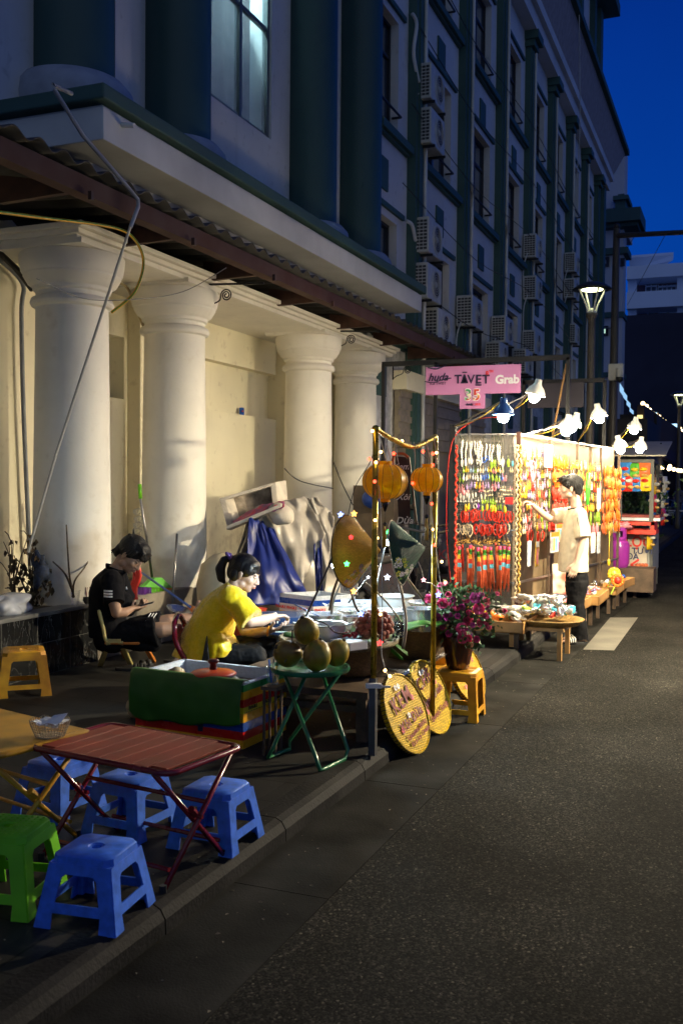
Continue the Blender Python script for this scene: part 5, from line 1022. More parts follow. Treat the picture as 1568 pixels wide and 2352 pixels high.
# napkin basket
nb=thing('napkin_basket','small crocheted rope basket full of white napkins on the yellow table','basket',tuple(G(115,1694,.562)))
c=G(115,1690,.562); b=MB()
def fnb(u,v):
    a_=u*2*math.pi; k=.052+.022*v; z=.058*v+(.012*abs(math.sin(a_*4.5)) if v>.99 else 0); return V((c.x+k*math.cos(a_)*1.15,c.y+k*math.sin(a_),.562+z))
b.grid(fnb,36,5); ob=b.build('woven_side',mat('beige twine',(.55,.45,.28),.85,bump=.6,bs=160),nb,smooth=False); q=ob.modifiers.new('w','WIREFRAME'); q.thickness=.0028
b=MB(); b.lathe((c.x,c.y,.563),[(0,0),(.05,0),(.052,.004),(0,.004)],20); b.build('base',MAT['beige twine'],nb)
rr=random.Random(2)
b=MB()
b.grid(lambda u,v:V((c.x+(u-.5)*.12,c.y+(v-.5)*.10,.612+.014*noise.noise(V((u*4,v*4,0)))+.012*(abs(u-.5)+abs(v-.5)))),10,10); b.build('napkin',Mpaper,nb,solid=.002,smooth=False)
b=MB(); b.add([(c.x-.03,c.y-.03,.61),(c.x+.05,c.y-.02,.60),(c.x+.065,c.y+.03,.655),(c.x-.0,c.y+.03,.64)],[(0,1,2,3)]); b.build('napkin',Mpaper,nb,solid=.002)
# ---------------- taped styrofoam boxes ----------------
M_foam=mat('white styrofoam',(.62,.66,.70),.8,var=.08,scale=60,bump=.4,bs=150)
def tape(names):
    return [mat(n_+' tape',c_,.28,var=.06,scale=10,coat=.2) for n_,c_ in names]
TP=dict(green=(.02,.25,.05),yellow=(.80,.38,.01),red=(.55,.012,.01),blue=(.012,.06,.32))
def foam_box(A,u,v,h,label,bands,th=.03,name='taped_box',inner=None):
    A,u,v=V(A),V(u),V(v); t=thing(name,label,'box',tuple(A)); up=V((0,0,h)); U,W=u.normalized()*th,v.normalized()*th
    b=MB(); b.hexa([A,A+u,A+u+v,A+v,A+V((0,0,.03)),A+u+V((0,0,.03)),A+u+v+V((0,0,.03)),A+v+V((0,0,.03))]); b.build('bottom',M_foam,t)
    for (p,q,i) in ((A,A+u,W),(A+u,A+u+v,-U),(A+u+v,A+v,-W),(A+v,A,U)):
        n_=24; b=MB(); vs=[]
        f_=lambda s,z,o:p+(q-p)*s+i*o+V((0,0,z))
        b.hexa([p,q,q+i,p+i,p+up,q+up,q+up+i,p+up+i]); b.build('side_wall',M_foam,t)
    ce=A+(u+v)/2
    for (z0,z1,c_) in bands:
        b=MB(); e=.0025; P=[A,A+u,A+u+v,A+v]; Q=[ce+(p-ce)*(1+e/(p-ce).length*1.4) for p in P]
        ring=[]
        for k in range(4):
            a_,b2=Q[k],Q[(k+1)%4]; b.add([a_+V((0,0,z0)),b2+V((0,0,z0)),b2+V((0,0,z1)),a_+V((0,0,z1))],[(0,1,2,3)])
        b.build('tape_band',c_ if not isinstance(c_,str) else mat(c_+' tape',TP[c_],.28,var=.06,scale=10,coat=.2),t)
    return t,ce
A_=V((-2.585,4.965,.1)); u_=V((-.995,.10,0)).normalized()*.76; v_=V((.06,.998,0)).normalized()*.50
bx1,ce=foam_box(A_,u_,v_,.37,'large styrofoam box wrapped in coloured tape, under a banana leaf',[(0.002,.05,'yellow'),(.05,.098,'red'),(.098,.15,'blue'),(.15,.20,'yellow'),(.20,.235,mat('yellow warning tape',(.80,.62,.02),.3,var=.02)),(.235,.28,'red'),(.28,.325,'yellow'),(.325,.362,'green')])
ey=V((0,0,1)); n_=v_.normalized()
blk=mat('black print',(.02,.015,.01),.5,var=0)
off=(A_-ce).normalized(); sd=u_.normalized()*-.006
for i,s in enumerate((.10,.26,.42)): text('FRAGILE',.026,blk,A_+v_.normalized()*(s)+sd+V((0,0,.224)),v_,ey,bx1,bold=.001)
b=MB()
for i in range(26): p=A_+v_.normalized()*(.01+i*.0185)+sd+V((0,0,.202)); b.obox(p,v_.normalized()*.009,u_.normalized()*-.0006,V((0,0,.006)))
b.build('hazard_marks',blk,bx1)
# banana leaf over the box front
def leafy(name,label,fn,m=M_leaf,nu=40,nv=20,solid=.0025,mid=None):
    b=MB(); b.grid(fn,nu,nv); o=b.build(name,m,smooth=True,solid=solid); return tag(o,label,'leaf')
def leafmat():
    m=mat('ribbed banana leaf',(.03,.13,.012),.38,var=0); t,b,N,L=nodes(m); tc=N('ShaderNodeTexCoord'); wv=N('ShaderNodeTexWave'); wv.inputs['Scale'].default_value=38; wv.inputs['Distortion'].default_value=1.5; wv.bands_direction='X'; L(tc.outputs['Object'],wv.inputs[0])
    n=N('ShaderNodeTexNoise'); n.inputs['Scale'].default_value=5; L(tc.outputs['Object'],n.inputs[0]); a=N('ShaderNodeMath'); a.operation='MULTIPLY_ADD'; L(wv.outputs['Fac'],a.inputs[0]); a.inputs[1].default_value=.3; L(n.outputs['Fac'],a.inputs[2])
    r=N('ShaderNodeValToRGB'); r.color_ramp.elements[0].position=.3; r.color_ramp.elements[0].color=(.018,.075,.008,1); r.color_ramp.elements[1].position=.95; r.color_ramp.elements[1].color=(.06,.22,.025,1); L(a.outputs[0],r.inputs[0]); L(r.outputs[0],b.inputs['Base Color'])
    bp=N('ShaderNodeBump'); bp.inputs['Strength'].default_value=.25; bp.inputs['Distance'].default_value=.004; L(wv.outputs['Fac'],bp.inputs['Height']); L(bp.outputs[0],b.inputs['Normal']); return m
M_lf=translucent(leafmat(),.25,(.10,.38,.03)); 
un,vn=u_.normalized(),v_.normalized()
def lf(u,v):
    # u along the front (right to left), v from inside lip down the front
    s=-.0+u*.79; 
    if v<.18: k=v/.18; p=A_+un*s+vn*(.07*(1-k)-.012*k)+V((0,0,.375+.016*math.sin(k*2.6)))
    else: k=(v-.18)/.82; drop=(.275-.05*(1-u)**3+.008*math.sin(u*17)-.03*(u>.95)*(u-.95)*20); p=A_+un*s-vn*(.014+.02*math.sin(k*2.2)+.005*noise.noise(V((u*9,k*3,2))))+V((0,0,.375-k*drop))
    return p
leafy('banana_leaf','big dark green banana leaf hanging over the front of the taped box',lf,M_lf,50,24)
# pot with red lid, halved coconuts in the box
pc=ce+V((.0,-.0,0)); pc=G(490,1546,.485); 
rp=thing('lidded_pot','dark pot with orange red enamel lid and black knob inside the taped box','pot',(pc.x,pc.y,.14))
b=MB(); b.lathe((pc.x,pc.y,.14),[(.11,0),(.128,.03),(.13,.325),(.138,.34)],40); b.build('body',mat('dark blue enamel',(.02,.03,.06),.3,coat=.3),rp,smooth=True)
b=MB(); b.lathe((pc.x,pc.y,.478),[(.134,0),(.136,.008),(.125,.016),(.07,.028),(0,.032)],40); b.build('lid',mat('orange red enamel lid',(.66,.06,.015),.3,coat=.5,var=.08),rp,smooth=True)
b=MB(); b.lathe((pc.x,pc.y,.508),[(.022,0),(.018,.03),(.03,.04),(.034,.05),(.03,.058),(0,.06)],20); b.build('knob',mat('dark red knob',(.10,.012,.01),.3),rp,smooth=True)
def halfnut(c,lab,tilt,r_=.055):
    M=Matrix.Rotation(tilt[0],3,'X')@Matrix.Rotation(tilt[1],3,'Y'); t=thing('cut_coconut',lab,'coconut',tuple(c)); b=MB(); b.lathe(c,[(0,-r_),(r_*.6,-r_*.8),(r_,-.1*r_),(r_*.95,.25*r_),(r_*.6,.5*r_)],20,M,cap=False); b.build('husk',mat('trimmed husk',(.45,.30,.13),.7,var=.3,scale=20),t,smooth=True)
    b=MB(); b.lathe(c+M@V((0,0,.5*r_)),[(r_*.6,0),(r_*.45,.01),(0,.012)],20,M,cap=False); b.build('cut_face',mat('coconut flesh',(.62,.50,.30),.5,var=.3,scale=30),t,smooth=True); return t
halfnut(G(401,1547,.46)+V((0,.03,-.01)),'cut coconut standing in the left corner of the taped box',(R(-8),R(12)),.06)
halfnut(G(532,1560,.46)+V((0,.02,-.02)),'cut coconut in front of the red lidded pot',(R(-25),R(25)),.05)
fr_=G(305,1640,.13)
for i,(dx,dy,dz,s_) in enumerate([(0,0,.04,.075),(-.12,.03,.04,.07),(-.03,.1,.10,.07),(.09,.09,.05,.07)]):
    p=G(325,1655,.12)+V((dx,dy+.1,dz)); b=MB(); b.ball(p,(s_,s_,s_*.95),16,10,nz=.25,f=9); tag(b.build('old_coconut',mat('brown old husk',(.20,.13,.06),.8,var=.45,scale=12,vcol=(.45,.35,.2),bump=.6),smooth=True),['old trimmed coconut at the front left foot of the box','old coconut outermost left of the box','old coconut on top of the small heap','old coconut tight against the box'][i],'coconut','old coconuts by the box')
# second taped box behind
fA=at(719,1437,8.6); A2=V((fA.x,fA.y,.1)); 
u2=V((-.93,.36,0))*.42; v2=V((.62,.78,0))*.42
M_frg=mat('white fragile tape',(.72,.66,.60),.3,var=.02)
bz=at(725,1362,8.9).z-.1
bx2,ce2=foam_box((A2.x,A2.y,.1),u2,v2,bz+.0,'second taped styrofoam box with fragile tape, behind the pots near the blue tarp',[(bz-.085,bz-.035,'blue'),(bz-.15,bz-.085,M_frg),(bz-.205,bz-.15,'yellow'),(bz-.27,bz-.205,'red'),(bz-.33,bz-.27,MAT['yellow warning tape'])])
redp=mat('red tape print',(.7,.05,.04),.5,var=0)
for s in (.1,.26,.40):
    q=V(A2)+(u2.normalized())*s; text('FRAGILE',.035,redp,V((q.x,q.y,.1+bz-.118))-v2.normalized()*.006,-u2,(0,0,1),bx2,bold=.001)
    q=V(A2)+(v2.normalized())*(s-.04); text('FRAGILE',.03,redp,V((q.x,q.y,.1+bz-.118))-u2.normalized()*.008,v2,(0,0,1),bx2,bold=.001)
# green round folding table with coconuts
gt=thing('round_table','small round green folding table carrying four coconuts','table',(-2.2,5.02,.1))
M_ge=mat('green enamel tube',(.015,.16,.06),.3,coat=.3,var=.1); cx_,cy_,ct=-2.2,5.02,.585; Rr=.215
b=MB(); b.lathe((cx_,cy_,ct-.015),[(0,0),(Rr,0),(Rr+.006,.012),(Rr+.004,.026),(Rr-.004,.024),(Rr-.008,.010),(0,.008)],48); b.build('tray_top',M_ge,gt,smooth='auto')
ax=V((.80,.60,0)).normalized(); pe=V((-.60,.80,0))
fl=[G(798,1745,.1)-V((.0,.0,0)),G(735,1775,.1),G(615,1745,.1),G(665,1725,.1)]
c0=V((cx_,cy_,0))
P=lambda p,z:V((p.x,p.y,z))
f0,f1,f2,f3=[P(p,.112) for p in fl]
mid=lambda a_,b_:(a_+b_)/2
tA,tB=c0+V((.10,.10,ct-.02)),c0+V((-.12,-.05,ct-.02))
b=MB(); b.tube([c0+V((-.14,-.05,ct-.02)),f1+V((-.03,.02,.05)),f1+V((0,0,.0)),f1+(f0-f1)*.12,f0+(f1-f0)*.1,f0+V((0,.0,.04)),c0+V((.0,.14,ct-.02))],.011,10); b.build('leg_loop',M_ge,gt,smooth=True)
b=MB(); b.tube([c0+V((.02,-.10,ct-.02)),f2+V((.02,.02,.05)),f2,f2+(f3-f2)*.3,f3,f3+V((.0,.0,.05)),c0+V((.16,.06,ct-.02))],.011,10); b.build('leg_loop',M_ge,gt,smooth=True)
def nutmat():
    m=mat('young coconut skin',(.42,.24,.05),.42,var=0,coat=.1); t,b,N,L=nodes(m); tc=N('ShaderNodeTexCoord'); n=N('ShaderNodeTexNoise'); n.inputs['Scale'].default_value=9; n.inputs['Detail'].default_value=6; oi=N('ShaderNodeObjectInfo'); va=N('ShaderNodeVectorMath'); L(tc.outputs['Object'],va.inputs[0]); L(oi.outputs['Location'],va.inputs[1]); L(va.outputs[0],n.inputs[0])
    r=N('ShaderNodeValToRGB'); L(n.outputs['Fac'],r.inputs[0]); cr=r.color_ramp; cr.elements[0].position=.28; cr.elements[0].color=(.035,.025,.008,1); cr.elements[1].position=.72; cr.elements[1].color=(.15,.17,.012,1); k=cr.elements.new(.42); k.color=(.20,.10,.012,1); k=cr.elements.new(.56); k.color=(.28,.19,.012,1); L(r.outputs[0],b.inputs['Base Color']); 
    bp=N('ShaderNodeBump'); bp.inputs['Strength'].default_value=.2; L(n.outputs['Fac'],bp.inputs['Height']); bp.inputs['Distance'].default_value=.01; L(bp.outputs[0],b.inputs['Normal']); return m
M_nut=nutmat()
def nut(c,r_,lab,tilt=(0,0,0)):
    M=Matrix.Rotation(tilt[0],3,'X')@Matrix.Rotation(tilt[1],3,'Y'); b=MB(); pr=[]
    for i in range(15):
        a_=math.pi*i/14; rr_=math.sin(a_)*(1+.06*math.cos(a_*1)); z=-math.cos(a_)*1.12+(.10*max(0,-math.cos(a_)-.6) if a_<1 else 0); pr.append((rr_*r_,z*r_))
    vs=len(b.v); b.lathe((0,0,0),pr,24)
    for i in range(len(b.v)):
        p=b.v[i]; an=math.atan2(p.y,p.x); p=p*(1+.03*math.cos(3*an)*(1 if p.z>-1 else 0)+.025*noise.noise(p*14+c)); b.v[i]=c+M@p
    t=thing('green_coconut',lab,'coconut',tuple(c),0,'coconuts on the green table'); b.build('husk',M_nut,t,smooth=True)
    s=MB(); q=c+M@V((0,0,r_*1.13)); s.lathe(q,[(.013,-.008),(.012,.004),(.006,.008),(0,.009)],12,M); s.build('stem_scar',mat('dark stem scar',(.06,.04,.02),.8),t)
rn=.074
zt=ct
nut(c0+V((-.105,-.07,zt+.083-.0)),rn,'yellow green coconut at the left of the green tray with a dark bruise',(R(55),R(-30),0))
nut(c0+V((.065,-.055,zt+.082)),.077,'brownish coconut at the front centre of the green tray',(R(-12),R(8),0))
nut(c0+V((.125,.085,zt+.08)),.069,'coconut at the right rear of the green tray',(R(-15),R(25),0))
nut(c0+V((-.025,.0,zt+.205)),.071,'topmost coconut resting on the other three',(R(20),R(-8),0))
b=MB(); b.tube(catmull([c0+V((-.075,-.075,.80)),c0+V((-.07,-.09,.74)),c0+V((-.08,-.125,.66)),c0+V((-.09,-.14,.63))]),.004,6); b.tube(catmull([c0+V((.04,-.06,.86)),c0+V((.1,-.03,.84)),c0+V((.15,0,.79)),c0+V((.22,.05,.78))]),.004,6); tag(b.build('dry_twig',mat('brown twig',(.10,.06,.03),.7),smooth=True),'thin curled brown twig draped over the topmost coconut','twig')
# ---------------- trays, baskets, bench of the sweet stall ----------------
M_wv=weave('brown basket weave',(.30,.16,.05),(.06,.03,.01),75,85,bump=.9,rough=.5,coat=.15)
bench=thing('low_bench','low worn wooden bench carrying the woven baskets','bench',(-2.4,6,.1))
b=MB(); b.box((-3.0,5.35,.36),(-1.98,7.35,.40)); b.build('plank_top',M_wood2,bench)
for (x,y) in ((-2.95,5.4),(-2.03,5.4),(-2.95,7.25),(-2.03,7.25),(-2.05,6.3)): b=MB(); b.box((x-.03,y-.03,.1),(x+.03,y+.03,.36)); b.build('leg',M_wood2,bench)
b=MB(); b.box((-2.95,5.38,.27),(-2.03,5.42,.31)); b.build('stretcher',M_wood2,bench)
T1=V((-2.36,5.84,.62)); T2=V((-2.17,6.62,.66)); T3=V((-2.30,7.25,.62)); 
def basket(c,r_,z0,label):
    b=MB(); z1=c.z-.015; b.lathe((c.x,c.y,0),[(0,z0),(r_*.62,z0),(r_*.78,z0+.03),(r_*.92,z0+(z1-z0)*.5),(r_,z1-.02),(r_*1.03,z1),(r_*.97,z1)],48,cap=False); tag(b.build('woven_basket',M_wv,smooth=True,solid=.006),label,'basket','tall woven baskets of the stall')
basket(T1+V((.06,.02,0)),.27,.405,'tall brown woven basket at the front, behind the four coconuts')
basket(T2+V((.03,.0,0)),.25,.405,'middle brown woven basket behind the gold post')
basket(T3+V((.15,.0,0)),.25,.405,'rear brown woven basket left of the flower vase')
def wtray(c,r_,label):
    b=MB(); b.lathe((c.x,c.y,c.z-.03),[(0,0),(r_*.9,.004),(r_*.97,.02),(r_,.045),(r_+.012,.045),(r_+.008,.012),(r_*.9,-.006),(0,-.008)],56,cap=False); t=thing('winnowing_tray',label,'tray',(c.x,c.y,c.z-.03)); b.build('flat_tray',weave('dull bamboo weave',(.26,.20,.10),(.08,.06,.03),60,60),t,smooth=True)
    b=MB(); 
    for i in range(26): a_=i/26*2*math.pi; p=c+V((math.cos(a_)*(r_+.004),math.sin(a_)*(r_+.004),0)); b.bar(p+V((0,0,-.022)),p+V((0,0,.018)),.006,.006)
    b.build('rim_binding',M_wood2,t)
wtray(T1,.37,'round bamboo tray at the front of the stall holding pots and lychees')
wtray(T2,.33,'round bamboo tray behind the gold posts holding the large steel pot')
wtray(T3+V((.1,0,0)),.30,'rear round bamboo tray mostly hidden by the flowers')
def leafblade(name,label,p0,p1,w_,sag=.03,tw=0,m=M_lf,up=V((0,0,1))):
    p0,p1=V(p0),V(p1); d=p1-p0; s=d.cross(up).normalized()
    def fn(u,v):
        k=math.sin(math.pi*min(max(u*.9+.08,0),1))**.6; q=p0+d*u+s*((v-.5)*w_*k)+V((0,0,-sag*4*(u-.5)**2+sag-abs(v-.5)*w_*.3)); return q
    return leafy(name,label,fn,m,18,6)
lp=lambda x,y,z:G(x,y,z)
leafblade('banana_leaf','banana leaf tip poking left from the front bamboo tray, bluish in the lamp light',lp(652,1452,.70),lp(740,1470,.66),.13,.01)
leafblade('banana_leaf','banana leaf hanging over the front tray below the lychees',lp(790,1478,.66),lp(905,1450,.66),.2,.02)
leafblade('banana_leaf','torn banana leaf hanging down behind the gold post',lp(868,1458,.655),V((-1.99,6.0,.50)),.12,.0)
leafblade('banana_leaf','small torn banana leaf drooping toward the KEM sign',lp(890,1460,.655),lp(935,1498,.55),.14,.0)
leafblade('banana_leaf','folded banana leaf standing up against the large steel pot',lp(925,1442,.70),lp(995,1432,.69),.14,.035)
leafblade('banana_leaf','light green leaf between steel pot and flowers',lp(985,1436,.68),lp(1022,1425,.68),.1,.01)
# pots
def pot(name,label,cx,yr,w_,dep,hpx,m,cat='pot',handles=0,flare=1.0,rim=.006,lip=True,fill=None,fm=None):
    c=at(cx,yr,dep); r_=w_/2/2287*dep; h=hpx/2287*dep; z0=c.z-h
    t=thing(name,label,cat,(c.x,c.y,z0)); b=MB(); rb=r_*flare
    b.lathe((c.x,c.y,z0),[(0,0),(rb*.93,0),(rb*.99,.012),(rb+(r_-rb)*.5,h*.5),(r_-.002,h-.006),(r_+rim,h-.002),(r_+rim,h+.002),(r_-.004,h),(r_-.007,h-.01),(rb-.006,.016),(rb*.9,.006),(0,.005)],44,cap=False); b.build('pot_body',m,t,smooth='auto')
    if handles:
        for s in (-1,1):
            d=_r*s; p=c+d*(r_+.002)+V((0,0,-.012)); f=_d.copy(); f.z=0; f=f.normalized()*.028; b=MB(); b.tube(catmull([p-f,p-f+d*.03+V((0,0,.012)),p+d*.042+V((0,0,.018)),p+f+d*.03+V((0,0,.012)),p+f]),.0045,8); b.build('handle',m,t,smooth=True)
    if fill: b=MB(); b.lathe((c.x,c.y,z0+h*fill),[(0,.004),(r_*.96*(flare if fill<.3 else 1),.0)],32,cap=True); b.build('contents',fm,t)
    return c,r_,h,z0
Lq=lambda n_,c_:mat(n_+' sweet soup',c_,.2,var=.2,scale=20,coat=.5)
pot('aluminium_pot','wide aluminium pot with two loop handles right behind the top coconut',743,1432,106,6.0,36,M_alu,handles=1,fill=.7,fm=Lq('milky',(.6,.62,.55)))
pot('steel_pot','deep polished steel pot behind the wide aluminium pot, ladle inside',742,1410,90,6.45,40,M_steel,fill=.35,fm=Lq('dark',(.05,.03,.02)))
pot('aluminium_pot','aluminium pot with one raised loop handle at the rear left',792,1388,74,7.1,36,M_alu,handles=1,fill=.8,fm=Lq('pale',(.7,.72,.66)))
pot('steel_pot','small steel pot filled with cream soup between the rear pots',798,1402,42,6.7,30,M_steel,fill=.9,fm=Lq('cream',(.7,.62,.42)))
pot('steel_pot','narrow steel pot left of the lychees',810,1416,46,6.25,40,M_steel,fill=.5,fm=Lq('pale',(.6,.6,.5)))
pot('aluminium_bowl','large light aluminium basin, highest at the back of the stall',906,1368,84,7.2,32,M_alu,cat='bowl',flare=.85,rim=.012)
pot('aluminium_pot','medium aluminium pot of white soup under the large basin',885,1402,86,6.7,30,M_alu,fill=.85,fm=Lq('white',(.78,.78,.7)))
pot('steel_pot','tall steel pot beside the folded leaf, left of the large one',905,1410,46,6.6,40,M_steel,fill=.8,fm=Lq('pale',(.6,.6,.5)))
c,r_,h,z0=pot('steel_pot','largest polished steel pot at the right end with a side handle',968,1397,76,6.75,50,M_steel,handles=1,rim=.008,fill=.6,fm=Lq('brown',(.15,.07,.03)))
c=at(972,1388,7.0); b=MB(); b.lathe(c,[(0,.0),(.10,.004),(.115,.02),(.125,.022),(.125,.018),(.1,-.004),(0,-.006)],36,cap=False); tag(b.build('steel_plate',M_steel,smooth=True),'shallow steel plate lying across the far rim of the largest pot','plate')
c=at(1020,1408,6.6); 
# jelly container
jc=thing('plastic_tub','white plastic tub of black jelly cubes at the back of the stall','tub',tuple(at(822,1385,7.3)))
p=at(822,1385,7.3); b=MB(); W2,D2=.125,.10; f_=_d.copy(); f_.z=0; f_.normalize(); e_=_r.copy(); e_.z=0; e_.normalize()
cs=[-e_*W2-f_*D2,e_*W2-f_*D2,e_*W2+f_*D2,-e_*W2+f_*D2]
for k in range(4): q0,q1=cs[k],cs[(k+1)%4]; b.add([p+q0*.9-V((0,0,.06)),p+q1*.9-V((0,0,.06)),p+q1+V((0,0,.015)),p+q0+V((0,0,.015))],[(0,1,2,3)])
b.add([p+q*.9-V((0,0,.06)) for q in cs],[(0,1,2,3)]); b.build('tub_wall',mat('frosted white plastic',(.65,.68,.75),.3),jc,solid=.004)
b=MB(); rj=random.Random(4)
for i in range(46): q=p+e_*rj.uniform(-.1,.1)+f_*rj.uniform(-.07,.07)+V((0,0,-.03+rj.random()*.02)); b.ball(q,rj.uniform(.010,.016),6,4)
o=b.build('jelly_cubes',mat('black jelly',(.008,.006,.01),.08,coat=.6),jc,smooth=True); o['kind']='stuff'
# lychees
lb=thing('glass_bowl','clear bowl on the front tray heaped with lychees','bowl',tuple(at(860,1475,5.95)))
c=at(860,1452,5.95); b=MB(); b.lathe((c.x,c.y,c.z-.07),[(0,0),(.07,0),(.085,.01),(.115,.065),(.128,.07),(.128,.074),(.113,.07)],36,cap=False); b.build('bowl_wall',M_clear,lb,smooth=True)
M_ly=mat('lychee skin',(.42,.11,.06),.6,var=.25,scale=60,bump=.6,bs=160)
rl=random.Random(11); lm=None; placed=[]
for (z,rad,n_) in [(-.03,.07,9),(.0,.095,14),(.005,.045,7),(.035,.098,14),(.05,.05,7),(.068,.085,12),(.085,.03,4),(.095,.055,8),(.11,.01,2)]:
    for i in range(n_):
        a_=2*math.pi*(i+rl.random()*.5)/n_; q=c+V((math.cos(a_)*rad,math.sin(a_)*rad,z+.012+rl.uniform(-.006,.006)))
        if lm is None: b=MB(); b.ball((0,0,0),.0205,14,10); lm=b.build('lychee',M_ly,world=False,smooth=True); o=lm
        else: o=lm.copy(); sc.collection.objects.link(o)
        o.location=q; o.rotation_euler=(rl.random()*3,0,rl.random()*3); k=rl.uniform(.9,1.1); o.scale=(k,k,k); tag(o,'reddish brown lychee in the heap on the front tray','lychee','lychees heaped in the clear bowl')
# cherries, dark berries
c=at(803,1462,5.9); chb=thing('cherry_dish','small dish of shiny red cherries left of the lychee bowl','dish',tuple(c)); b=MB()
for i in range(26): b.ball(c+V((rl.uniform(-.045,.045),rl.uniform(-.03,.05),rl.uniform(0,.02))),.011,8,6)
o=b.build('cherries',mat('red cherry',(.35,.005,.01),.12,coat=.6),chb,smooth=True); o['kind']='stuff'
b=MB(); b.lathe((c.x,c.y,c.z-.03),[(0,0),(.05,0),(.068,.03),(.072,.03),(.05,-.004),(0,-.005)],24,cap=False); b.build('dish',M_wood2,chb,smooth=True)
c=at(913,1437,6.2); dj=thing('berry_cup','clear cup of black berries behind the lychees','cup',tuple(c)); b=MB()
for i in range(50): a_=rl.random()*6.28; rd=rl.random()**.5*.035; b.ball(c+V((math.cos(a_)*rd,math.sin(a_)*rd,rl.uniform(-.07,.02))),.0095,6,5)
o=b.build('berries',MAT['black jelly'],dj,smooth=True); o['kind']='stuff'
b=MB(); b.lathe((c.x,c.y,c.z-.08),[(.03,0),(.042,.10),(.044,.10)],24,cap=False); b.build('cup_wall',M_clear,dj,smooth=True)
# styrofoam lid box at front
p=at(778,1480,5.75); e2=(G(816,1485,.6)-G(741,1470,.6)).normalized(); b=MB(); t_=thing('foam_tray','shallow white styrofoam tray standing under the wide aluminium pot','tray',tuple(p)); f2_=V((-e2.y,e2.x,0))
b.obox(p-e2*.09+V((0,0,-.03)),e2*.185,f2_*.14,V((0,0,.05))); b.build('body',mat('grey white styrofoam',(.55,.57,.62),.6),t_,bevel=.006)
# utensils, cups, yellow crate near the hands
def utensil(p,q,r_,m,label,cat='spoon'): b=MB(); b.tube([p,q],r_,8); b.ball(q,(r_*3.5,r_*3.5,r_*1.5),10,6); tag(b.build('ladle',m,smooth=True),label,cat)
utensil(at(676,1388,6.3),at(738,1418,6.4),.004,mat('blue grey handle',(.08,.12,.25),.4),'thin blue handled ladle leaning in the deep steel pot','ladle')
utensil(at(700,1412,6.1),at(722,1432,6.0),.008,M_white,'white plastic spoon resting on the wide aluminium pot')
utensil(at(862,1376,6.8),at(828,1400,6.6),.006,M_alu,'aluminium spoon lying over the white soup pot')
cr_=thing('yellow_crate','yellow perforated plastic crate behind the woman\'s hands','crate',tuple(at(676,1432,7.2))); p=at(676,1425,7.2); b=MB(); b.obox(p-e_*.10-V((0,0,.10)),e_*.2,f_*.14,V((0,0,.13))); b.build('crate_body',mat('bright yellow crate',(.75,.55,.02),.4),cr_,bevel=.005)
b=MB()
for i in range(7):
    for j in range(3): q=p-e_*.085+e_*(i*.028)-f_*.0015+V((0,0,-.05+j*.025)); b.obox(q,e_*.008,f_*-.001,V((0,0,.018)))
b.build('slots',M_wood2,cr_)
c=at(695,1402,6.9); cu=thing('plastic_cup','clear plastic cup standing in the yellow crate','cup',tuple(c)); b=MB(); b.lathe((c.x,c.y,c.z-.10),[(.03,0),(.045,.10),(.048,.10),(.046,.104)],24,cap=False); b.build('cup_wall',M_clear,cu,smooth=True)
b=MB(); p=at(643,1408,7.3); b.lathe((p.x,p.y,p.z-.35),[(.16,0),(.19,.30),(.205,.33),(.205,.34),(.0,.345)],36); tag(b.build('blue_bucket',mat('dull blue lid',(.02,.05,.14),.4),smooth='auto'),'large bucket with dull blue lid behind the woman\'s hands','bucket')
p=at(627,1535,5.5); cp=thing('cutlery_cup','clear plastic cup of knives and wrapped straws beside the green table','cup',(p.x,p.y,p.z)); b=MB(); b.lathe((p.x,p.y,p.z-.09),[(.03,0),(.038,.11),(.040,.11)],24,cap=False); b.build('cup_wall',M_clear,cp,smooth=True)
for i,(dx,m_) in enumerate(((-.02,M_blueP),(.0,M_chrome),(.018,M_leaf),(.025,M_chrome))): b=MB(); b.bar(p+V((dx*.3,0,-.08)),p+V((dx*1.5,.01,.045+.01*i)),.012,.003); b.build('knife',m_,cp)
st_=thing('cup_stand','small dark stand under the cutlery cup and dishes','stand',(p.x,p.y+.05,.1)); b=MB(); b.box((p.x-.05,p.y-.05,p.z-.115),(p.x+.05,p.y+.05,p.z-.095)); b.build('top',M_wood2,st_)
for dx,dy in ((-.035,-.035),(.035,-.035),(-.035,.035),(.035,.035)): b=MB(); b.box((p.x+dx-.006,p.y+dy-.006,.1),(p.x+dx+.006,p.y+dy+.006,p.z-.115)); b.build('leg',M_wood2,st_)
# ---------------- golden frame with lanterns ----------------
gf=thing('golden_frame','gold wrapped tube frame standing at the kerb with drooping top bar','frame',(-1.875,5.15,.1))
M_gold=mat('gold wrapped tube',(.50,.34,.03),.28,.6,var=.25,scale=14)
z9=1.905; PA=V((-1.875,5.15,0)); PB=V((-1.80,6.10,0))
PB=onY(995,1400,6.12); PB=V((PB.x,PB.y,0)); zb=onY(997,1003,6.12).z
b=MB(); b.tube([PA+V((0,0,.52)),PA+V((0,0,z9))],.0165,14); b.build('post',M_gold,gf,smooth=True)
b=MB(); b.box((PA.x-.019,PA.y-.019,.1),(PA.x+.019,PA.y+.019,.53)); b.build('post_foot',mat('grey metal foot',(.12,.12,.12),.4,.5),gf)
b=MB(); b.tube([PB+V((0,0,.1)),PB+V((0,0,zb))],.0165,14); b.build('post',M_gold,gf,smooth=True)
topb=catmull([PA+V((0,0,z9)),PA*.75+PB*.25+V((0,0,z9-.045)),PA*.4+PB*.6+V((0,0,z9-.075)),PB+V((0,0,zb))]); b=MB(); b.tube(topb,.0165,12); b.build('top_bar',M_gold,gf,smooth=True)
b=MB(); b.ball(PA+V((0,0,z9)),.022,12,8); b.build('elbow',M_gold,gf)
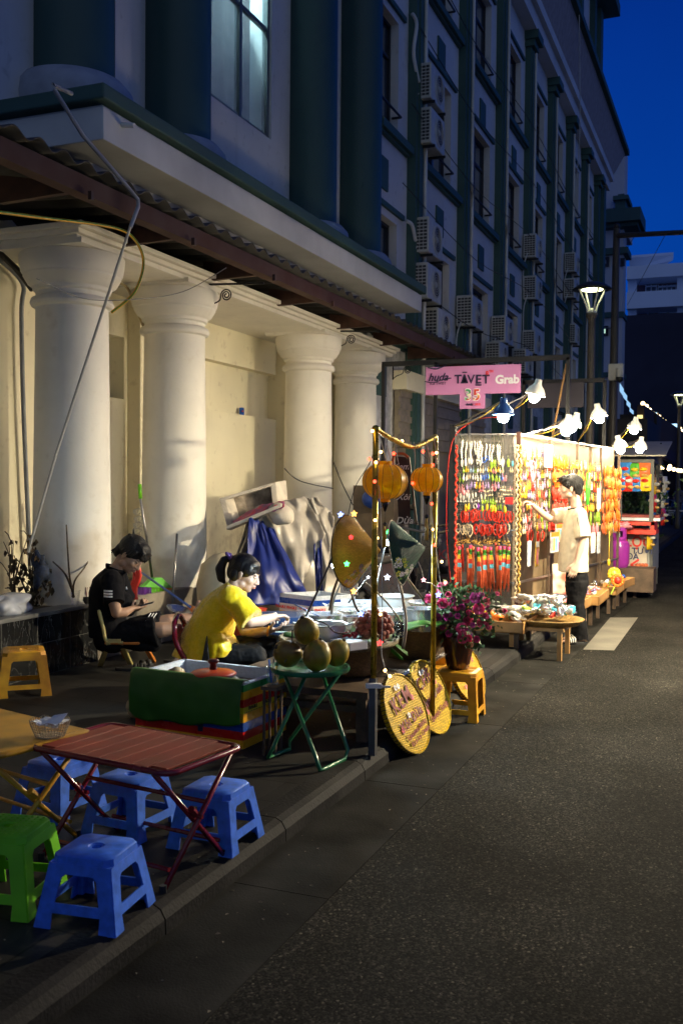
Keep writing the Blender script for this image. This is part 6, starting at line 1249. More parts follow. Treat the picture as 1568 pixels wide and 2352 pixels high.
def silk():
    m=mat('golden silk',(.80,.38,.01),.35,var=0,sheen=.3); t,b,N,L=nodes(m); tc=N('ShaderNodeTexCoord'); n=N('ShaderNodeTexNoise'); n.inputs['Scale'].default_value=38; n.inputs['Detail'].default_value=2; n.inputs['Distortion'].default_value=2; L(tc.outputs['Object'],n.inputs[0])
    r=N('ShaderNodeValToRGB'); r.color_ramp.elements[0].position=.45; r.color_ramp.elements[0].color=(.85,.38,.002,1); r.color_ramp.elements[1].position=.55; r.color_ramp.elements[1].color=(.98,.62,.003,1); L(n.outputs['Fac'],r.inputs[0]); L(r.outputs[0],b.inputs['Base Color'])
    r2=N('ShaderNodeMapRange'); r2.inputs[3].default_value=.5; r2.inputs[4].default_value=.25; L(n.outputs['Fac'],r2.inputs[0]); L(r2.outputs[0],b.inputs['Roughness'])
    b.inputs['Transmission Weight'].default_value=0; b.inputs['Subsurface Weight'].default_value=.25; b.inputs['Subsurface Radius'].default_value=(.05,.03,.01); return m
M_silk=translucent(silk(),.6,(1.,.66,.005))
def lantern(x,y,dep,w_,label,tl=1.):
    c=at(x,y,dep); r_=w_/2/2287*dep; h=r_*.76; t=thing('silk_lantern',label,'lantern',(c.x,c.y,c.z-h-.25),0,'two golden silk lanterns')
    n_=14; vs=[]; b=MB(); nv=18
    def fn(u,v):
        a_=u*2*math.pi; k=(a_/(2*math.pi/n_))%1; sag=1-.035*math.sin(math.pi*k); ph=-1.18+2.36*v; rr_=r_*(math.cos(ph)**.8)*sag; return V((c.x+rr_*math.cos(a_),c.y+rr_*math.sin(a_),c.z+h*math.sin(ph)/math.sin(1.18)*.98))
    b.grid(fn,n_*6,nv); b.build('silk_shade',M_silk,t,smooth=True)
    for k in range(n_):
        a_=k*2*math.pi/n_; b=MB(); b.tube([V((c.x+(r_*math.cos(-1.18+2.36*v/12)**.8+.001)*math.cos(a_),c.y+(r_*math.cos(-1.18+2.36*v/12)**.8+.001)*math.sin(a_),c.z+h*math.sin(-1.18+2.36*v/12)/math.sin(1.18)*.98)) for v in range(13)],.0016,4); b.build('rib',mat('brown rib',(.28,.14,.02),.5),t)
    rt_=r_*(math.cos(1.18)**.8)
    b=MB(); b.cyl(c+V((0,0,h*.96)),c+V((0,0,h*.96+.022)),rt_*.62,rt_*.66,24); b.build('top_collar',M_silk,t); b=MB(); b.cyl(c-V((0,0,h*.96)),c-V((0,0,h*.96+.022)),rt_*.5,rt_*.52,24); b.build('bottom_collar',M_silk,t)
    q=c-V((0,0,h*.96+.022)); b=MB(); b.lathe(q,[(.024,0),(.018,-.02),(.009,-.045),(.006,-.055)],16); b.build('wooden_finial',mat('black lacquer',(.01,.008,.01),.2,coat=.5),t,smooth=True)
    b=MB(); b.cyl(q-V((0,0,.05)),q-V((0,0,.12)),.002,seg=5); b.ball(q-V((0,0,.125)),.013,10,8); b.build('bead',MAT['black lacquer'],t,smooth=True)
    b=MB()
    for i in range(26): a_=i*2.4; k=.009*(i/26)**.5; b.tube([q+V((k*.5*math.cos(a_),k*.5*math.sin(a_),-.138)),q+V((k*math.cos(a_),k*math.sin(a_),-.16)),q+V((k*1.4*math.cos(a_),k*1.4*math.sin(a_),-.255*tl))],.0016,4)
    b.build('tassel',mat('mustard thread',(.45,.28,.03),.6),t,smooth=True)
    b=MB(); hp=min(topb,key=lambda p:(p-c).length); b.tube([c+V((0,0,h)),V((c.x,c.y,c.z+h+.05)),V((hp.x,hp.y,hp.z))],.0015,4); b.build('wire',M_black,t)
lantern(884,1106,5.6,104,'golden silk lantern hanging at the left, beside the front gold post',1.0)
lantern(980,1102,5.95,76,'golden silk lantern hanging at the right, beside the rear gold post',1.05)
# wooden hanging board "Kem Xoi Dua"
wbp=at(926,1130,6.25); wbd=thing('hanging_board','dark wooden board with white handwriting hanging between the lanterns','sign',(wbp.x,wbp.y,1.2))
a=at(906,1045,6.25); c=at(941,1208,6.25); b=MB(); pth=[at(908,1048,6.25),at(930,1050,6.25),at(940,1062,6.25),at(942,1205,6.25),at(915,1203,6.25)]; th=f_*.02
b.add(pth+[p+th for p in pth],[(4,3,2,1,0),(5,6,7,8,9)]+[(i,(i+1)%5,5+(i+1)%5,5+i) for i in range(5)]); b.build('board',mat('dark brown board',(.05,.022,.012),.5,var=.3,scale=8),wbd)
wt=mat('white brush paint',(.8,.78,.72),.5,var=0)
for (s_,x,y,z_) in (('Kem',920,1072,.055),('Xôi',925,1142,.055),('Dừa',928,1196,.06)): text(s_,z_,wt,at(x,y,6.24),_r,_u,wbd,font_shear=.3,bold=.0008)
b=MB(); b.tube(catmull([at(901,1068,6.2),at(905,1046,6.2),at(925,1042,6.2),at(938,1052,6.2)]),.009,8); b.build('orange_strap',mat('orange strap',(.6,.12,.02),.5),wbd,smooth=True)
b=MB(); b.bar(at(938,1050,6.1),at(957,1205,6.1),.012,.012); tag(b.build('dark_rod',M_wood2),'thin dark rod hanging beside the wooden board','rod')
# conical hats
def hat(apexpx,dep,outline,label,m,bul):
    pass
def hatmesh(c,axis,r_,h,m,label,rimm,flat=None):
    axis=V(axis).normalized(); q=V((0,0,1)).rotation_difference(axis).to_matrix(); t=thing('conical_hat',label,'hat',tuple(c)); b=MB(); b.lathe(c,[(r_,0),(r_*.66,h*.34),(r_*.33,h*.68),(.006,h),(0,h+.002)],48,q,cap=False); b.build('woven_cone',m,t,smooth=True,solid=.002)
    b=MB(); b.tube([c+q@V((r_*math.cos(a_/40*2*math.pi),r_*math.sin(a_/40*2*math.pi),0)) for a_ in range(41)],.0045,6,False); b.build('rim',rimm,t,smooth=True); return t,q
def hatmat(name,c1,c2,flowers=True,thr=0):
    m=weave(name,c1,c2,75,75,1.,.42,coat=.2); return m
M_straw=hatmat('straw weave',(.78,.52,.12),(.30,.17,.03)); M_dgw=hatmat('dark green straw',(.015,.11,.07),(.07,.17,.12)); nodes(M_dgw)[1].inputs['Coat Weight'].default_value=0; nodes(M_dgw)[1].inputs['Roughness'].default_value=.6; translucent(M_straw,.4,(.9,.6,.1))
hc=at(812,1252,5.75)
# the near hat faces us with its hollow turned slightly left-down, apex away; seen as a tall oval tilted
def hat_fold(pts,dep0,deps,m,label,nm='conical_hat'):
    pass
hA,hB=at(800,1266,5.75),at(912,1269,6.0)
h1,q1=hatmesh(hA,_r*.885-_d*.46+_u*.04,.209,.20,M_straw,'straw conical hat with painted flowers hanging left of the front gold post',mat('dark rim binding',(.12,.08,.03),.6))
h2,q2=hatmesh(hB,_r*.95+_u*.17-_d*.26,.196,.17,M_dgw,'dark green conical hat with painted daisies hanging right of the front gold post',mat('pale rim binding',(.4,.36,.28),.6))
def flowers(parent,q,c,r_,h,a0,a1,n_,seed,big):
    rf=random.Random(seed); cols_=[mat('white petal paint',(.75,.75,.75),.5,var=0),mat('yellow petal paint',(.6,.62,.05),.5,var=0),mat('violet petal paint',(.35,.25,.6),.5,var=0),mat('leaf paint',(.12,.30,.03),.5,var=0)]
    bs_=[MB() for _ in cols_]
    for i in range(n_):
        a_=R(rf.uniform(a0,a1)); k=rf.uniform(.45,.95); P0=V((r_*k*math.cos(a_),r_*k*math.sin(a_),h*(1-k)))
        nn=V((h*math.cos(a_),h*math.sin(a_),r_)).normalized(); P0=P0+nn*.002; e1=V((-math.sin(a_),math.cos(a_),0)); e2_=nn.cross(e1)
        kind=rf.choice([0,0,1,2,3,3,3]) if not big else rf.choice([0,1,3,0,3]); sz=rf.uniform(.010,.019)*(1.25 if big else .8)
        if kind==3:
            an=rf.random()*6.28; d_=e1*math.cos(an)+e2_*math.sin(an); s_=e1*-math.sin(an)+e2_*math.cos(an); bs_[3].add([c+q@(P0-d_*sz),c+q@(P0+s_*sz*.3),c+q@(P0+d_*sz),c+q@(P0-s_*sz*.3)],[(0,1,2,3)])
        else:
            for j in range(7):
                an=j/7*6.28; d_=e1*math.cos(an)+e2_*math.sin(an); s_=e1*-math.sin(an)+e2_*math.cos(an); o_=P0+nn*.001
                bs_[kind].add([c+q@(o_+d_*sz*.2),c+q@(o_+d_*sz*.65+s_*sz*.25),c+q@(o_+d_*sz),c+q@(o_+d_*sz*.65-s_*sz*.25)],[(0,1,2,3)])
    for b_,m_,nm in zip(bs_,cols_,('white_flowers','yellow_flowers','violet_flowers','painted_leaves')):
        if b_.f: b_.build(nm,m_,parent)
cam_=V((0,0,1.6))
def camang(q,c):
    v=q.inverted()@(-_u); return math.degrees(math.atan2(v.y,v.x))
a1=camang(q1,0); flowers(h1,q1,hA,.209,.20,a1-38,a1+38,80,3,False)
a2=camang(q2,0); flowers(h2,q2,hB,.196,.17,a2-75,a2+75,90,5,True)
b=MB(); b.tube(catmull([at(798,1190,5.75),at(815,1120,5.75),at(850,1060,5.7),at(868,1000,5.6)]),.0025,5); tag(b.build('hanging_wire',M_black,smooth=True),'black wire from the straw hat up to the gold bar','wire')
# split bamboo shoulder pole supports
M_bam=mat('old bamboo strips',(.17,.12,.07),.5,var=.35,scale=12); M_blkb=mat('dark bamboo',(.05,.04,.035),.3)
def strip(pts,r_,m,lab,nm='bamboo_strip'): b=MB(); b.tube(catmull(pts,5),r_,7); tag(b.build(nm,m,smooth=True),lab,'bamboo strip')
strip([at(683,1455,6.0),at(705,1410,6.05),at(735,1345,6.1),at(770,1265,6.1)],.007,M_blkb,'dark bent bamboo strip rising over the left pots')
strip([at(780,1320,6.2),at(765,1360,6.2),at(757,1402,6.2)],.009,M_bam,'short bamboo strip behind the steel pots')
strip([at(803,1340,6.1),at(815,1390,6.0),at(840,1425,5.9),at(868,1462,5.8)],.008,M_bam,'bamboo strip from the straw hat down across the lychees')
strip([at(835,1335,6.3),at(880,1375,6.4),at(915,1420,6.4),at(925,1442,6.4)],.006,M_bam,'bamboo strip slanting right behind the front gold post')
strip([at(905,1290,6.3),at(917,1340,6.2),at(928,1395,6.1),at(932,1440,6.0),at(925,1490,5.95)],.010,M_bam,'thick bamboo strip hanging from the green hat to the middle basket')
strip([at(932,1325,6.5),at(955,1355,6.6),at(980,1390,6.7)],.008,M_bam,'bamboo strip from the green hat to the largest steel pot')
strip([at(868,1300,6.4),at(835,1340,6.3),at(800,1385,6.3)],.006,M_bam,'thin bamboo strip crossing behind the gold post to the left')
# work lamps of the stall
def desk(x,y,dep,m,lab):
    p=at(x,y,dep); t=thing('desk_lamp',lab,'lamp',tuple(p)); b=MB(); b.lathe(p,[(.055,-.005),(.05,.012),(.03,.03),(.018,.045),(0,.05)],24); b.build('shade',m,t,smooth=True)
    b=MB(); b.ball(p-V((0,0,.012)),(.034,.034,.032),16,10); b.build('bulb',lamp_mat('cool led bulb',(.72,.90,1.),1100),t,smooth=True)
    return p,t
p,t=desk(773,1293,6.5,mat('grey lamp shade',(.35,.4,.45),.4),'small cool white lamp left of the straw hat')
b=MB(); b.tube([p+V((0,0,.03)),at(782,1340,6.5),at(768,1372,6.5),at(760,1410,6.5)],.007,8); b.build('arm',M_chrome,t,smooth=True)
p,t=desk(893,1238,6.6,mat('pale green lamp shade',(.15,.5,.35),.4),'small cool lamp with green shade between the two hats')
b=MB(); b.tube([p+V((0,0,.03)),at(882,1262,6.6),at(868,1330,6.6),at(858,1390,6.6)],.006,8); b.build('arm',M_chrome,t,smooth=True)
# fairy lights
M_fw=lamp_mat('warm fairy bulb',(1.,.62,.22),12); M_fr=lamp_mat('red fairy bulb',(1.,.05,.02),9)
fc={'blue':(.25,.35,1.),'orange':(1.,.45,.08),'red':(1.,.03,.03),'green':(.05,1.,.15),'white':(.8,.85,1.),'pink':(1.,.4,.45)}
FM={k:lamp_mat(k+' star light',v,5 if k!='green' else 9) for k,v in fc.items()}
def star(x,y,dep,c_,lab,s_=.021):
    p=at(x,y,dep); out=[]
    for i in range(10): a_=math.pi/2+i*math.pi/5; r_=s_ if i%2==0 else s_*.45; out.append((r_*math.cos(a_),r_*math.sin(a_)))
    b=MB(); b.prism(p-_d*.004,_r,_u,out,_d*.008); tag(b.build('star_light',FM[c_]),lab,'fairy light')
star(782,1182,5.7,'blue','blue star fairy light at the top left of the straw hat'); star(813,1180,5.7,'orange','orange star fairy light at the top of the straw hat')
star(806,1234,5.5,'red','red star fairy light on the middle of the straw hat',.016); star(796,1295,5.5,'green','bright green star fairy light low on the straw hat',.018)
star(812,1358,5.7,'orange','orange star fairy light hanging just below the straw hat'); star(889,1326,5.9,'white','white star fairy light right of the front gold post'); star(890,1222,6.0,'green','green star fairy light above the green shaded lamp',.015)
star(972,1332,5.9,'pink','pink star fairy light left of the flowers',.016); star(828,1410,5.7,'blue','blue star fairy light beside the lychees'); star(872,1477,5.6,'red','red star fairy light below the lychee bowl'); star(1006,1366,6.1,'blue','blue star fairy light in the upper left flowers'); star(845,1326,6.0,'white','small white star fairy light just left of the front gold post',.012)
def fairy(pts,lab,bulbs,r_=.0028,m=None,dep=0):
    b=MB(); b.tube(catmull(pts),r_,5); t=thing('fairy_string',lab,'fairy lights',tuple(pts[0])); b.build('cord',m or mat('silvery twisted cord',(.55,.52,.45),.35),t,smooth=True)
    for (x,y,d_,c_) in bulbs: b=MB(); b.ball(at(x,y,d_),.0085 if c_=='w' else .0095,10,8); b.build('bulb',M_fw if c_=='w' else M_fr,t)
fairy([at(866,998,5.5),at(868,1080,5.5),at(875,1200,5.45),at(876,1300,5.4),at(878,1420,5.4),at(876,1500,5.3),at(886,1540,5.25),at(892,1552,5.2)],'long fairy light string hanging down right of the front gold post',[(873,1411,5.4,'w'),(895,1553,5.15,'w'),(884,1540,5.25,'w')])
fairy([at(872,1000,5.5),at(882,1040,5.5),at(892,1070,5.6)],'short silvery light string left of the board, first of the cluster',[(866,1054,5.5,'w')])
fairy([at(884,1006,5.6),at(893,1040,5.6),at(903,1075,5.6)],'short silvery light string over the left lantern',[(874,1038,5.5,'w'),(904,1042,5.6,'r')])
fairy([at(908,1010,5.8),at(912,1050,5.7),at(916,1070,5.7)],'short silvery light string before the wooden board',[(923,1013,5.8,'w')])
fairy([at(950,1015,6),at(953,1060,6),at(948,1092,6)],'short silvery light string at the left of the right lantern',[(947,1110,5.9,'r'),(971,1037,6,'r')])
fairy([at(978,1010,6),at(985,1045,6),at(990,1060,6)],'short silvery light string at the right of the right lantern',[(994,1042,6,'r'),(1002,1040,6,'w'),(993,1068,6,'r'),(999,1082,5.95,'w')])
fairy([at(997,1005,6.1),at(1000,1060,6.1),at(990,1150,6.05),at(1000,1250,6.05),at(1010,1330,6.1),at(1018,1368,6.1)],'fairy light string down the rear gold post into the flowers',[(991,1157,6.05,'r'),(994,1216,6.05,'w'),(997,1252,6.05,'r'),(1014,1290,6.05,'w'),(1022,1338,6.1,'w')])
fairy([at(858,997,5.5),at(862,1040,5.5),at(856,1120,5.5)],'fairy light string wound on the front gold post',[(855,990,5.45,'w'),(863,1062,5.45,'w'),(848,1054,5.5,'r'),(860,1106,5.4,'r'),(861,1195,5.4,'w'),(866,1236,5.5,'w')])
fairy([at(960,1290,6.0),at(968,1310,6.0),at(975,1335,6.0),at(990,1340,6.1),at(1005,1355,6.1),at(1012,1372,6.1)],'short string from the green hat to the flowers',[])
# adapter
p=at(858,1577,5.45); ad=thing('power_adapter','white power adapter on the bench end beside the gold post','adapter',tuple(p)); b=MB(); b.obox(p-e_*.045-V((0,0,.012)),e_*.09,f_*.03,V((0,0,.027))); b.build('body',M_white,ad,bevel=.004); b=MB(); b.tube([p+e_*.045,p+e_*.09],.006,6); b.build('plug',M_white,ad)
# ---------------- woven round signs ----------------
M_yw=weave('yellow painted weave',(.90,.58,.004),(.36,.20,.002),55,55,.9,.45,coat=.08); M_mar=mat('maroon brush paint',(.20,.004,.008),.6,var=0); M_wp=mat('white brush outline',(.75,.72,.68),.5,var=0); M_pk=mat('pink flower paint',(.75,.10,.15),.5,var=0)
def wsign(c,ex,ey,r_,label,lines,shape=(1,1)):
    ex,ey=V(ex).normalized(),V(ey).normalized(); n=ex.cross(ey).normalized(); q=Matrix((ex,ey,n)).transposed(); t=thing('woven_sign',label,'sign',tuple(c-ey*r_))
    b=MB(); b.lathe(c,[(0,0),(r_-.012,0),(r_-.006,.008),(r_,.006),(r_+.002,-.012),(r_-.008,-.03),(r_-.012,-.012),(0,-.008)],56,q,cap=False); b.build('woven_disc',M_yw,t,smooth='auto')
    b=MB(); 
    for i in range(64): a_=i/64*2*math.pi; p=c+q@V((math.cos(a_)*(r_+.001),math.sin(a_)*(r_+.001),-.028)); b.bar(p,p+n*.034,.005,.004,up=ex)
    b.build('rim_stitching',M_wood2,t)
    for (s_,x,y,z_,w) in lines:
        if w: text(s_,z_,M_wp,c+ex*(x-.0035)+ey*(y+.0025)+n*.0085,ex,ey,t,bold=0,depth=.0012,sp=1.12)
        text(s_,z_,M_mar,c+ex*x+ey*y+n*.0105,ex,ey,t,bold=.0014,depth=.0012,sp=1.12)
    for (x,y,m_) in [(-.01,.17,M_wp),(.03,.165,M_wp),(.13,.05,M_pk),(-.14,-.05,M_pk),(.0,-.0,M_wp)]:
        if abs(y)<.001: y=-.015
        b=MB()
        for j in range(5): a_=j/5*6.28; p=c+ex*(x+.012*math.cos(a_))+ey*(y+.012*math.sin(a_))+n*.0095; b.lathe(p,[(0,.0012),(.008,0)],8,q)
        b.build('painted_flower',m_,t)
    return t
# sign planes: bottom near the gutter, top leaning on the bench, facing the road and a bit toward the camera
def signplane(bot,top,exd):
    bot,top=V(bot),V(top); ey=(top-bot).normalized(); ex=V(exd); ex=(ex-ey*ex.dot(ey)).normalized(); return (bot+top)/2,ex,ey,(top-bot).length/2
c,ex,ey_,r_=signplane((-1.745,5.70,.008),(-1.945,5.62,.45),(.14,.99,0)); wsign(c,ex,ey_,r_,'round yellow woven sign painted KEM Xôi Dừa, nearest, leaning at the kerb',[('KEM',-.005,.085,.135,1),('Xôi Dừa',.01,-.045,.085,1),('Coconut Sticky',.015,-.115,.042,0),('Rice Ice Cream',.02,-.16,.040,0)])
c,ex,ey_,r_=signplane((-1.755,6.22,.008),(-1.95,6.13,.45),(.14,.99,0)); wsign(c,ex,ey_,r_,'round yellow woven sign painted CHÈ Cung Đình, behind the nearest one',[('CHÈ',-.005,.115,.11,1),('Cung Đình',.005,-.005,.075,1),('Sweet Soup',.01,-.11,.055,0)])
c,ex,ey_,r_=signplane((-1.77,7.22,.008),(-1.96,7.12,.41),(.2,.97,0)); wsign(c,ex,ey_,r_,'round yellow woven sign mostly hidden behind the yellow flower stool',[('KEM',0,.09,.11,1),('Bơ',0,-.03,.09,1),('35.000đ',0,-.12,.05,0)])
# bottles lying chrome bar
tag(MB().tube([(-1.97,5.9,.40),(-1.93,6.75,.41)],.014,10).build('chrome_tube',M_steel,smooth=True),'shiny metal tube along the bench edge behind the signs','tube')
ch_=thing('yellow_chair','low yellow plastic chair behind the flower stool','chair',(-2.1,6.95,.1)); b=MB(); q=[at(990,1560,7.2),at(1022,1545,7.2),at(1022,1508,7.2),at(988,1522,7.2)]; b.add(q,[(0,1,2,3)]); b.build('backrest',M_yelP,ch_,solid=.02); b=MB(); b.box((-2.2,6.75,.28),(-1.93,7.0,.30)); b.build('seat',M_yelP,ch_)
for x,y in ((-2.18,6.77),(-1.95,6.77),(-2.18,6.98),(-1.95,6.98)): b=MB(); b.cyl((x,y,.1),(x,y,.28),.016,seg=8); b.build('leg',M_yelP,ch_)
# ---------------- vase and roses ----------------
vc=V((-1.80,6.64,.335)); vs_=thing('vase','brown glazed ceramic vase on the yellow stool','vase',tuple(vc)); b=MB(); b.lathe(vc,[(0,0),(.072,0),(.078,.02),(.10,.13),(.108,.20),(.10,.25),(.075,.275),(.07,.285),(.082,.295),(.08,.305),(.066,.295),(.06,.26)],44,cap=False); b.build('glazed_body',mat('brown glaze',(.075,.022,.010),.12,var=.2,scale=8,coat=.7),vs_,smooth=True)
b=MB(); b.tube(catmull([vc+V((.0,-.105,.20)),vc+V((.02,-.108,.16)),vc+V((.01,-.106,.11)),vc+V((.03,-.1,.07))]),.004,6); b.tube(catmull([vc+V((.045,-.096,.20)),vc+V((.05,-.095,.14)),vc+V((.035,-.098,.10))]),.003,6); b.build('relief',MAT['brown glaze'],vs_,smooth=True)
rz_=random.Random(21); M_rose=translucent(mat('magenta rose petals',(.88,.12,.33),.5,var=.3,scale=30),.35,(1.,.15,.35)); M_rose2=mat('deep purple rose petals',(.42,.03,.20),.5,var=.25,scale=30); M_rl=mat('rose leaves',(.07,.13,.03),.5,var=.3,scale=20,vcol=(.02,.05,.02))
def rose_mesh(b,r_):
    for lay,(k,n_,ti) in enumerate(((.25,3,.1),(.45,4,.35),(.7,5,.65),(1.,6,1.0))):
        for j in range(n_):
            a_=j/n_*6.28+lay*.7; 
            def fn(u,v):
                aa=a_+(u-.5)*2.0/ (1+.15*lay); rr_=r_*k*(.35+.65*v**.7)*(1-.12*abs(u-.5)*2); z=r_*(.85-.45*ti)*v*(1-.25*(2*u-1)**2)+.12*r_*math.sin(v*3)*ti; return V((rr_*math.cos(aa),rr_*math.sin(aa),z-.2*r_*ti))
            b.grid(fn,5,4)
rp_=[]
for m_ in (M_rose,M_rose2):
    b=MB(); rose_mesh(b,.034); o=b.build('rose',m_,world=False,smooth=True,solid=.001); rp_.append(o)
blooms=[(985+0,1376,.0,1.1,0),(1016,1386,0,1.25,0),(1028,1416,0,1.15,1),(1050,1415,0,.7,1),(1073,1424,0,1.25,0),(1059,1444,0,1.35,0),(1061,1466,0,1.2,0),(1076,1466,0,.8,0),(1091,1374,0,1.3,1),(1098,1399,0,1.35,0),(1104,1432,0,1.2,0),(1116,1380,0,1.1,0),(1119,1398,0,.8,1),(1068,1378,0,1.0,0),(1040,1378,0,.8,1),(1010,1344,0,.7,0),(1023,1340,0,.6,0),(1001,1364,0,1.1,0),(1002,1420,0,1.2,1),(1093,1468,0,.8,0),(1118,1437,0,.7,0),(1158,1404,0,.7,0),(1141,1364,0,.55,0),(1076,1407,0,.7,0),(1037,1390,0,.8,0),(1029,1366,0,.75,0),(1105,1366,0,.7,1),(1085,1436,0,.6,1),(1048,1398,0,.7,0),(1016,1440,0,.7,1),(1030,1455,0,.8,1),(1122,1441,0,.6,0),(1060,1395,0,.8,1),(1115,1415,0,.8,0)]
vtop=vc+V((0,0,.30)); fwr=thing('rose_bush','full bunch of magenta roses and dark leaves filling the brown vase','flowers',tuple(vtop))
lfb=MB(); stb=MB()
for i,(x,y,_,s_,k) in enumerate(blooms):
    dep=6.75+rz_.uniform(-.14,.02); p=at(x,y,dep); o=rp_[k] if not rp_[k].get('used') else rp_[k].copy()
    if rp_[k].get('used'): sc.collection.objects.link(o)
    rp_[k]['used']=1
    if 'used' in o: pass
    o.parent=fwr; loc=p-V(fwr.location); o.location=loc; dr=(p-vtop).normalized()*.6-_d*.8+V((rz_.uniform(-.3,.3),0,rz_.uniform(0,.4))); o.rotation_euler=dr.to_track_quat('Z','Y').to_euler(); o.scale=(s_*.95,)*3
    stb.tube(catmull([vtop+V((rz_.uniform(-.03,.03),rz_.uniform(-.03,.03),-.05)),(vtop+p)/2+V((0,0,.03)),p],4),.0022,5)
    for j in range(11):
        q=p+V((rz_.gauss(0,.032),rz_.gauss(0,.032)+.02,rz_.gauss(-.02,.03))); d1=V((rz_.uniform(-1,1),rz_.uniform(-1,1),rz_.uniform(-.6,.8))).normalized(); d2=d1.cross(V((rz_.uniform(-1,1),rz_.uniform(-1,1),rz_.uniform(-1,1)))).normalized(); L_=rz_.uniform(.018,.032); lfb.add([q-d1*L_,q+d2*L_*.45-d1*.1*L_,q+d1*L_,q-d2*L_*.45-d1*.1*L_],[(0,1,2,3)])
for j in range(420):
    t_=rz_.random(); q=vtop+V((rz_.gauss(0.02,.09),rz_.gauss(0,.07),.02+rz_.random()*.25)); d1=V((rz_.uniform(-1,1),rz_.uniform(-1,1),rz_.uniform(-.6,.8))).normalized(); d2=d1.cross(V((rz_.uniform(-1,1),rz_.uniform(-1,1),rz_.uniform(-1,1)))).normalized(); L_=rz_.uniform(.018,.032); lfb.add([q-d1*L_,q+d2*L_*.45,q+d1*L_,q-d2*L_*.45],[(0,1,2,3)])
for r0 in rp_:
    if 'used' in r0: del r0['used']
for o in fwr.children:
    if 'used' in o: del o['used']
lfb.build('leaves',M_rl,fwr,smooth=False); stb.build('stems',M_rl,fwr)
tw_=MB()
for k in range(3): tw_.tube(catmull([vtop+V((.05,0,.1)),at(1120+k*8,1390-k*14,6.7),at(1150,1375-k*10,6.7)],4),.002,5)
tw_.build('twig',M_rl,fwr)
# ---------------- people ----------------
class Body(MB):
    def cap_(s,p,q,r0,r1,seg=18,fl=None):   # tapered capsule; fl=(axis,scale) flattens
        p,q=V(p),V(q); d=q-p; L_=d.length
        if L_<1e-6: return s.ball(p,r0)
        d.normalize(); Q=V((0,0,1)).rotation_difference(d).to_matrix(); pr=[]
        for i in range(6): a=math.pi/2*i/5; pr.append((max(r0*math.sin(a),1e-4),-r0*math.cos(a)))
        for i in range(6): a=math.pi/2*i/5; pr.append((max(r1*math.cos(a),1e-4),L_+r1*math.sin(a)))
        b0=len(s.v); s.lathe(p,pr,seg,Q)
        if fl:
            ax,k=V(fl[0]).normalized(),fl[1]
            for i in range(b0,len(s.v)): w=s.v[i]-p; w2=w-d*w.dot(d); c=w2.dot(ax); s.v[i]=s.v[i]-ax*c*(1-k)
        return s
    def chain(s,pts,rs,fl=None):
        for i in range(len(pts)-1): s.cap_(pts[i],pts[i+1],rs[i],rs[i+1],fl=fl)
        return s
    def ell(s,c,ax,rr,seg=22,rings=16):
        M=Matrix([V(a).normalized() for a in ax]).transposed(); return s.ball(c,rr,seg,rings,M)
    def flat(s,p,q,r0,r1,ax,k,seg=26):      # open flared sleeve / skirt with flat ends
        p,q=V(p),V(q); d=q-p; Q=V((0,0,1)).rotation_difference(d.normalized()).to_matrix(); b0=len(s.v); s.lathe(p,[(r0,0),(r0*.5+r1*.5,d.length*.5),(r1,d.length)],seg,Q)
        if ax is not None:
            ax=V(ax).normalized(); dn=d.normalized()
            for i in range(b0,len(s.v)): w=s.v[i]-p; c=w.dot(ax); s.v[i]=s.v[i]-ax*c*(1-k)
        return s
    def loft(s,secs,seg=32,cap=True):  # (centre, axis a, axis b, ra, rb, power)
        vs=[];fs=[]
        for (c,a,b,ra,rb) in secs:
            c,a,b=V(c),V(a).normalized(),V(b).normalized()
            for k in range(seg): t=2*math.pi*k/seg; vs.append(c+a*ra*math.cos(t)+b*rb*math.sin(t))
        n=len(secs)
        for i in range(n-1):
            for k in range(seg): k2=(k+1)%seg; fs.append((i*seg+k,i*seg+k2,(i+1)*seg+k2,(i+1)*seg+k))
        if cap: fs+=[tuple(range(seg-1,-1,-1)),tuple((n-1)*seg+k for k in range(seg))]
        return s.add(vs,fs)
def head(b,c,f,u,s=1.,female=False):
    """c centre of skull, f facing, u up. Adds skull, jaw, nose, lips, brow, ears; returns eye points"""
    f=V(f).normalized(); u=V(u); u=(u-f*u.dot(f)).normalized(); r=f.cross(u); P=lambda x,y,z:c+(r*x+f*y+u*z)*s
    ax=(r,f,u)
    b.ell(P(0,-.012,.028),ax,(.075*s,.094*s,.088*s)); b.ell(P(0,.028,-.012),ax,(.062*s,.064*s,.080*s))
    b.ell(P(0,.038,-.060),ax,(.044*s,.046*s,.046*s)); b.ell(P(0,.062,-.088),ax,(.020*s,.020*s,.018*s))
    for k in (-1,1):
        b.ell(P(k*.036,.052,-.025),ax,(.026*s,.030*s,.026*s)); b.ell(P(k*.052,.012,-.065),ax,(.018*s,.028*s,.024*s))
        b.ell(P(k*.028,.082,.022),ax,(.022*s,.010*s,.008*s))
        e=P(k*.078,-.008,-.008); b.ell(e,((r+f*-.35*k).normalized(),(f+r*.35*k).normalized(),u),(.007*s,.018*s,.030*s)); b.ell(e+r*k*.004*s+u*.012*s,(r,f,u),(.006*s,.015*s,.012*s)); b.ell(e-u*.022*s+f*.004*s,(r,f,u),(.006*s,.008*s,.010*s))
    b.cap_(P(0,.086,.014),P(0,.104,-.026),.009*s,.0125*s); b.ell(P(0,.108,-.030),ax,(.012*s,.010*s,.009*s))
    for k in (-1,1): b.ell(P(k*.013,.098,-.033),ax,(.009*s,.009*s,.007*s))
    b.ell(P(0,.090,-.054),ax,(.022*s,.012*s,.0065*s)); b.ell(P(0,.088,-.064),ax,(.019*s,.012*s,.0075*s))
    return P,ax
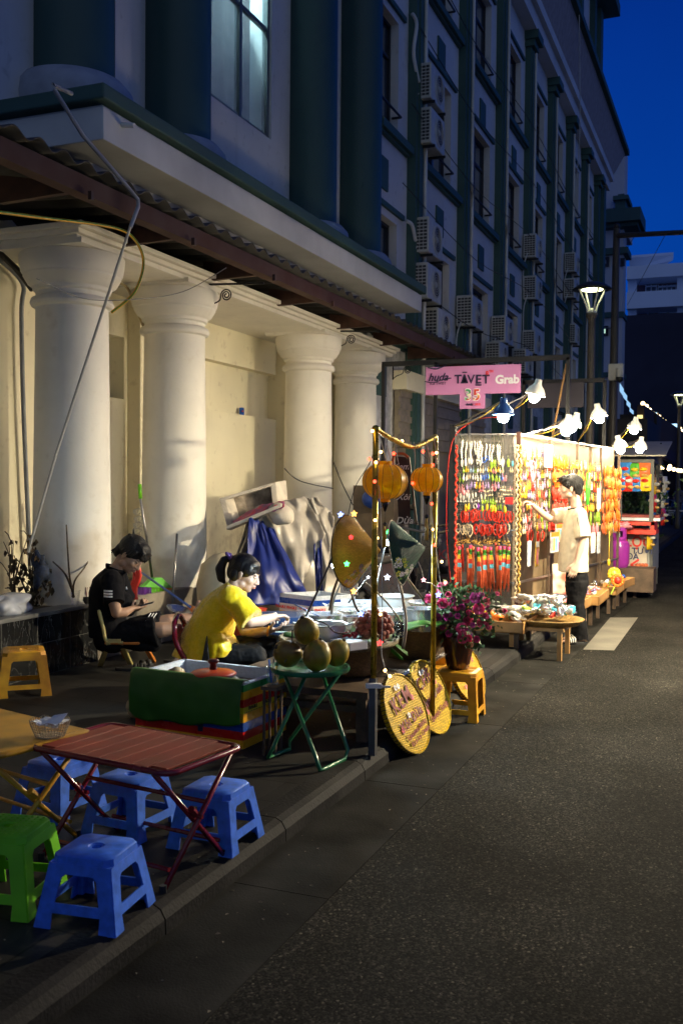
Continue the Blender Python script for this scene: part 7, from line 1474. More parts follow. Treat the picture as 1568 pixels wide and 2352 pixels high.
def face_parts(t,P,ax,s,lipcol=(.45,.12,.10),closed=True,skin=None):
    for k in (-1,1):
        b=MB(); M=Matrix([V(a) for a in ax]).transposed(); b.ball(P(k*.030,.0735,.004),(.0125*s,.0115*s,.0095*s),14,10,M); b.build('eye',mat('eye white',(.55,.52,.5),.3),t,smooth=True)
        b=MB(); b.ball(P(k*.030,.0835,.001),(.0055*s,.003*s,.0058*s),12,8,M); b.build('iris',mat('dark iris',(.02,.012,.01),.2),t,smooth=True)
        b=MB(); b.ball(P(k*.030,.0745,.0075),(.0155*s,.0132*s,.0075*s),14,10,M); b.build('eyelid',skin,t,smooth=True)
        b=MB(); b.tube([P(k*.017,.0865,.004),P(k*.030,.0885,.0015),P(k*.044,.0795,.004)],.0012*s,5); b.build('lash_line',M_hair,t)
        b=MB(); b.tube([P(k*.014,.0925,.024),P(k*.030,.0925,.030),P(k*.047,.080,.025)],[.002*s,.0028*s,.0012*s],6); b.build('eyebrow',M_hair,t)
    b=MB(); M=Matrix([V(a) for a in ax]).transposed(); b.ball(P(0,.0935,-.054),(.021*s,.0095*s,.005*s),14,8,M); b.ball(P(0,.092,-.0635),(.018*s,.010*s,.006*s),14,8,M); b.build('lips',mat('lips %.2f'%lipcol[0],lipcol,.4),t,smooth=True)
def hand(b,w,d,n,th,curl=(.3,.4,.45,.5),s=1.,thumb=.5,spread=.12,k1=1.0):
    """w wrist, d finger direction, n palm normal (palm side), th thumb side"""
    d=V(d).normalized(); n=V(n); n=(n-d*n.dot(d)).normalized(); side=d.cross(n)
    if side.dot(V(th))<0: side=-side
    P=w+d*.088*s
    b.loft([(w,side,n,.026*s,.019*s),(w+d*.03*s,side,n,.032*s,.015*s),(w+d*.065*s,side,n,.040*s,.0135*s),(P,side,n,.038*s,.011*s)],20)
    b.ell(w+d*.035*s+side*.018*s+n*.006*s,(side,d,n),(.018*s,.032*s,.014*s))
    Ls=(.070,.078,.072,.058)
    for i in range(4):
        o=P+side*(.029-.0195*i)*s-d*(.004*abs(i-1.2))*s; q=(d+side*(spread*(1.2-i)*.5)).normalized(); L_=Ls[i]*s; c=curl[i]
        pts=[o-q*.012*s]; ang=0; dd=q
        for j,fr in enumerate((.46,.30,.24)):
            ang+=c*(.9 if j==0 else 1.1); v=q*math.cos(ang)+n*math.sin(ang); pts.append((o if j==0 else pts[-1])+v*L_*fr)
        rr=[.0098*s,.0090*s,.0082*s,.0070*s]; rr=[x*(.9 if i==3 else 1) for x in rr]; b.chain(pts,rr)
    o=w+d*.028*s+side*.026*s+n*.004*s; td=(d*.75+side*.65+n*thumb*.5).normalized(); p1=o+td*.034*s; p2=p1+(td*.9+d*.3+n*thumb*.35).normalized()*.028*s; p3=p2+(d*.9+td*.3+n*thumb*.5).normalized()*.022*s
    b.chain([o,p1,p2,p3],[.0135*s,.0115*s,.0098*s,.008*s])
    return P
VX=.0055
def fold_cloth(col,name,rough=.55,sc_=9,bump=.5,sheen=0,metal=0):
    m=mat(name,col,rough,metal,var=.06,scale=20,sheen=sheen,spec=.5 if rough<.75 else .2); t,b,N,L=nodes(m); tc=N('ShaderNodeTexCoord'); n=N('ShaderNodeTexNoise'); n.inputs['Scale'].default_value=sc_; n.inputs['Detail'].default_value=2.5; n.inputs['Distortion'].default_value=.8
    mp=N('ShaderNodeMapping'); mp.inputs['Scale'].default_value=(1,1,.45); L(tc.outputs['Object'],mp.inputs[0]); L(mp.outputs[0],n.inputs[0]); bp=N('ShaderNodeBump'); bp.inputs['Strength'].default_value=bump; bp.inputs['Distance'].default_value=.03; L(n.outputs['Fac'],bp.inputs['Height']); L(bp.outputs[0],b.inputs['Normal']); return m
# image plane axes flattened to the ground
ER=V((_r.x,_r.y,0)).normalized(); EF=V((_d.x,_d.y,0)).normalized(); UP=V((0,0,1))
# ===== standing young man =====
t=thing('person','young man in cream T-shirt and black trousers standing in profile, touching the trinket rack','person',tuple(G(1322,1478)))
D0=10.15
a=lambda x,y,o=0:at(x,y,D0+o)
f=(-ER*.97+EF*.16).normalized(); lft=UP.cross(f)  # his left side faces us
sk=Body(); hc=a(1308,1121)
P,ax=head(sk,hc,f,UP+f*.03,1.06)
neck0=a(1321,1160); 
sk.chain([P(0,-.025,-.05),a(1321,1152),a(1323,1170)],[.056,.055,.064])
shN,shF=a(1329,1183,-.17),a(1315,1181,.17)     # near (left) and far shoulder
hipN,hipF=a(1327,1318,-.085),a(1322,1318,.085)
sk.loft([(a(1322,1172),lft,f,.07,.06),(a(1323,1184),lft,f,.17,.09),(a(1321,1215),lft,f,.165,.105),(a(1321,1255),lft,f,.14,.095),(a(1323,1290),lft,f,.135,.095),(a(1324,1325),lft,f,.15,.10)])
elN=a(1337,1240,-.19); wrN=a(1322,1292,-.21)
sk.chain([shN,a(1335,1212,-.19),elN],[.048,.044,.037]); sk.chain([elN,a(1331,1263,-.20),wrN],[.037,.036,.023])
hand(sk,wrN,(a(1313,1324,-.22)-wrN),f*-.15+lft*-.9+f*.3,f,(.20,.24,.28,.3),1.05,.3)
elF=a(1263,1192,.10); wrF=a(1222,1160,-.02)
sk.chain([shF,a(1290,1188,.16),elF],[.047,.043,.036]); sk.chain([elF,a(1245,1180,.05),wrF],[.036,.034,.022])
hand(sk,wrF,(a(1203,1149,-.06)-wrF),-UP,lft+UP*.6,(.55,.7,.85,.95),1.0,.8)
# feet
for (an,heel,toe) in ((a(1336,1463,-.06),a(1342,1477,-.07),a(1300,1478,-.10)),(a(1333,1461,.09),a(1338,1470,.09),a(1299,1471,.08))):
    an=V((an.x,an.y,.11)); heel=V((heel.x,heel.y,.055)); toe=V((toe.x,toe.y,.04)); sk.chain([an+UP*.15,an,heel],[.040,.036,.030]); sk.chain([heel,(heel+toe)/2+UP*.012,toe],[.030,.034,.022],fl=(UP,.8)); 
    sd=(toe-heel).normalized().cross(UP)
    for k in range(5): sk.cap_(toe+sd*(.022-.012*k),toe+(toe-heel).normalized()*(.035-.005*k)+sd*(.022-.012*k)-UP*.008,.010,.009-.0006*k)
sk.build('body',M_skin2,t,vox=VX,sm=3)
face_parts(t,P,ax,1.06,(.50,.20,.16),skin=M_skin2)
# hair
hb=Body(); s=1.06
hb.ell(P(0,-.022,.046),ax,(.089*s,.108*s,.094*s)); hb.ell(P(0,.045,.085),ax,(.07*s,.055*s,.038*s)); hb.ell(P(0,-.078,.0),ax,(.062*s,.042*s,.075*s))
rh=random.Random(8)
for k in range(60):
    x=rh.uniform(-.07,.07); y0=rh.uniform(-.05,.07); z=.115; p0=P(x*.8,y0,.10+.02*rh.random()); hb.cap_(p0,P(x*1.05,y0+.05+rh.uniform(0,.02),.075+rh.uniform(-.03,.02)),.011,.004,8)
for k in range(16): x=-.065+k*.0087; hb.cap_(P(x,.07,.095),P(x*1.05,.098-abs(x)*.35,.046+rh.uniform(-.006,.012)),.011,.005,8)
for k in (-1,1):
    for j in range(5): hb.cap_(P(k*.078,.035-.018*j,.05),P(k*.083,.038-.020*j,.018-.004*j),.010,.006,8)
    for j in range(5): hb.cap_(P(k*.075,-.045-.012*j,.03),P(k*.066,-.05-.010*j,-.05-.005*j),.013,.007,8)
ho=hb.build('hair',mat('soft black hair',(.004,.0032,.003),.55,var=.35,scale=60,bump=.7,bs=110),t,vox=.0045,sm=1)
# shirt
M_tee=fold_cloth((.72,.62,.44),'cream cotton',.7,7,.35)
sb_=Body()
sb_.loft([(a(1322,1167),lft,f,.075,.072),(a(1323,1173),lft,f,.13,.088),(a(1323,1183),lft,f,.195,.105),(a(1321,1200),lft,f,.198,.128),(a(1319,1225),lft,f,.185,.142),(a(1317,1260),lft,f,.182,.146),(a(1315,1290),lft,f,.185,.150),(a(1315,1312),lft,f,.188,.150)],40)
sb_.flat(a(1329,1178,-.15),a(1338,1235,-.205),.072,.080,None,1); sb_.flat(a(1312,1180,.15),a(1270,1187,.13),.075,.082,None,1)
sb_.ball(a(1329,1183,-.15),.080); sb_.ball(a(1313,1182,.15),.080); sb_.build('tshirt',M_tee,t,vox=.006,sm=4,disp=(.018,.14))
def ringt(c,A,B,ra,rb,r_,m,nm,par):
    b=MB(); b.tube([V(c)+V(A).normalized()*ra*math.cos(k/32*2*math.pi)+V(B).normalized()*rb*math.sin(k/32*2*math.pi) for k in range(33)],r_,7,False); b.build(nm,m,par,smooth=True)
ringt(a(1322,1167)+UP*.002,lft,f+UP*-.18,.082,.078,.009,mat('black rib knit',(.015,.015,.015),.7),'collar',t)
b=MB(); b.tube(catmull([a(1327,1170,-.12),a(1325,1190,-.235),a(1329,1214,-.262),a(1331,1236,-.27)]),.0025,5); b.tube(catmull([a(1336,1172,-.11),a(1341,1190,-.20),a(1345,1212,-.215),a(1346,1236,-.21)]),.0025,5); b.build('piping',MAT['black rib knit'],t)
# trousers
M_trs=fold_cloth((.006,.006,.007),'black twill',.8,8,.4)
tr_=Body(); tr_.loft([(a(1322,1300),lft,f,.150,.10),(a(1324,1325),lft,f,.165,.115),(a(1325,1345),lft,f,.16,.115)],32)
for o_,x in ((-.08,0),(.08,-4)): tr_.loft([(a(1325+x,1335,o_),lft,f,.09,.108),(a(1323+x,1384,o_),lft,f,.074,.082),(a(1329+x,1425,o_),lft,f,.068,.072),(a(1333+x,1462,o_*.9),lft,f,.066,.075),(a(1334+x,1470,o_*.9),lft,f,.066,.076)],24)
tr_.build('trousers',M_trs,t,vox=.007,sm=3,disp=(.022,.08))
for o_,y_ in ((-.075,0),(.085,-7)):
    hl=a(1346,1482+y_,o_); tp_=a(1293,1480+y_,o_-.02); hl.z=.0; tp_.z=0; ex_=(tp_-hl).normalized(); sd=ex_.cross(UP); L_=(tp_-hl).length
    b=MB(); out=[]
    for k in range(24): aa=k/24*2*math.pi; xx=math.cos(aa); out.append((L_/2+xx*L_/2,math.sin(aa)*.045*(1+.12*xx)))
    b.prism(hl+UP*.002,ex_,sd,out,UP*.028); so=b.build('sandal_sole',mat('black foam rubber',(.02,.02,.02),.6),t,bevel=.004)
    b=MB()
    def fs_(u,v): an=math.pi*u; return hl+ex_*(L_*(.50+.32*v))+sd*(-.052*math.cos(an))+UP*(.012+.068*math.sin(an)**.7*(1-.25*v))
    b.grid(fs_,18,8); b.build('sandal_strap',mat('black foam rubber',(.02,.02,.02),.6),t,smooth=True,solid=.004)
    for j in range(3):
        b=MB(); b.grid(lambda u,v:(lambda an:hl+ex_*(L_*(.535+.09*j+.035*v+.0*u))+sd*(-.0555*math.cos(an))+UP*(.014+.0715*math.sin(an)**.7*(1-.25*(.11+.28*j))))(math.pi*(.04+.92*u)),16,1); b.build('white_stripe',M_white,t,smooth=True,solid=.001)
# ===== seated woman =====
t=thing('person','woman in yellow satin blouse sitting bent over the pots, preparing sweet soup','person',tuple(G(480,1560,.1)))
DW=6.9; a=lambda x,y,o=0:at(x,y,DW+o)
f=(ER*.96-UP*.28-EF*.04).normalized(); u=(UP+f*.28).normalized(); hc=a(561,1318,.02); s=1.06
sk=Body(); 
hf=(ER*.93-UP*.34-EF*.12).normalized(); hu=(UP*.95+ER*.33).normalized()
P,ax=head(sk,hc,hf,hu,s,True)
rgt=V(ax[0])  # her right (towards us)
tf=(ER*.88-UP*.46).normalized(); tu=(UP*.88+ER*.48).normalized(); ts=EF
sk.chain([P(0,-.03,-.05),a(541,1345),a(530,1362)],[.056,.054,.066])
sk.loft([(a(532,1360),ts,tf,.08,.06),(a(522,1372),ts,tf,.165,.09),(a(505,1400),ts,tf,.17,.115),(a(487,1440),ts,tf,.15,.115),(a(470,1480),ts,ER,.165,.125),(a(462,1515),ts,ER,.18,.14)])
shN,shF=a(530,1378,-.17),a(535,1372,.18)
elN=a(570,1428,-.19); wrN=a(628,1417,-.06); sk.chain([shN,elN],[.058,.048]); sk.chain([elN,a(597,1427,-.13),wrN],[.046,.042,.027])
hand(sk,wrN,(a(652,1417,.0)-wrN)+UP*.01,-UP+ER*.1,EF+UP*.1,(.35,.55,.65,.7),1.02,.7)
elF=a(565,1450,.16); wrF=a(618,1449,.02); sk.chain([shF,elF],[.056,.046]); sk.chain([elF,a(592,1452,.08),wrF],[.045,.040,.026])
hand(sk,wrF,(a(645,1445,-.03)-wrF),UP*.8+ER*.25,EF*-.6+UP*.5,(.35,.4,.45,.5),1.02,.8)
for o_ in (-.09,.12): sk.chain([a(470,1512,o_),a(590 if o_<0 else 620,1508 if o_<0 else 1486,o_),V((*a(600 if o_<0 else 630,1530,o_).xy,.16))],[.08,.062,.04])
# feet
for xx,o_ in ((608,-.1),(640,.1)):
    q=a(xx,1550,o_); q=V((q.x,q.y,.15)); sk.chain([q,q+ER*.13-UP*.02],[.035,.025])
M_skw=mat('pale skin of the vendor',(.52,.35,.26),.48,var=.05,scale=14,bump=.04,bs=150)
sk.build('body',M_skw,t,vox=VX,sm=3); face_parts(t,P,ax,s,(.50,.10,.12),skin=M_skw)
hb=Body(); hb.ell(P(0,-.018,.042),ax,(.086*s,.104*s,.092*s)); hb.ell(P(0,-.065,.0),ax,(.066*s,.052*s,.070*s)); hb.ell(P(0,.03,.075),ax,(.072*s,.055*s,.040*s))
for k in (-1,1): hb.ell(P(k*.066,.02,.036),ax,(.022*s,.040*s,.048*s)); hb.ell(P(k*.062,-.045,-.02),ax,(.022*s,.035*s,.045*s))
tie=P(0,-.125,.068); tl=[tie,tie-ER*.045-UP*.02,tie-ER*.070-UP*.08,tie-ER*.062-UP*.145,tie-ER*.035-UP*.185]; hb.chain([P(0,-.10,.05)]+tl,[.03,.022,.028,.036,.030,.008])
hb.build('hair',M_hair,t,vox=.0045,sm=2)
b=MB(); 
for k in range(46): aa=k*2.4; rr_=.022+.012*((k*7)%5)/5; q=tie+(EF*math.cos(aa)+(UP*.8-ER*.5).normalized()*math.sin(aa))*rr_; b.ball(q+ER*rh.uniform(-.016,.016),(.011,.008,.012),7,5)
b.build('scrunchie',mat('purple scrunchie',(.28,.16,.50),.6,var=.4,scale=60),t,smooth=True)
def satin():
    m=fold_cloth((.92,.62,.004),'yellow brocade satin',.30,6,.55,.3); t_,b,N,L=nodes(m); tc=N('ShaderNodeTexCoord'); vo=N('ShaderNodeTexNoise'); vo.inputs['Scale'].default_value=28; vo.inputs['Detail'].default_value=5; vo.inputs['Distortion'].default_value=2.5; L(tc.outputs['Object'],vo.inputs[0])
    r=N('ShaderNodeMapRange'); r.inputs[1].default_value=.48; r.inputs[2].default_value=.54; r.inputs[3].default_value=.24; r.inputs[4].default_value=.5; L(vo.outputs['Fac'],r.inputs[0]); L(r.outputs[0],b.inputs['Roughness']); b.inputs['Specular IOR Level'].default_value=.8; b.inputs['Specular Tint'].default_value=(1,.85,.4,1); return m
M_sat=satin()
sb_=Body()
sb_.loft([(a(541,1347),ts,tf,.068,.060),(a(535,1355),ts,tf,.085,.075),(a(528,1364),ts,tf,.15,.095),(a(520,1378),ts,tf,.200,.118),(a(505,1402),ts,tf,.205,.14),(a(490,1432),ts,tf,.195,.155),(a(480,1458),ts,(ER-UP*.25),.205,.175),(a(472,1485),ts,ER-UP*.1,.225,.19),(a(462,1505),ts,ER,.235,.20)],44)
sb_.flat(a(530,1372,-.14),a(578,1424,-.215),.075,.092,None,1); sb_.flat(a(538,1370,.14),a(572,1430,.20),.075,.09,None,1)
# front panel resting on the lap, rear tail behind the slit
sb_.loft([(a(505,1462,-.02),ts,ER,.19,.10),(a(520,1485,-.02),ts,ER,.21,.09),(a(512,1500,-.03),ts,ER,.21,.075)],32)
sb_.loft([(a(448,1470,0),ts,ER,.20,.075),(a(446,1505,0),ts,ER,.215,.070),(a(445,1534,0),ts,ER,.22,.062)],32)
sb_.cap_(a(495,1480,-.15),a(489,1512,-.21),.085,.020)
sb_.ball(a(532,1375,-.15),.095); sb_.ball(a(538,1370,.15),.09); sb_.build('blouse',M_sat,t,vox=.0065,sm=5,disp=(.022,.13))
q0,q1,q2=a(474,1462,-.262),a(462,1526,-.262),a(480,1522,-.262); b=MB(); b.add([q0,q1,q2]+[p+EF*.05 for p in (q0,q1,q2)],[(0,1,2),(5,4,3),(0,3,4,1),(1,4,5,2),(2,5,3,0)]); b.build('side_slit',mat('black lining',(.008,.008,.008),.8),t)
tr_=Body()
for o_,kx,ky,fx in ((-.10,588,1510,604),(.12,626,1484,636)):
    tr_.chain([a(462,1520,o_),a((462+kx)/2,(1520+ky)/2-6,o_),a(kx,ky,o_)],[.115,.105,.082]); ft=V((*a(fx,1540,o_).xy,.20)); tr_.chain([a(kx,ky,o_),ft],[.080,.070])
tr_.ell(a(458,1525,0),(ts,ER,UP),(.20,.15,.11)); tr_.build('trousers',fold_cloth((.004,.004,.005),'black satin trousers',.8,8,.3),t,vox=.007,sm=3,disp=(.03,.09))
ringt(a(616,1449.5,.022),ER*.15+UP,EF,.033,.033,.006,mat('yellow and red bangle',(.75,.45,.02),.3,var=.5,scale=50,vcol=(.5,.03,.02)),'bangle',t)
# things she holds
p=a(660,1440,-.02); b=MB(); b.lathe(p-UP*.03,[(.03,0),(.048,.03),(.052,.045),(.055,.045)],24,cap=False); tag(b.build('held_bowl',mat('grey steel bowl',(.3,.3,.3),.3,.8),smooth=True,solid=.002),'small steel bowl of garnish under the woman\'s hands','bowl')
b=MB(); b.obox(a(632,1453,-.06),ER*.085,EF*.05,UP*.008); tag(b.build('held_dish',mat('pale dish',(.5,.55,.5),.4)),'thin pale dish held in the woman\'s lower hand','dish')
# her chair
ch=thing('plastic_chair','dark red plastic chair with yellow legs under the woman','chair',tuple(G(430,1560,.1)))
M_wine=mat('wine red plastic',(.22,.008,.02),.18,coat=.6,var=.1)
o_=.0; bk=lambda x,y,q=0:a(x,y,q)
b=MB()
def fbk(u,v): return bk(401+24*u-3*math.sin(u*math.pi)+22*v*v,1432-16*math.sin(u*math.pi)+v*92,-.20+.36*u)
for k in range(7):
    u0=.10+k*.125; b.grid(lambda u,v:fbk(u0+u*.065,.18+.72*v),1,8)
b.build('back_slats',M_wine,ch,solid=.012,smooth=True)
b=MB(); b.tube(catmull([fbk(-.02,1.15)+ER*.03,fbk(-.02,.5),fbk(-.01,.12),fbk(.1,0),fbk(.5,-.05),fbk(.9,0),fbk(1.01,.12),fbk(1.02,.5),fbk(1.02,1.15)+ER*.03]),.019,10); b.build('back_frame',M_wine,ch,smooth=True)
sc_=a(458,1548,0); sz=sc_.z; b=MB(); b.obox(V((sc_.x,sc_.y,.34))-ER*.19-EF*.19,ER*.36,EF*.38,UP*.03); b.build('seat',M_wine,ch,bevel=.01)
for i in (-1,1):
    for j in (-1,1): q=V((sc_.x,sc_.y,.34))+ER*(.16*i-.01)+EF*.16*j; b=MB(); b.tube([q,q+ER*.04*i+EF*.03*j-UP*.24],[.024,.018],8); b.build('leg',M_yelP,ch)
# ===== seated youth with phone =====
t=thing('person','young man in black polo shirt and shorts sitting low, looking at his phone','person',tuple(G(300,1528,.1)))
DB=7.95; a=lambda x,y,o=0:at(x,y,DB+o)
hf=(ER*.72-UP*.62-EF*.30).normalized(); hu=(UP*.76+ER*.6).normalized(); s=1.14
hc=a(301,1277,.0); sk=Body(); P,ax=head(sk,hc,hf,hu,s)
sk.chain([P(0,-.03,-.045),a(276,1298),a(264,1314)],[.057,.056,.068])
tf=(ER*.93-UP*.33).normalized(); ts=EF
sk.loft([(a(264,1312),ts,tf,.08,.065),(a(257,1326),ts,tf,.17,.095),(a(250,1355),ts,tf,.17,.115),(a(246,1395),ts,tf,.145,.115),(a(252,1440),ts,ER,.16,.125),(a(256,1462),ts,ER,.165,.13)])
shN,shF=a(255,1335,-.18),a(270,1330,.18)
elN=a(268,1408,-.20); wrN=a(303,1398,-.10); sk.chain([shN,a(260,1372,-.21),elN],[.054,.048,.042]); sk.chain([elN,a(286,1407,-.16),wrN],[.041,.038,.025])
hand(sk,wrN,a(326,1393,-.02)-wrN,UP,-EF*.2+UP*.3-ER*.2,(.55,.65,.7,.75),1.0,1.0)
elF=a(290,1400,.20); wrF=a(318,1397,.12); sk.chain([shF,elF],[.052,.042]); sk.chain([elF,wrF],[.041,.025])
hand(sk,wrF,a(336,1390,.03)-wrF,-ER*.2+UP*.9,-EF,(.5,.6,.6,.65),1.0,1.0)
kN=a(372,1446,-.08); kF=a(388,1428,.14)
sk.chain([a(258,1462,-.09),kN],[.085,.062]); sk.chain([a(260,1458,.1),kF],[.085,.062]);
aN=a(432,1436,-.02); aF=a(440,1418,.22); sk.chain([kN,a(398,1442,-.05),aN],[.060,.056,.038]); sk.chain([kF,a(412,1424,.18),aF],[.060,.055,.038])
for q in (aN,aF): sk.chain([q,q+ER*.05-UP*.02,q+ER*.06+UP*.12],[.036,.036,.022])
M_skb=mat('tan skin of the youth',(.40,.235,.15),.5,var=.06,scale=14,bump=.04,bs=150)
sk.build('body',M_skb,t,vox=VX,sm=3); face_parts(t,P,ax,s,(.30,.12,.09),skin=M_skb)
hb=Body(); hb.ell(P(0,-.022,.050),ax,(.090*s,.110*s,.100*s)); hb.ell(P(0,.035,.085),ax,(.076*s,.066*s,.055*s)); hb.ell(P(0,-.085,-.01),ax,(.064*s,.042*s,.070*s)); hb.ell(P(0,.078,.060),ax,(.062*s,.028*s,.032*s))
for k in range(80):
    x=rh.uniform(-.06,.06); y0=rh.uniform(-.09,.06); hb.cap_(P(x,y0,.11),P(x*1.15,y0+.045,.118-abs(x)*.3-max(0,y0)*.5+rh.uniform(-.01,.012)),.014,.005,8)
for k in range(16): x=-.06+k*.008; hb.cap_(P(x,.085,.085),P(x,.112-abs(x)*.35,.040+rh.uniform(-.010,.008)),.013,.005,8)
for k in (-1,1):
    for j in range(5): hb.cap_(P(k*.075,.045-.02*j,.06),P(k*.084,.040-.020*j,.012-.003*j),.014,.007,8)
for k in range(9): x=-.05+k*.0125; hb.cap_(P(x,-.09,.0),P(x,-.118,-.055-rh.random()*.02),.014,.005,8)
hb.cap_(P(.0,-.09,.12),P(-.01,-.13,.155),.010,.003,8)
hb.build('hair',MAT['soft black hair'],t,vox=.0045,sm=1)
M_polo=fold_cloth((.004,.004,.006),'black polo knit',.9,8,.4)
sb_=Body()
sb_.loft([(a(268,1307),ts,tf,.072,.070),(a(263,1314),ts,tf,.10,.082),(a(257,1326),ts,tf,.19,.105),(a(250,1342),ts,tf,.20,.125),(a(246,1372),ts,tf,.195,.145),(a(246,1405),ts,tf,.19,.15),(a(252,1440),ts,ER,.19,.16),(a(255,1462),ts,ER,.19,.165)],40)
sb_.flat(a(255,1330,-.15),a(262,1386,-.225),.078,.086,None,1); sb_.flat(a(272,1328,.15),a(290,1378,.23),.076,.082,None,1); sb_.cap_(a(282,1385,.06),a(298,1402,.10),.09,.05)
sb_.ball(a(256,1334,-.16),.090); sb_.ball(a(271,1330,.16),.085); sb_.build('polo_shirt',M_polo,t,vox=.0065,sm=4,disp=(.02,.14))
b=MB(); b.grid(lambda u,v:a(266,1307)+ts*(.088*math.cos(math.pi*(.0+2*u)))+tf*(.080*math.sin(math.pi*(2*u)))+tu*0+UP*(-.012+.030*v)+tf*-.0,28,2); b.build('collar',M_polo,t,solid=.006,smooth=True)
for j in range(3): b=MB(); p0,p1=a(239,1355+j*6.3,-.31),a(259,1356+j*6.3,-.315); b.grid(lambda u,v:p0+(p1-p0)*u-EF*(.010*math.sin(math.pi*u))-UP*.013*v,6,1); b.build('sleeve_stripe',M_white,t,solid=.003)
b=MB(); p0=a(290,1348,-.16); b.tube([p0,p0+ER*.004-UP*.02],.006,6); b.build('chest_logo',M_white,t)
tr_=Body()
tr_.ell(a(258,1468,0),(ts,ER,UP),(.19,.15,.11)); 
tr_.loft([(a(262,1465,-.09),ts,UP,.10,.105),(a(310,1452,-.09),ts,UP,.105,.11),(a(345,1448,-.09),ts,UP,.105,.105),(a(362,1450,-.085),ts,UP*.97-ER*.2,.108,.135)],28)
tr_.loft([(a(264,1462,.1),ts,UP,.10,.10),(a(320,1440,.13),ts,UP,.10,.10),(a(372,1432,.14),ts,UP*.97-ER*.2,.10,.098)],28)
tr_.cap_(a(290,1472,-.09),a(356,1484,-.09),.07,.05); tr_.build('shorts',fold_cloth((.004,.004,.006),'black shorts knit',.9,8,.45),t,vox=.007,sm=3,disp=(.03,.1))
for j in range(3): b=MB(); p0,p1=a(336+j*6.5,1426-j*0,-.12),a(347+j*6.5,1412,-.02); p0=a(335+j*6.5,1430,-.16); b.tube([p0+UP*.012,p1+UP*.012],.0042,6); b.build('shorts_stripe',M_white,t)
ph=thing('phone','dark phone lying in the seated youth\'s hands','phone',tuple(a(327,1388))); p=a(332,1387,-.03); b=MB(); X_=(ER*.95+UP*.25).normalized(); b.obox(p-X_*.075-EF*.035,X_*.15,EF*.07,X_.cross(EF)*-.009); b.build('case',M_black,ph,bevel=.003)
b=MB(); b.obox(p-X_*.070-EF*.032+X_.cross(EF)*-.0095,X_*.14,EF*.064,X_.cross(EF)*-.0006); b.build('screen',lamp_mat('dim phone screen',(.35,.38,.42),.35),ph)
# his chair
cc=thing('child_chair','small chair with cream frame and orange legs under the youth','chair',tuple(G(290,1530,.1)))
M_crp=mat('cream yellow plastic',(.50,.42,.16),.4); M_orp=mat('orange plastic',(.55,.18,.03),.4)
fr=lambda x,y,z=.1:G(x,y,z)
sN=a(262,1476,-.19); sF=a(262,1470,.17)
b=MB(); b.obox(a(240,1475,-.19),ER*.27,EF*.36,-UP*.02); b.build('seat',M_orp,cc,bevel=.008)
for q,ft,m_ in ((a(250,1476,-.19),G(230,1529,.1),M_crp),(a(277,1474,-.19),G(301,1527,.1),M_crp),(a(272,1470,.16),G(290,1512,.1),M_orp),(a(330,1478,.05),G(354,1520,.1),M_orp)):
    b=MB(); b.bar(q,ft,.040,.030); b.build('leg',m_,cc,bevel=.006)
b=MB(); b.tube(catmull([a(254,1478,-.19),a(243,1468,-.19),a(238,1445,-.19),a(230,1412,-.19),a(228,1402,-.18)]),.015,8); b.build('back_post',M_crp,cc,smooth=True)
b=MB(); b.tube(catmull([a(254,1474,.17),a(243,1464,.17),a(238,1440,.17),a(230,1405,.17)]),.015,8); b.build('back_post',M_crp,cc,smooth=True)
b=MB(); b.bar(a(230,1410,-.18),a(230,1405,.17),.02,.06); b.bar(a(250,1472,-.19),a(278,1472,-.19),.03,.03); b.build('back_rail',M_crp,cc)
# ---------------- plants, brooms, sandals, tarps ----------------
M_tw=mat('grey brown stems',(.12,.085,.05),.8,var=.3,scale=20); M_dry=mat('dried brown leaves',(.13,.08,.035),.75,var=.45,scale=18,vcol=(.05,.045,.02))
def dryplant(base,seed,h,n,nl,label,spread=.5,lean=0):
    r=random.Random(seed); t=thing('dry_plant',label,'plant',tuple(base)); st=MB(); lv=MB(); tips=[]
    for i in range(n):
        an=r.uniform(0,6.28); sp=r.uniform(.1,spread); pts=[base]; p=V(base)
        for k in range(4): p=p+V((math.cos(an)*sp*.07+r.uniform(-.03,.03),math.sin(an)*sp*.07+r.uniform(-.03,.03),h/4*r.uniform(.7,1.1))); pts.append(p.copy())
        st.tube(catmull(pts,3),[.010-.0006*j for j in range(len(catmull(pts,3)))],6); tips+=pts[1:]
        for _ in range(3):
            q0=r.choice(pts[1:]); q1=q0+V((r.uniform(-.12,.12),r.uniform(-.12,.12),r.uniform(.02,.16))); st.tube([q0,(q0+q1)/2+V((0,0,.02)),q1],.004,5); tips.append(q1)
    for i in range(nl):
        q=r.choice(tips)+V((r.gauss(0,.03),r.gauss(0,.03),r.gauss(-.02,.03))); d=V((r.uniform(-.6,.6),r.uniform(-.6,.6),-1)).normalized(); s_=d.cross(V((r.uniform(-1,1),r.uniform(-1,1),0.1))).normalized(); L_=r.uniform(.035,.075); k=s_.cross(d)*.012
        lv.add([q,q+d*L_*.4+s_*L_*.3+k,q+d*L_,q+d*L_*.4-s_*L_*.3+k,q+d*L_*.5-k],[(0,1,4),(1,2,4),(2,3,4),(3,0,4)])
    st.build('stems',M_tw,t,smooth=True)
    if nl: lv.build('leaves',M_dry,t,smooth=False)
dryplant(onX(72,1395,-5.45),3,.50,5,120,'bushy half dead plant with drooping brown leaves in the planter')
dryplant(onX(30,1405,-5.55),5,.62,4,12,'tangle of bare thin branches at the left end of the planter')
dryplant(onX(108,1392,-5.35),9,.36,3,50,'low dead plant between the bushy one and the plastic cup')
bp=onX(170,1372,-5.02); t=thing('bare_branch','three bare curved twigs standing in a clear plastic cup on the planter','branch',tuple(bp)); 
X5=-5.02
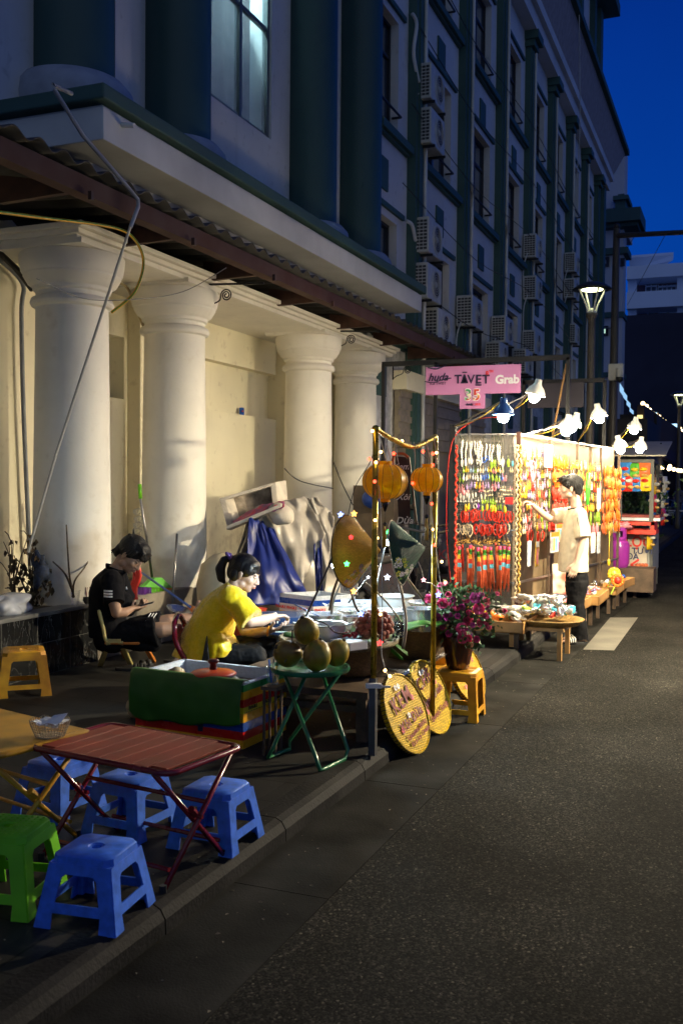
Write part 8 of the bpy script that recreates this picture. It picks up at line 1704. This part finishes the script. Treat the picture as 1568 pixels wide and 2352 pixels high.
for pts in ([(170,1372),(160,1320),(153,1205)],[(168,1372),(172,1335),(200,1295),(217,1243)],[(168,1360),(150,1318),(122,1290)]): b=MB(); b.tube(catmull([onX(x,y,X5) for x,y in pts],5),[.011-.0006*j for j in range(11)],6); b.build('twig',M_tw,t,smooth=True)
p=onX(173,1388,-5.03); t=thing('plastic_cup','clear plastic cup holding the bare twigs on the planter rim','cup',tuple(p)); b=MB(); b.lathe((p.x,p.y,.59),[(0,0),(.028,0),(.042,.12),(.046,.122),(.044,.126)],24,cap=False); b.build('cup_wall',M_clear,t,smooth=True)
p=onX(198,1378,-5.04); t=thing('incense_pot','small dark pot bristling with dark red incense sticks','pot',(p.x,p.y,.59)); b=MB(); b.lathe((p.x,p.y,.59),[(.03,0),(.042,.03),(.04,.06),(.03,.06)],20); b.build('pot_body',M_black,t); ri=random.Random(4)
for i in range(12): b=MB(); q=V((p.x+ri.uniform(-.03,.03),p.y+ri.uniform(-.03,.03),.64)); b.cyl(q,q+V((ri.uniform(-.02,.02),ri.uniform(-.02,.02),.09)),.0022,seg=5); b.build('incense_stick',mat('dark red stick',(.16,.01,.02),.6),t)
p=onX(28,1400,-5.1); b=MB(); b.ball((0,0,0),(.16,.22,.07),30,18,nz=.7,f=9); 
o=b.build('plastic_bag',mat('translucent white bag',(.62,.64,.68),.22,var=.1,alpha=.82,bump=.9,bs=9,coat=.3),world=False,smooth=True); o.location=(-5.18,p.y+.03,.665); tag(o,'crumpled translucent plastic bag lying on the planter rim','bag')
b=MB(); q=onX(92,1300,-5.3); b.ball((0,0,0),(.06,.06,.13),20,14,nz=.9,f=14); o=b.build('blue_cloth',mat('dark blue patterned cloth',(.02,.035,.08),.8,var=.5,scale=40),world=False,smooth=True); o.location=q+V((0,0,-.02)); tag(o,'dark blue patterned cloth wrapped around the foot of the bent pole','cloth')
# brooms
PT=.58
def bX(x,y,X=-5.1): return onX(x,y,X)
br=thing('broom','upright broom with multicoloured bristles on the stone plinth','broom',tuple(bX(357,1382)))
b=MB(); b.tube([bX(351,1332),bX(322,1140,-5.0)],.012,8); b.build('handle',M_chrome,br,smooth=True); b=MB(); b.tube([bX(323,1145,-5.0),bX(321,1112,-5.0)],.017,8); b.build('grip',M_greenP,br,smooth=True)
b=MB(); e0,e1=bX(318,1348),bX(386,1350); m0,m1=bX(345,1326),bX(360,1326); th=V((.06,0,0)); b.hexa([e0,e1,e1+th,e0+th,m0,m1,m1+th,m0+th]); b.build('head',mat('green broom head',(.15,.50,.08),.4),br,bevel=.006)
for i,(c_,n0,n1) in enumerate((('purple',0,.26),('green',.26,.7),('orange',.7,1.))):
    b=MB(); rb=random.Random(i)
    for k in range(90): u=n0+(n1-n0)*rb.random(); q=e0+(e1-e0)*u+th*rb.random(); b.tube([q,q+V((.02*rb.random(),(u-.45)*.10,-.12+rb.uniform(-.01,.01)))],.003,4)
    b.build('bristles',CM[c_] if c_!='green' else M_greenP,br)
b=MB(); b.tube([at(315,1308,9.0),at(440,1396,8.6)],.011,8); br2=thing('broom','second broom with blue handle and orange head lying slantwise behind the youth\'s legs','broom',tuple(at(430,1400,8.6))); b.build('handle',mat('blue handle',(.10,.16,.42),.4),br2,smooth=True)
b=MB(); q=at(432,1391,8.65); b.tube([q,at(448,1402,8.6),at(462,1418,8.55)],[.014,.035,.05],10); b.build('head',CM['orange'],br2,smooth=True)
b=MB(); b.tube([at(407,1226,8.9),at(395,1400,8.7)],.011,8); dp=thing('dustpan','long handled steel dustpan standing behind the youth','dustpan',tuple(at(395,1410,8.7))); b.build('handle',M_chrome,dp,smooth=True); b=MB(); q=at(415,1404,8.6); b.lathe(q,[(.0,-.03),(.09,-.02),(.125,.01),(.13,.012)],28,Matrix.Rotation(R(20),3,'Y'),cap=False); b.build('pan',M_steel,dp,smooth=True,solid=.003)
b=MB(); b.grid(lambda u,v:at(300+u*18+6*math.sin(v*5),1302+v*75,8.5)+V((.02*math.sin(u*9+v*5),0,0)),10,14); tag(b.build('red_jacket',mat('bright red nylon',(.72,.04,.02),.5,var=.15),smooth=True,solid=.02),'bright red nylon bag hanging behind the youth\'s chest','bag')
for i,(x,y) in enumerate(((316,1175),(318,1192),(316,1206),(314,1220))): p=bX(x,y,-5.35); b=MB(); b.lathe(p,[(0,-.03),(.03,-.03),(.032,.02),(.015,.05),(.012,.06)],14,Matrix.Rotation(R(75),3,'Y')); tag(b.build('water_bottle',M_clear,smooth=True),['empty clear bottle, topmost of the stack behind the broom','second empty bottle behind the broom handle','third empty bottle behind the broom handle','lowest empty bottle behind the broom handle'][i],'bottle')
# niche objects
p=onX(555,942,WX-.08); t=thing('drink_can','blue drink can standing alone on the ledge of the wall recess','can',(p.x,p.y,0)); p0=onX(555,957,WX-.07)
b=MB(); b.lathe((p0.x,p0.y,p0.z),[(.026,0),(.033,.006),(.033,.108),(.028,.118),(0,.118)],28); b.build('can_body',mat('blue can paint',(.02,.10,.45),.25,.3,var=.05),t,smooth='auto'); b=MB(); b.ball((p0.x+.024,p0.y-.022,p0.z+.07),.012,12,8); b.build('round_emblem',[mat('red white emblem',(.6,.08,.08),.4)],t); b=MB(); b.lathe((p0.x,p0.y,p0.z+.1185),[(0,.0),(.027,.0)],24,cap=False); b.build('lid',M_alu,t)
# p0 is on the wall recess sill
p=onX(262,905,WX-.1); b=MB(); b.add([(WX-.2,p.y-.15,n2.z),(WX-.2,p.y+.02,n2.z),(WX-.2,p.y-.12,n2.z+.35)],[(0,1,2)]); tag(b.build('dark_triangle',mat('dark slate board',(.04,.05,.05),.6),solid=.02),'dark triangular board standing in the small wall niche','board')
# sandals on the pavement
def slipper(x,y,rz_,label):
    p=G(x,y,.1); t=thing('sandal',label,'sandal',tuple(p),rz_); m=mat('black foam rubber',(.02,.02,.02),.6)
    b=MB(); out=[(math.cos(k/20*6.283)*.13,math.sin(k/20*6.283)*.045) for k in range(20)]; b.prism((0,0,0),(1,0,0),(0,1,0),out,(0,0,.025)); b.build('sole',m,t,bevel=.004,world=False)
    for j in (0,1): b=MB(); b.grid(lambda u,v:V((.02+j*.05+v*.03,-.045*math.cos(math.pi*u),.02+.04*math.sin(math.pi*u))),12,2); b.build('strap',m,t,world=False,solid=.004,smooth=True)
slipper(302,1540,.4,'black sandal lying loose in front of the small cream chair'); slipper(318,1534,.9,'second black sandal tilted against the first near the cream chair')
slipper(410,1523,.2,'black sandal beside the yellow chair legs of the woman')
p=G(690,1600,.11); b=MB(); b.ball((p.x-.1,p.y+.25,.13),(.11,.045,.03),16,8); tag(b.build('red_slipper',mat('red rubber',(.5,.02,.03),.5),smooth=True),'red slipper under the stall bench','slipper')
# tarp heap
def heapf(c,rx,ry,h,seed,pk=()):
    def fn(u,v):
        a=u*2*math.pi; k=1-v; x=math.cos(a)*rx*k**.8; y=math.sin(a)*ry*k**.8
        fold=.06*math.sin(a*9+seed)*k*(k)+.05*noise.noise(V((x*4+seed,y*4,v*3)))
        z=h*(1-k**2.2)+.10*h*noise.noise(V((x*2.5+seed,y*2.5,1.7)))*(1 if k<1 else 0)
        return V(c)+V((x*(1+fold),y*(1+fold),max(z,0)))
    return fn
pc=at(612,1380,10.6); 
M_btp=mat('blue tarpaulin',(.012,.025,.17),.4,var=.2,scale=4,bump=.4,bs=6); M_ptp=mat('dirty clear plastic sheet',(.54,.49,.42),.32,var=.25,scale=3,bump=.45,bs=7,alpha=.82)
c1=V((-4.35,9.6,.1)); c2=V((-4.35,10.4,.1))
def panel(pts,name,m,label,nu=40,nv=40,amp=.05,fr=4,seed=0,solid=.006):
    P4=[V(p) for p in pts]
    def fn(u,v):
        p=P4[0]*(1-u)*(1-v)+P4[1]*u*(1-v)+P4[2]*u*v+P4[3]*(1-u)*v; q=V((u*fr,v*fr*.6,seed)); return p-EF*(amp*(noise.noise(q)*2.2+.5*math.sin(u*9+4*v*math.sin(v*2)+seed)*v+1.2*abs(noise.noise(q*1.1+V((3,1,0))))+.18*noise.noise(q*2.6)))+UP*(amp*.4*noise.noise(q*1.5+V((5,0,0))))
    b=MB(); b.grid(fn,nu,nv); return b.build(name,m,smooth=True,solid=solid)
A=lambda x,y,d:at(x,y,d)
th_=thing('covered_heap','heap of stall goods covered by blue tarpaulin and dirty clear plastic behind the woman','heap',(-4.3,10,.1))
def pnl(pts,m,nm,**k): o=panel(pts,nm,m,'',**k); 
import bpy as _b
def reparent(o,t): 
    o.parent=t; o.location=V(o.location)-V(t.location); return o
reparent(panel([A(572,1188,9.5),A(628,1215,9.55),A(722,1392,9.2),A(562,1392,9.0)],'blue_tarp',M_btp,'',amp=.06,seed=1),th_)
reparent(panel([A(560,1235,9.7),A(600,1180,10.0),A(640,1300,9.5),A(562,1398,9.1)],'blue_tarp',M_btp,'',amp=.05,seed=4),th_)
reparent(panel([A(585,1165,9.95),A(700,1140,10.2),A(748,1225,10.0),A(670,1392,9.45)],'plastic_sheet',M_ptp,'',amp=.055,seed=2),th_)
reparent(panel([A(690,1145,10.3),A(728,1142,10.3),A(768,1190,10.3),A(742,1385,9.7)],'plastic_sheet',M_ptp,'',amp=.05,seed=7),th_)
reparent(panel([A(720,1250,9.9),A(738,1240,9.9),A(742,1390,9.6),A(728,1390,9.6)],'blue_tarp',M_btp,'',amp=.05,seed=3),th_)
reparent(panel([A(575,1180,9.9),A(606,1165,9.9),A(566,1330,9.3),A(500,1392,9.0)],'plastic_sheet',M_ptp,'',amp=.05,seed=9),th_)
b=MB(); b.ball((-4.55,10.35,.1),(.55,.75,1.12),30,20,nz=.35,f=2.2); b.build('bulk',M_ptp,th_,smooth=True)
# styrofoam box lying on top
def opnbox(P8,m,label,name):
    t=thing(name,label,'box',tuple(P8[0])); return t
q=[A(503,1145,10.0),A(633,1107,10.2),A(640,1180,10.0),A(522,1212,9.8)]; dpv=EF*.30+ER*.09+UP*.02
fbx=thing('styrofoam_box','open dirty white styrofoam box tilted on top of the tarp heap','box',tuple(q[3]))
b=MB(); ctr=sum(q,V((0,0,0)))/4; inn=[ctr+(p-ctr)*.80 for p in q]
# front rim faces us, hollow inside
for k in range(4):
    k2=(k+1)%4; b.hexa([q[k],q[k2],inn[k2],inn[k],q[k]+dpv,q[k2]+dpv,inn[k2]+dpv,inn[k]+dpv])
b.build('side_walls',mat('dirty white styrofoam',(.58,.52,.43),.8,var=.2,scale=5,bump=.4,bs=60),fbx,bevel=.006)
b=MB(); cc_=[p+dpv*.75 for p in q]; b.hexa([p for p in [inn[0]+dpv*.7,inn[1]+dpv*.7,inn[2]+dpv*.7,inn[3]+dpv*.7,inn[0]+dpv,inn[1]+dpv,inn[2]+dpv,inn[3]+dpv]]); b.build('box_bottom',mat('stained styrofoam',(.42,.35,.27),.85,var=.5,scale=7),fbx)
b=MB(); b.hexa([A(520,1216,9.5),A(645,1165,9.5),A(655,1166,9.9),A(530,1218,9.9),A(520,1209,9.5),A(645,1157,9.5),A(655,1158,9.9),A(530,1210,9.9)]); 
lid=thing('lid_board','slanting pale board with a red cloth lying on the tarp heap','board',tuple(A(560,1200,9.6))); b.build('board',MAT['dirty white styrofoam'],lid)
b=MB(); b.grid(lambda u,v:A(535+u*118,1207-u*44-v*9-12*math.sin(u*3)*v,9.55+.25*v)+UP*(.03*noise.noise(V((u*8,v*4,2)))),26,8); tag(b.build('red_cloth',mat('red cloth',(.50,.02,.05),.6,var=.4,scale=12,vcol=(.06,.08,.2)),smooth=True,solid=.006),'red cloth with blue patch lying along the slanting board','cloth')
b=MB(); b.ball(V((0,0,0)),(.14,.12,.11),18,12,nz=.4,f=7); o=b.build('cream_sack',MAT['dirty white styrofoam'],world=False,smooth=True); o.location=A(643,1180,9.7); tag(o,'cream sack on top of the plastic sheet beside the red cloth','sack')
# items right behind the woman
p=at(510,1320,8.6); b=MB(); b.lathe((p.x,p.y,.1),[(0,0),(.16,.0),(.20,.3),(.22,.62),(.18,.80),(.08,.88),(0,.9)],30); tag(b.build('cream_drum',mat('cream plastic drum',(.48,.40,.26),.5),smooth=True),'cream plastic drum standing behind the woman\'s neck','drum')
p=at(571,1372,8.5); b=MB(); b.lathe((p.x,p.y,.1),[(0,0),(.12,0),(.15,.42),(.16,.43)],28); tag(b.build('red_bucket',mat('red orange bucket',(.60,.06,.02),.4),smooth='auto'),'red orange bucket standing between the woman\'s chin and the tarp','bucket')
# white arched bag handle near the hands
b=MB(); b.tube(catmull([at(622,1432,7.1),at(627,1412,7.1),at(633,1408,7.1),at(638,1418,7.1),at(637,1432,7.1)]),.006,6); tag(b.build('bag_handle',M_white,smooth=True),'white plastic bag handle looping up behind the woman\'s wrist','bag handle')
# motor scooters in the dark
def scooter(loc,rz_,label):
    t=thing('motor_scooter',label,'motor scooter',(0,0,0),0,'motor scooters parked on the pavement'); mb=mat('dark scooter paint',(.02,.02,.025),.25,coat=.5)
    for x in (-.6,.62):
        b=MB(); b.tube([(x+.22*math.cos(k/28*6.283),0,.27+.22*math.sin(k/28*6.283)) for k in range(29)],.048,10,False); w_=b.build('tyre',mat('tyre rubber',(.012,.012,.012),.8),t,world=False,smooth=True)
        b=MB(); b.lathe((x,0,.27),[(.05,-.04),(.06,0),(.05,.04)],14,Matrix.Rotation(R(90),3,'X')); 
        for k in range(6): a_=k/6*6.283; b.bar((x,0,.27),(x+.19*math.cos(a_),0,.27+.19*math.sin(a_)),.02,.02)
        b.build('rim',M_chrome,t,world=False)
    b=MB(); b.prism((0,-.09,0),(1,0,0),(0,0,1),[(-.85,.55),(-.8,.72),(-.3,.76),(.0,.66),(.12,.42),(.35,.38),(.42,.62),(.50,.98),(.58,.96),(.56,.5),(.42,.28),(.0,.26),(-.45,.34)],(0,.18,0)); b.build('body_shell',mb,t,world=False,bevel=.03)
    b=MB(); b.prism((0,-.13,0),(1,0,0),(0,0,1),[(-.86,.72),(-.82,.80),(-.3,.82),(.02,.74),(.0,.70),(-.3,.74)],(0,.26,0)); b.build('seat',mat('black seat vinyl',(.01,.01,.01),.45),t,world=False,bevel=.02)
    b=MB(); b.tube([(.5,-.33,1.04),(.55,-.12,1.0),(.55,.12,1.0),(.5,.33,1.04)],.015,8); b.build('handlebar',M_chrome,t,world=False)
    for s_ in (-1,1): b=MB(); b.tube([(.52,s_*.26,1.04),(.55,s_*.30,1.2)],.006,6); b.ball((.55,s_*.32,1.22),(.015,.06,.04),10,8); b.build('mirror',mb,t,world=False)
    b=MB(); b.ball((.62,0,.9),(.06,.09,.07),14,10); b.build('headlight',mat('headlight glass',(.5,.5,.5),.1),t,world=False,smooth=True)
    b=MB(); b.box((-.90,-.10,.46),(-.895,.10,.62)); pl_=b.build('number_plate',mat('white number plate',(.6,.6,.58),.4),t,world=False)
    b=MB(); b.ball((-.86,0,.68),(.03,.09,.035),12,8); b.build('tail_light',mat('red tail lens',(.35,.01,.01),.15),t,world=False,smooth=True)
    b=MB(); b.tube([(.58,0,.95),(.62,0,.27)],.03,8); b.build('fork',mb,t,world=False); MX[t.name]=Matrix.Identity(4)
    b=MB(); b.tube([(-.2,-.12,.3),(-.75,-.14,.33)],.04,10); b.build('exhaust',M_chrome,t,world=False)
    t.location=loc; t.rotation_euler=(0,0,rz_); return t
sc1=scooter((-3.2,9.6,.1),R(75),'dark motor scooter parked behind the gold frame, number plate towards us')
for k_,s_ in ((.0,'29-K1'),(-.055,'0051')): 
    me_=text(s_,.06,mat('plate digits',(.02,.02,.02),.5,var=0),(0,0,0),(1,0,0),(0,0,1)); me_.name='plate_digits'; me_.parent=sc1; me_.location=(-.9035,0,.565+k_); me_.rotation_euler=(0,0,R(-90))
def dupt(o,loc,rz_,label):
    c=dup(o,loc=loc,rz=rz_,label=label); return c
dupt(sc1,(-3.7,11.2,.1),R(70),'second dark motor scooter deeper on the pavement, behind the hats')
dupt(sc1,(-3.3,13.3,.1),R(80),'third dark motor scooter beyond the sign frame posts')
for i,(x,y,d_) in enumerate(((1530,1175,30),(1552,1185,27),(1518,1160,36))): p=G(x,y+25,0); dupt(sc1,(p.x,p.y,0),R(60+20*i),['far motor scooter right of the outer snack bags','far motor scooter nearest the right edge','farthest small motor scooter by the level bulbs'][i])
# electric box and boxes by the wall
p=onX(840,1140,-4.9); bx=thing('electric_cabinet','pale metal cabinet standing behind the left lantern','cabinet',(p.x,p.y,.1)); b=MB(); b.box((-5.25,14.0,.1),(-4.8,14.75,onX(840,1080,-4.9).z)); b.build('cabinet_body',mat('beige metal',(.36,.31,.24),.5,var=.1),bx,bevel=.01)
b=MB(); 
for k in range(8): b.box((-5.15,13.992,.9+k*.05),(-4.9,13.998,.925+k*.05))
b.build('vent_slots',M_wood2,bx)
p=at(857,1155,11.5); b=MB(); b.box((p.x-.25,p.y,.1),(p.x+.25,p.y+.4,p.z+.2)); tag(b.build('cardboard_carton',mat('brown cardboard',(.22,.16,.10),.8,var=.2)),'brown carton stack behind the left lantern tassel','carton')
b=MB(); p=at(862,1122,11.4); b.ball((p.x,p.y,p.z-.12),(.16,.14,.12),16,10); tag(b.build('blue_bag_top',mat('blue cap plastic',(.02,.08,.4),.4),smooth=True),'blue plastic bundle on the carton stack','bundle')
b=MB(); b.box((-4.0,11.5,.1),(-3.0,12.6,.5)); tag(b.build('dark_crate',M_wood2),'dark wooden crate among the parked scooters','crate')
# distant people at the far tables
def far_person(x,y,h,c_,lab):
    p=G(x,y,0); t=thing('person',lab,'person',tuple(p)); k=h/1.7; b=Body(); o=V((p.x,p.y,0))
    b.chain([o+V((0,0,.95*k)),o+V((0,0,1.35*k))],[.15*k,.17*k]); b.ball(o+V((0,0,1.6*k)),(.085*k,.095*k,.12*k)); b.cap_(o+V((0,0,1.4*k)),o+V((0,0,1.52*k)),.05*k,.05*k)
    for s_ in (-1,1):
        b.chain([o+V((s_*.09,0,.9))*k,o+V((s_*.10,.02,.48))*k,o+V((s_*.10,0,.05))*k],[.08*k,.055*k,.04*k]); b.chain([o+V((s_*.20,0,1.38))*k,o+V((s_*.25,.02,1.1))*k,o+V((s_*.22,-.10,.9))*k],[.05*k,.04*k,.03*k]); b.cap_(o+V((s_*.10,0,.05))*k,o+V((s_*.10,-.14,.04))*k,.04*k,.03*k)
    b.build('body',mat('dim skin',(.25,.15,.10),.6),t,vox=.02); b=Body(); b.chain([o+V((0,0,.95*k)),o+V((0,0,1.36*k))],[.17*k,.185*k]); b.chain([o+V((-.2,0,1.38))*k,o+V((-.24,.01,1.18))*k],[.06*k,.055*k]); b.chain([o+V((.2,0,1.38))*k,o+V((.24,.01,1.18))*k],[.06*k,.055*k]); b.build('shirt',c_,t,vox=.02)
    b=Body()
    for s_ in (-1,1): b.chain([o+V((s_*.09,0,.92))*k,o+V((s_*.10,.02,.48))*k,o+V((s_*.10,0,.12))*k],[.10*k,.07*k,.055*k])
    b.build('trousers',M_black,t,vox=.02); b=Body(); b.ball(o+V((0,.015,1.64*k)),(.092*k,.10*k,.11*k)); b.build('hair',M_hair,t,smooth=True)
far_person(1557,1192,1.65,mat('dim grey shirt',(.12,.11,.12),.8),'far dark figure standing near the right edge by the tables')
far_person(1541,1178,1.6,mat('dim plum shirt',(.12,.04,.07),.8),'far figure in plum shirt left of the darker one')
for i,(x,y) in enumerate(((1548,1215),(1525,1200))): p=G(x,y,0); b=MB(); b.box((p.x-.4,p.y,.68),(p.x+.5,p.y+.7,.71)); tt=thing('far_table',['far low table with bottles at the right edge','far low table behind the outer snack bags'][i],'table',tuple(p)); b.build('tabletop',M_alu,tt); 
# opposite row of stalls outside the frame: the lamp that lights the road and the stall from the right
pl3=V((1.2,9.4,2.75)); lt=thing('work_lamp','lit lamp with white shade of the stall across the road, outside the photo','lamp',tuple(pl3))
b=MB(); b.ball(pl3,.06,16,10); b.build('bulb',lamp_mat('glowing street bulb',(1.,.85,.58),18500),lt,smooth=True); b=MB(); b.lathe(pl3,[(.16,-.028),(.15,.04),(.06,.12),(.03,.16)],24,cap=False); b.build('shade',M_shw,lt,smooth=True,solid=.004)
b=MB(); b.tube([pl3+V((0,0,.15)),pl3+V((.4,0,.25)),(1.9,9.4,0)],.02,8); b.build('stand',M_black,lt)
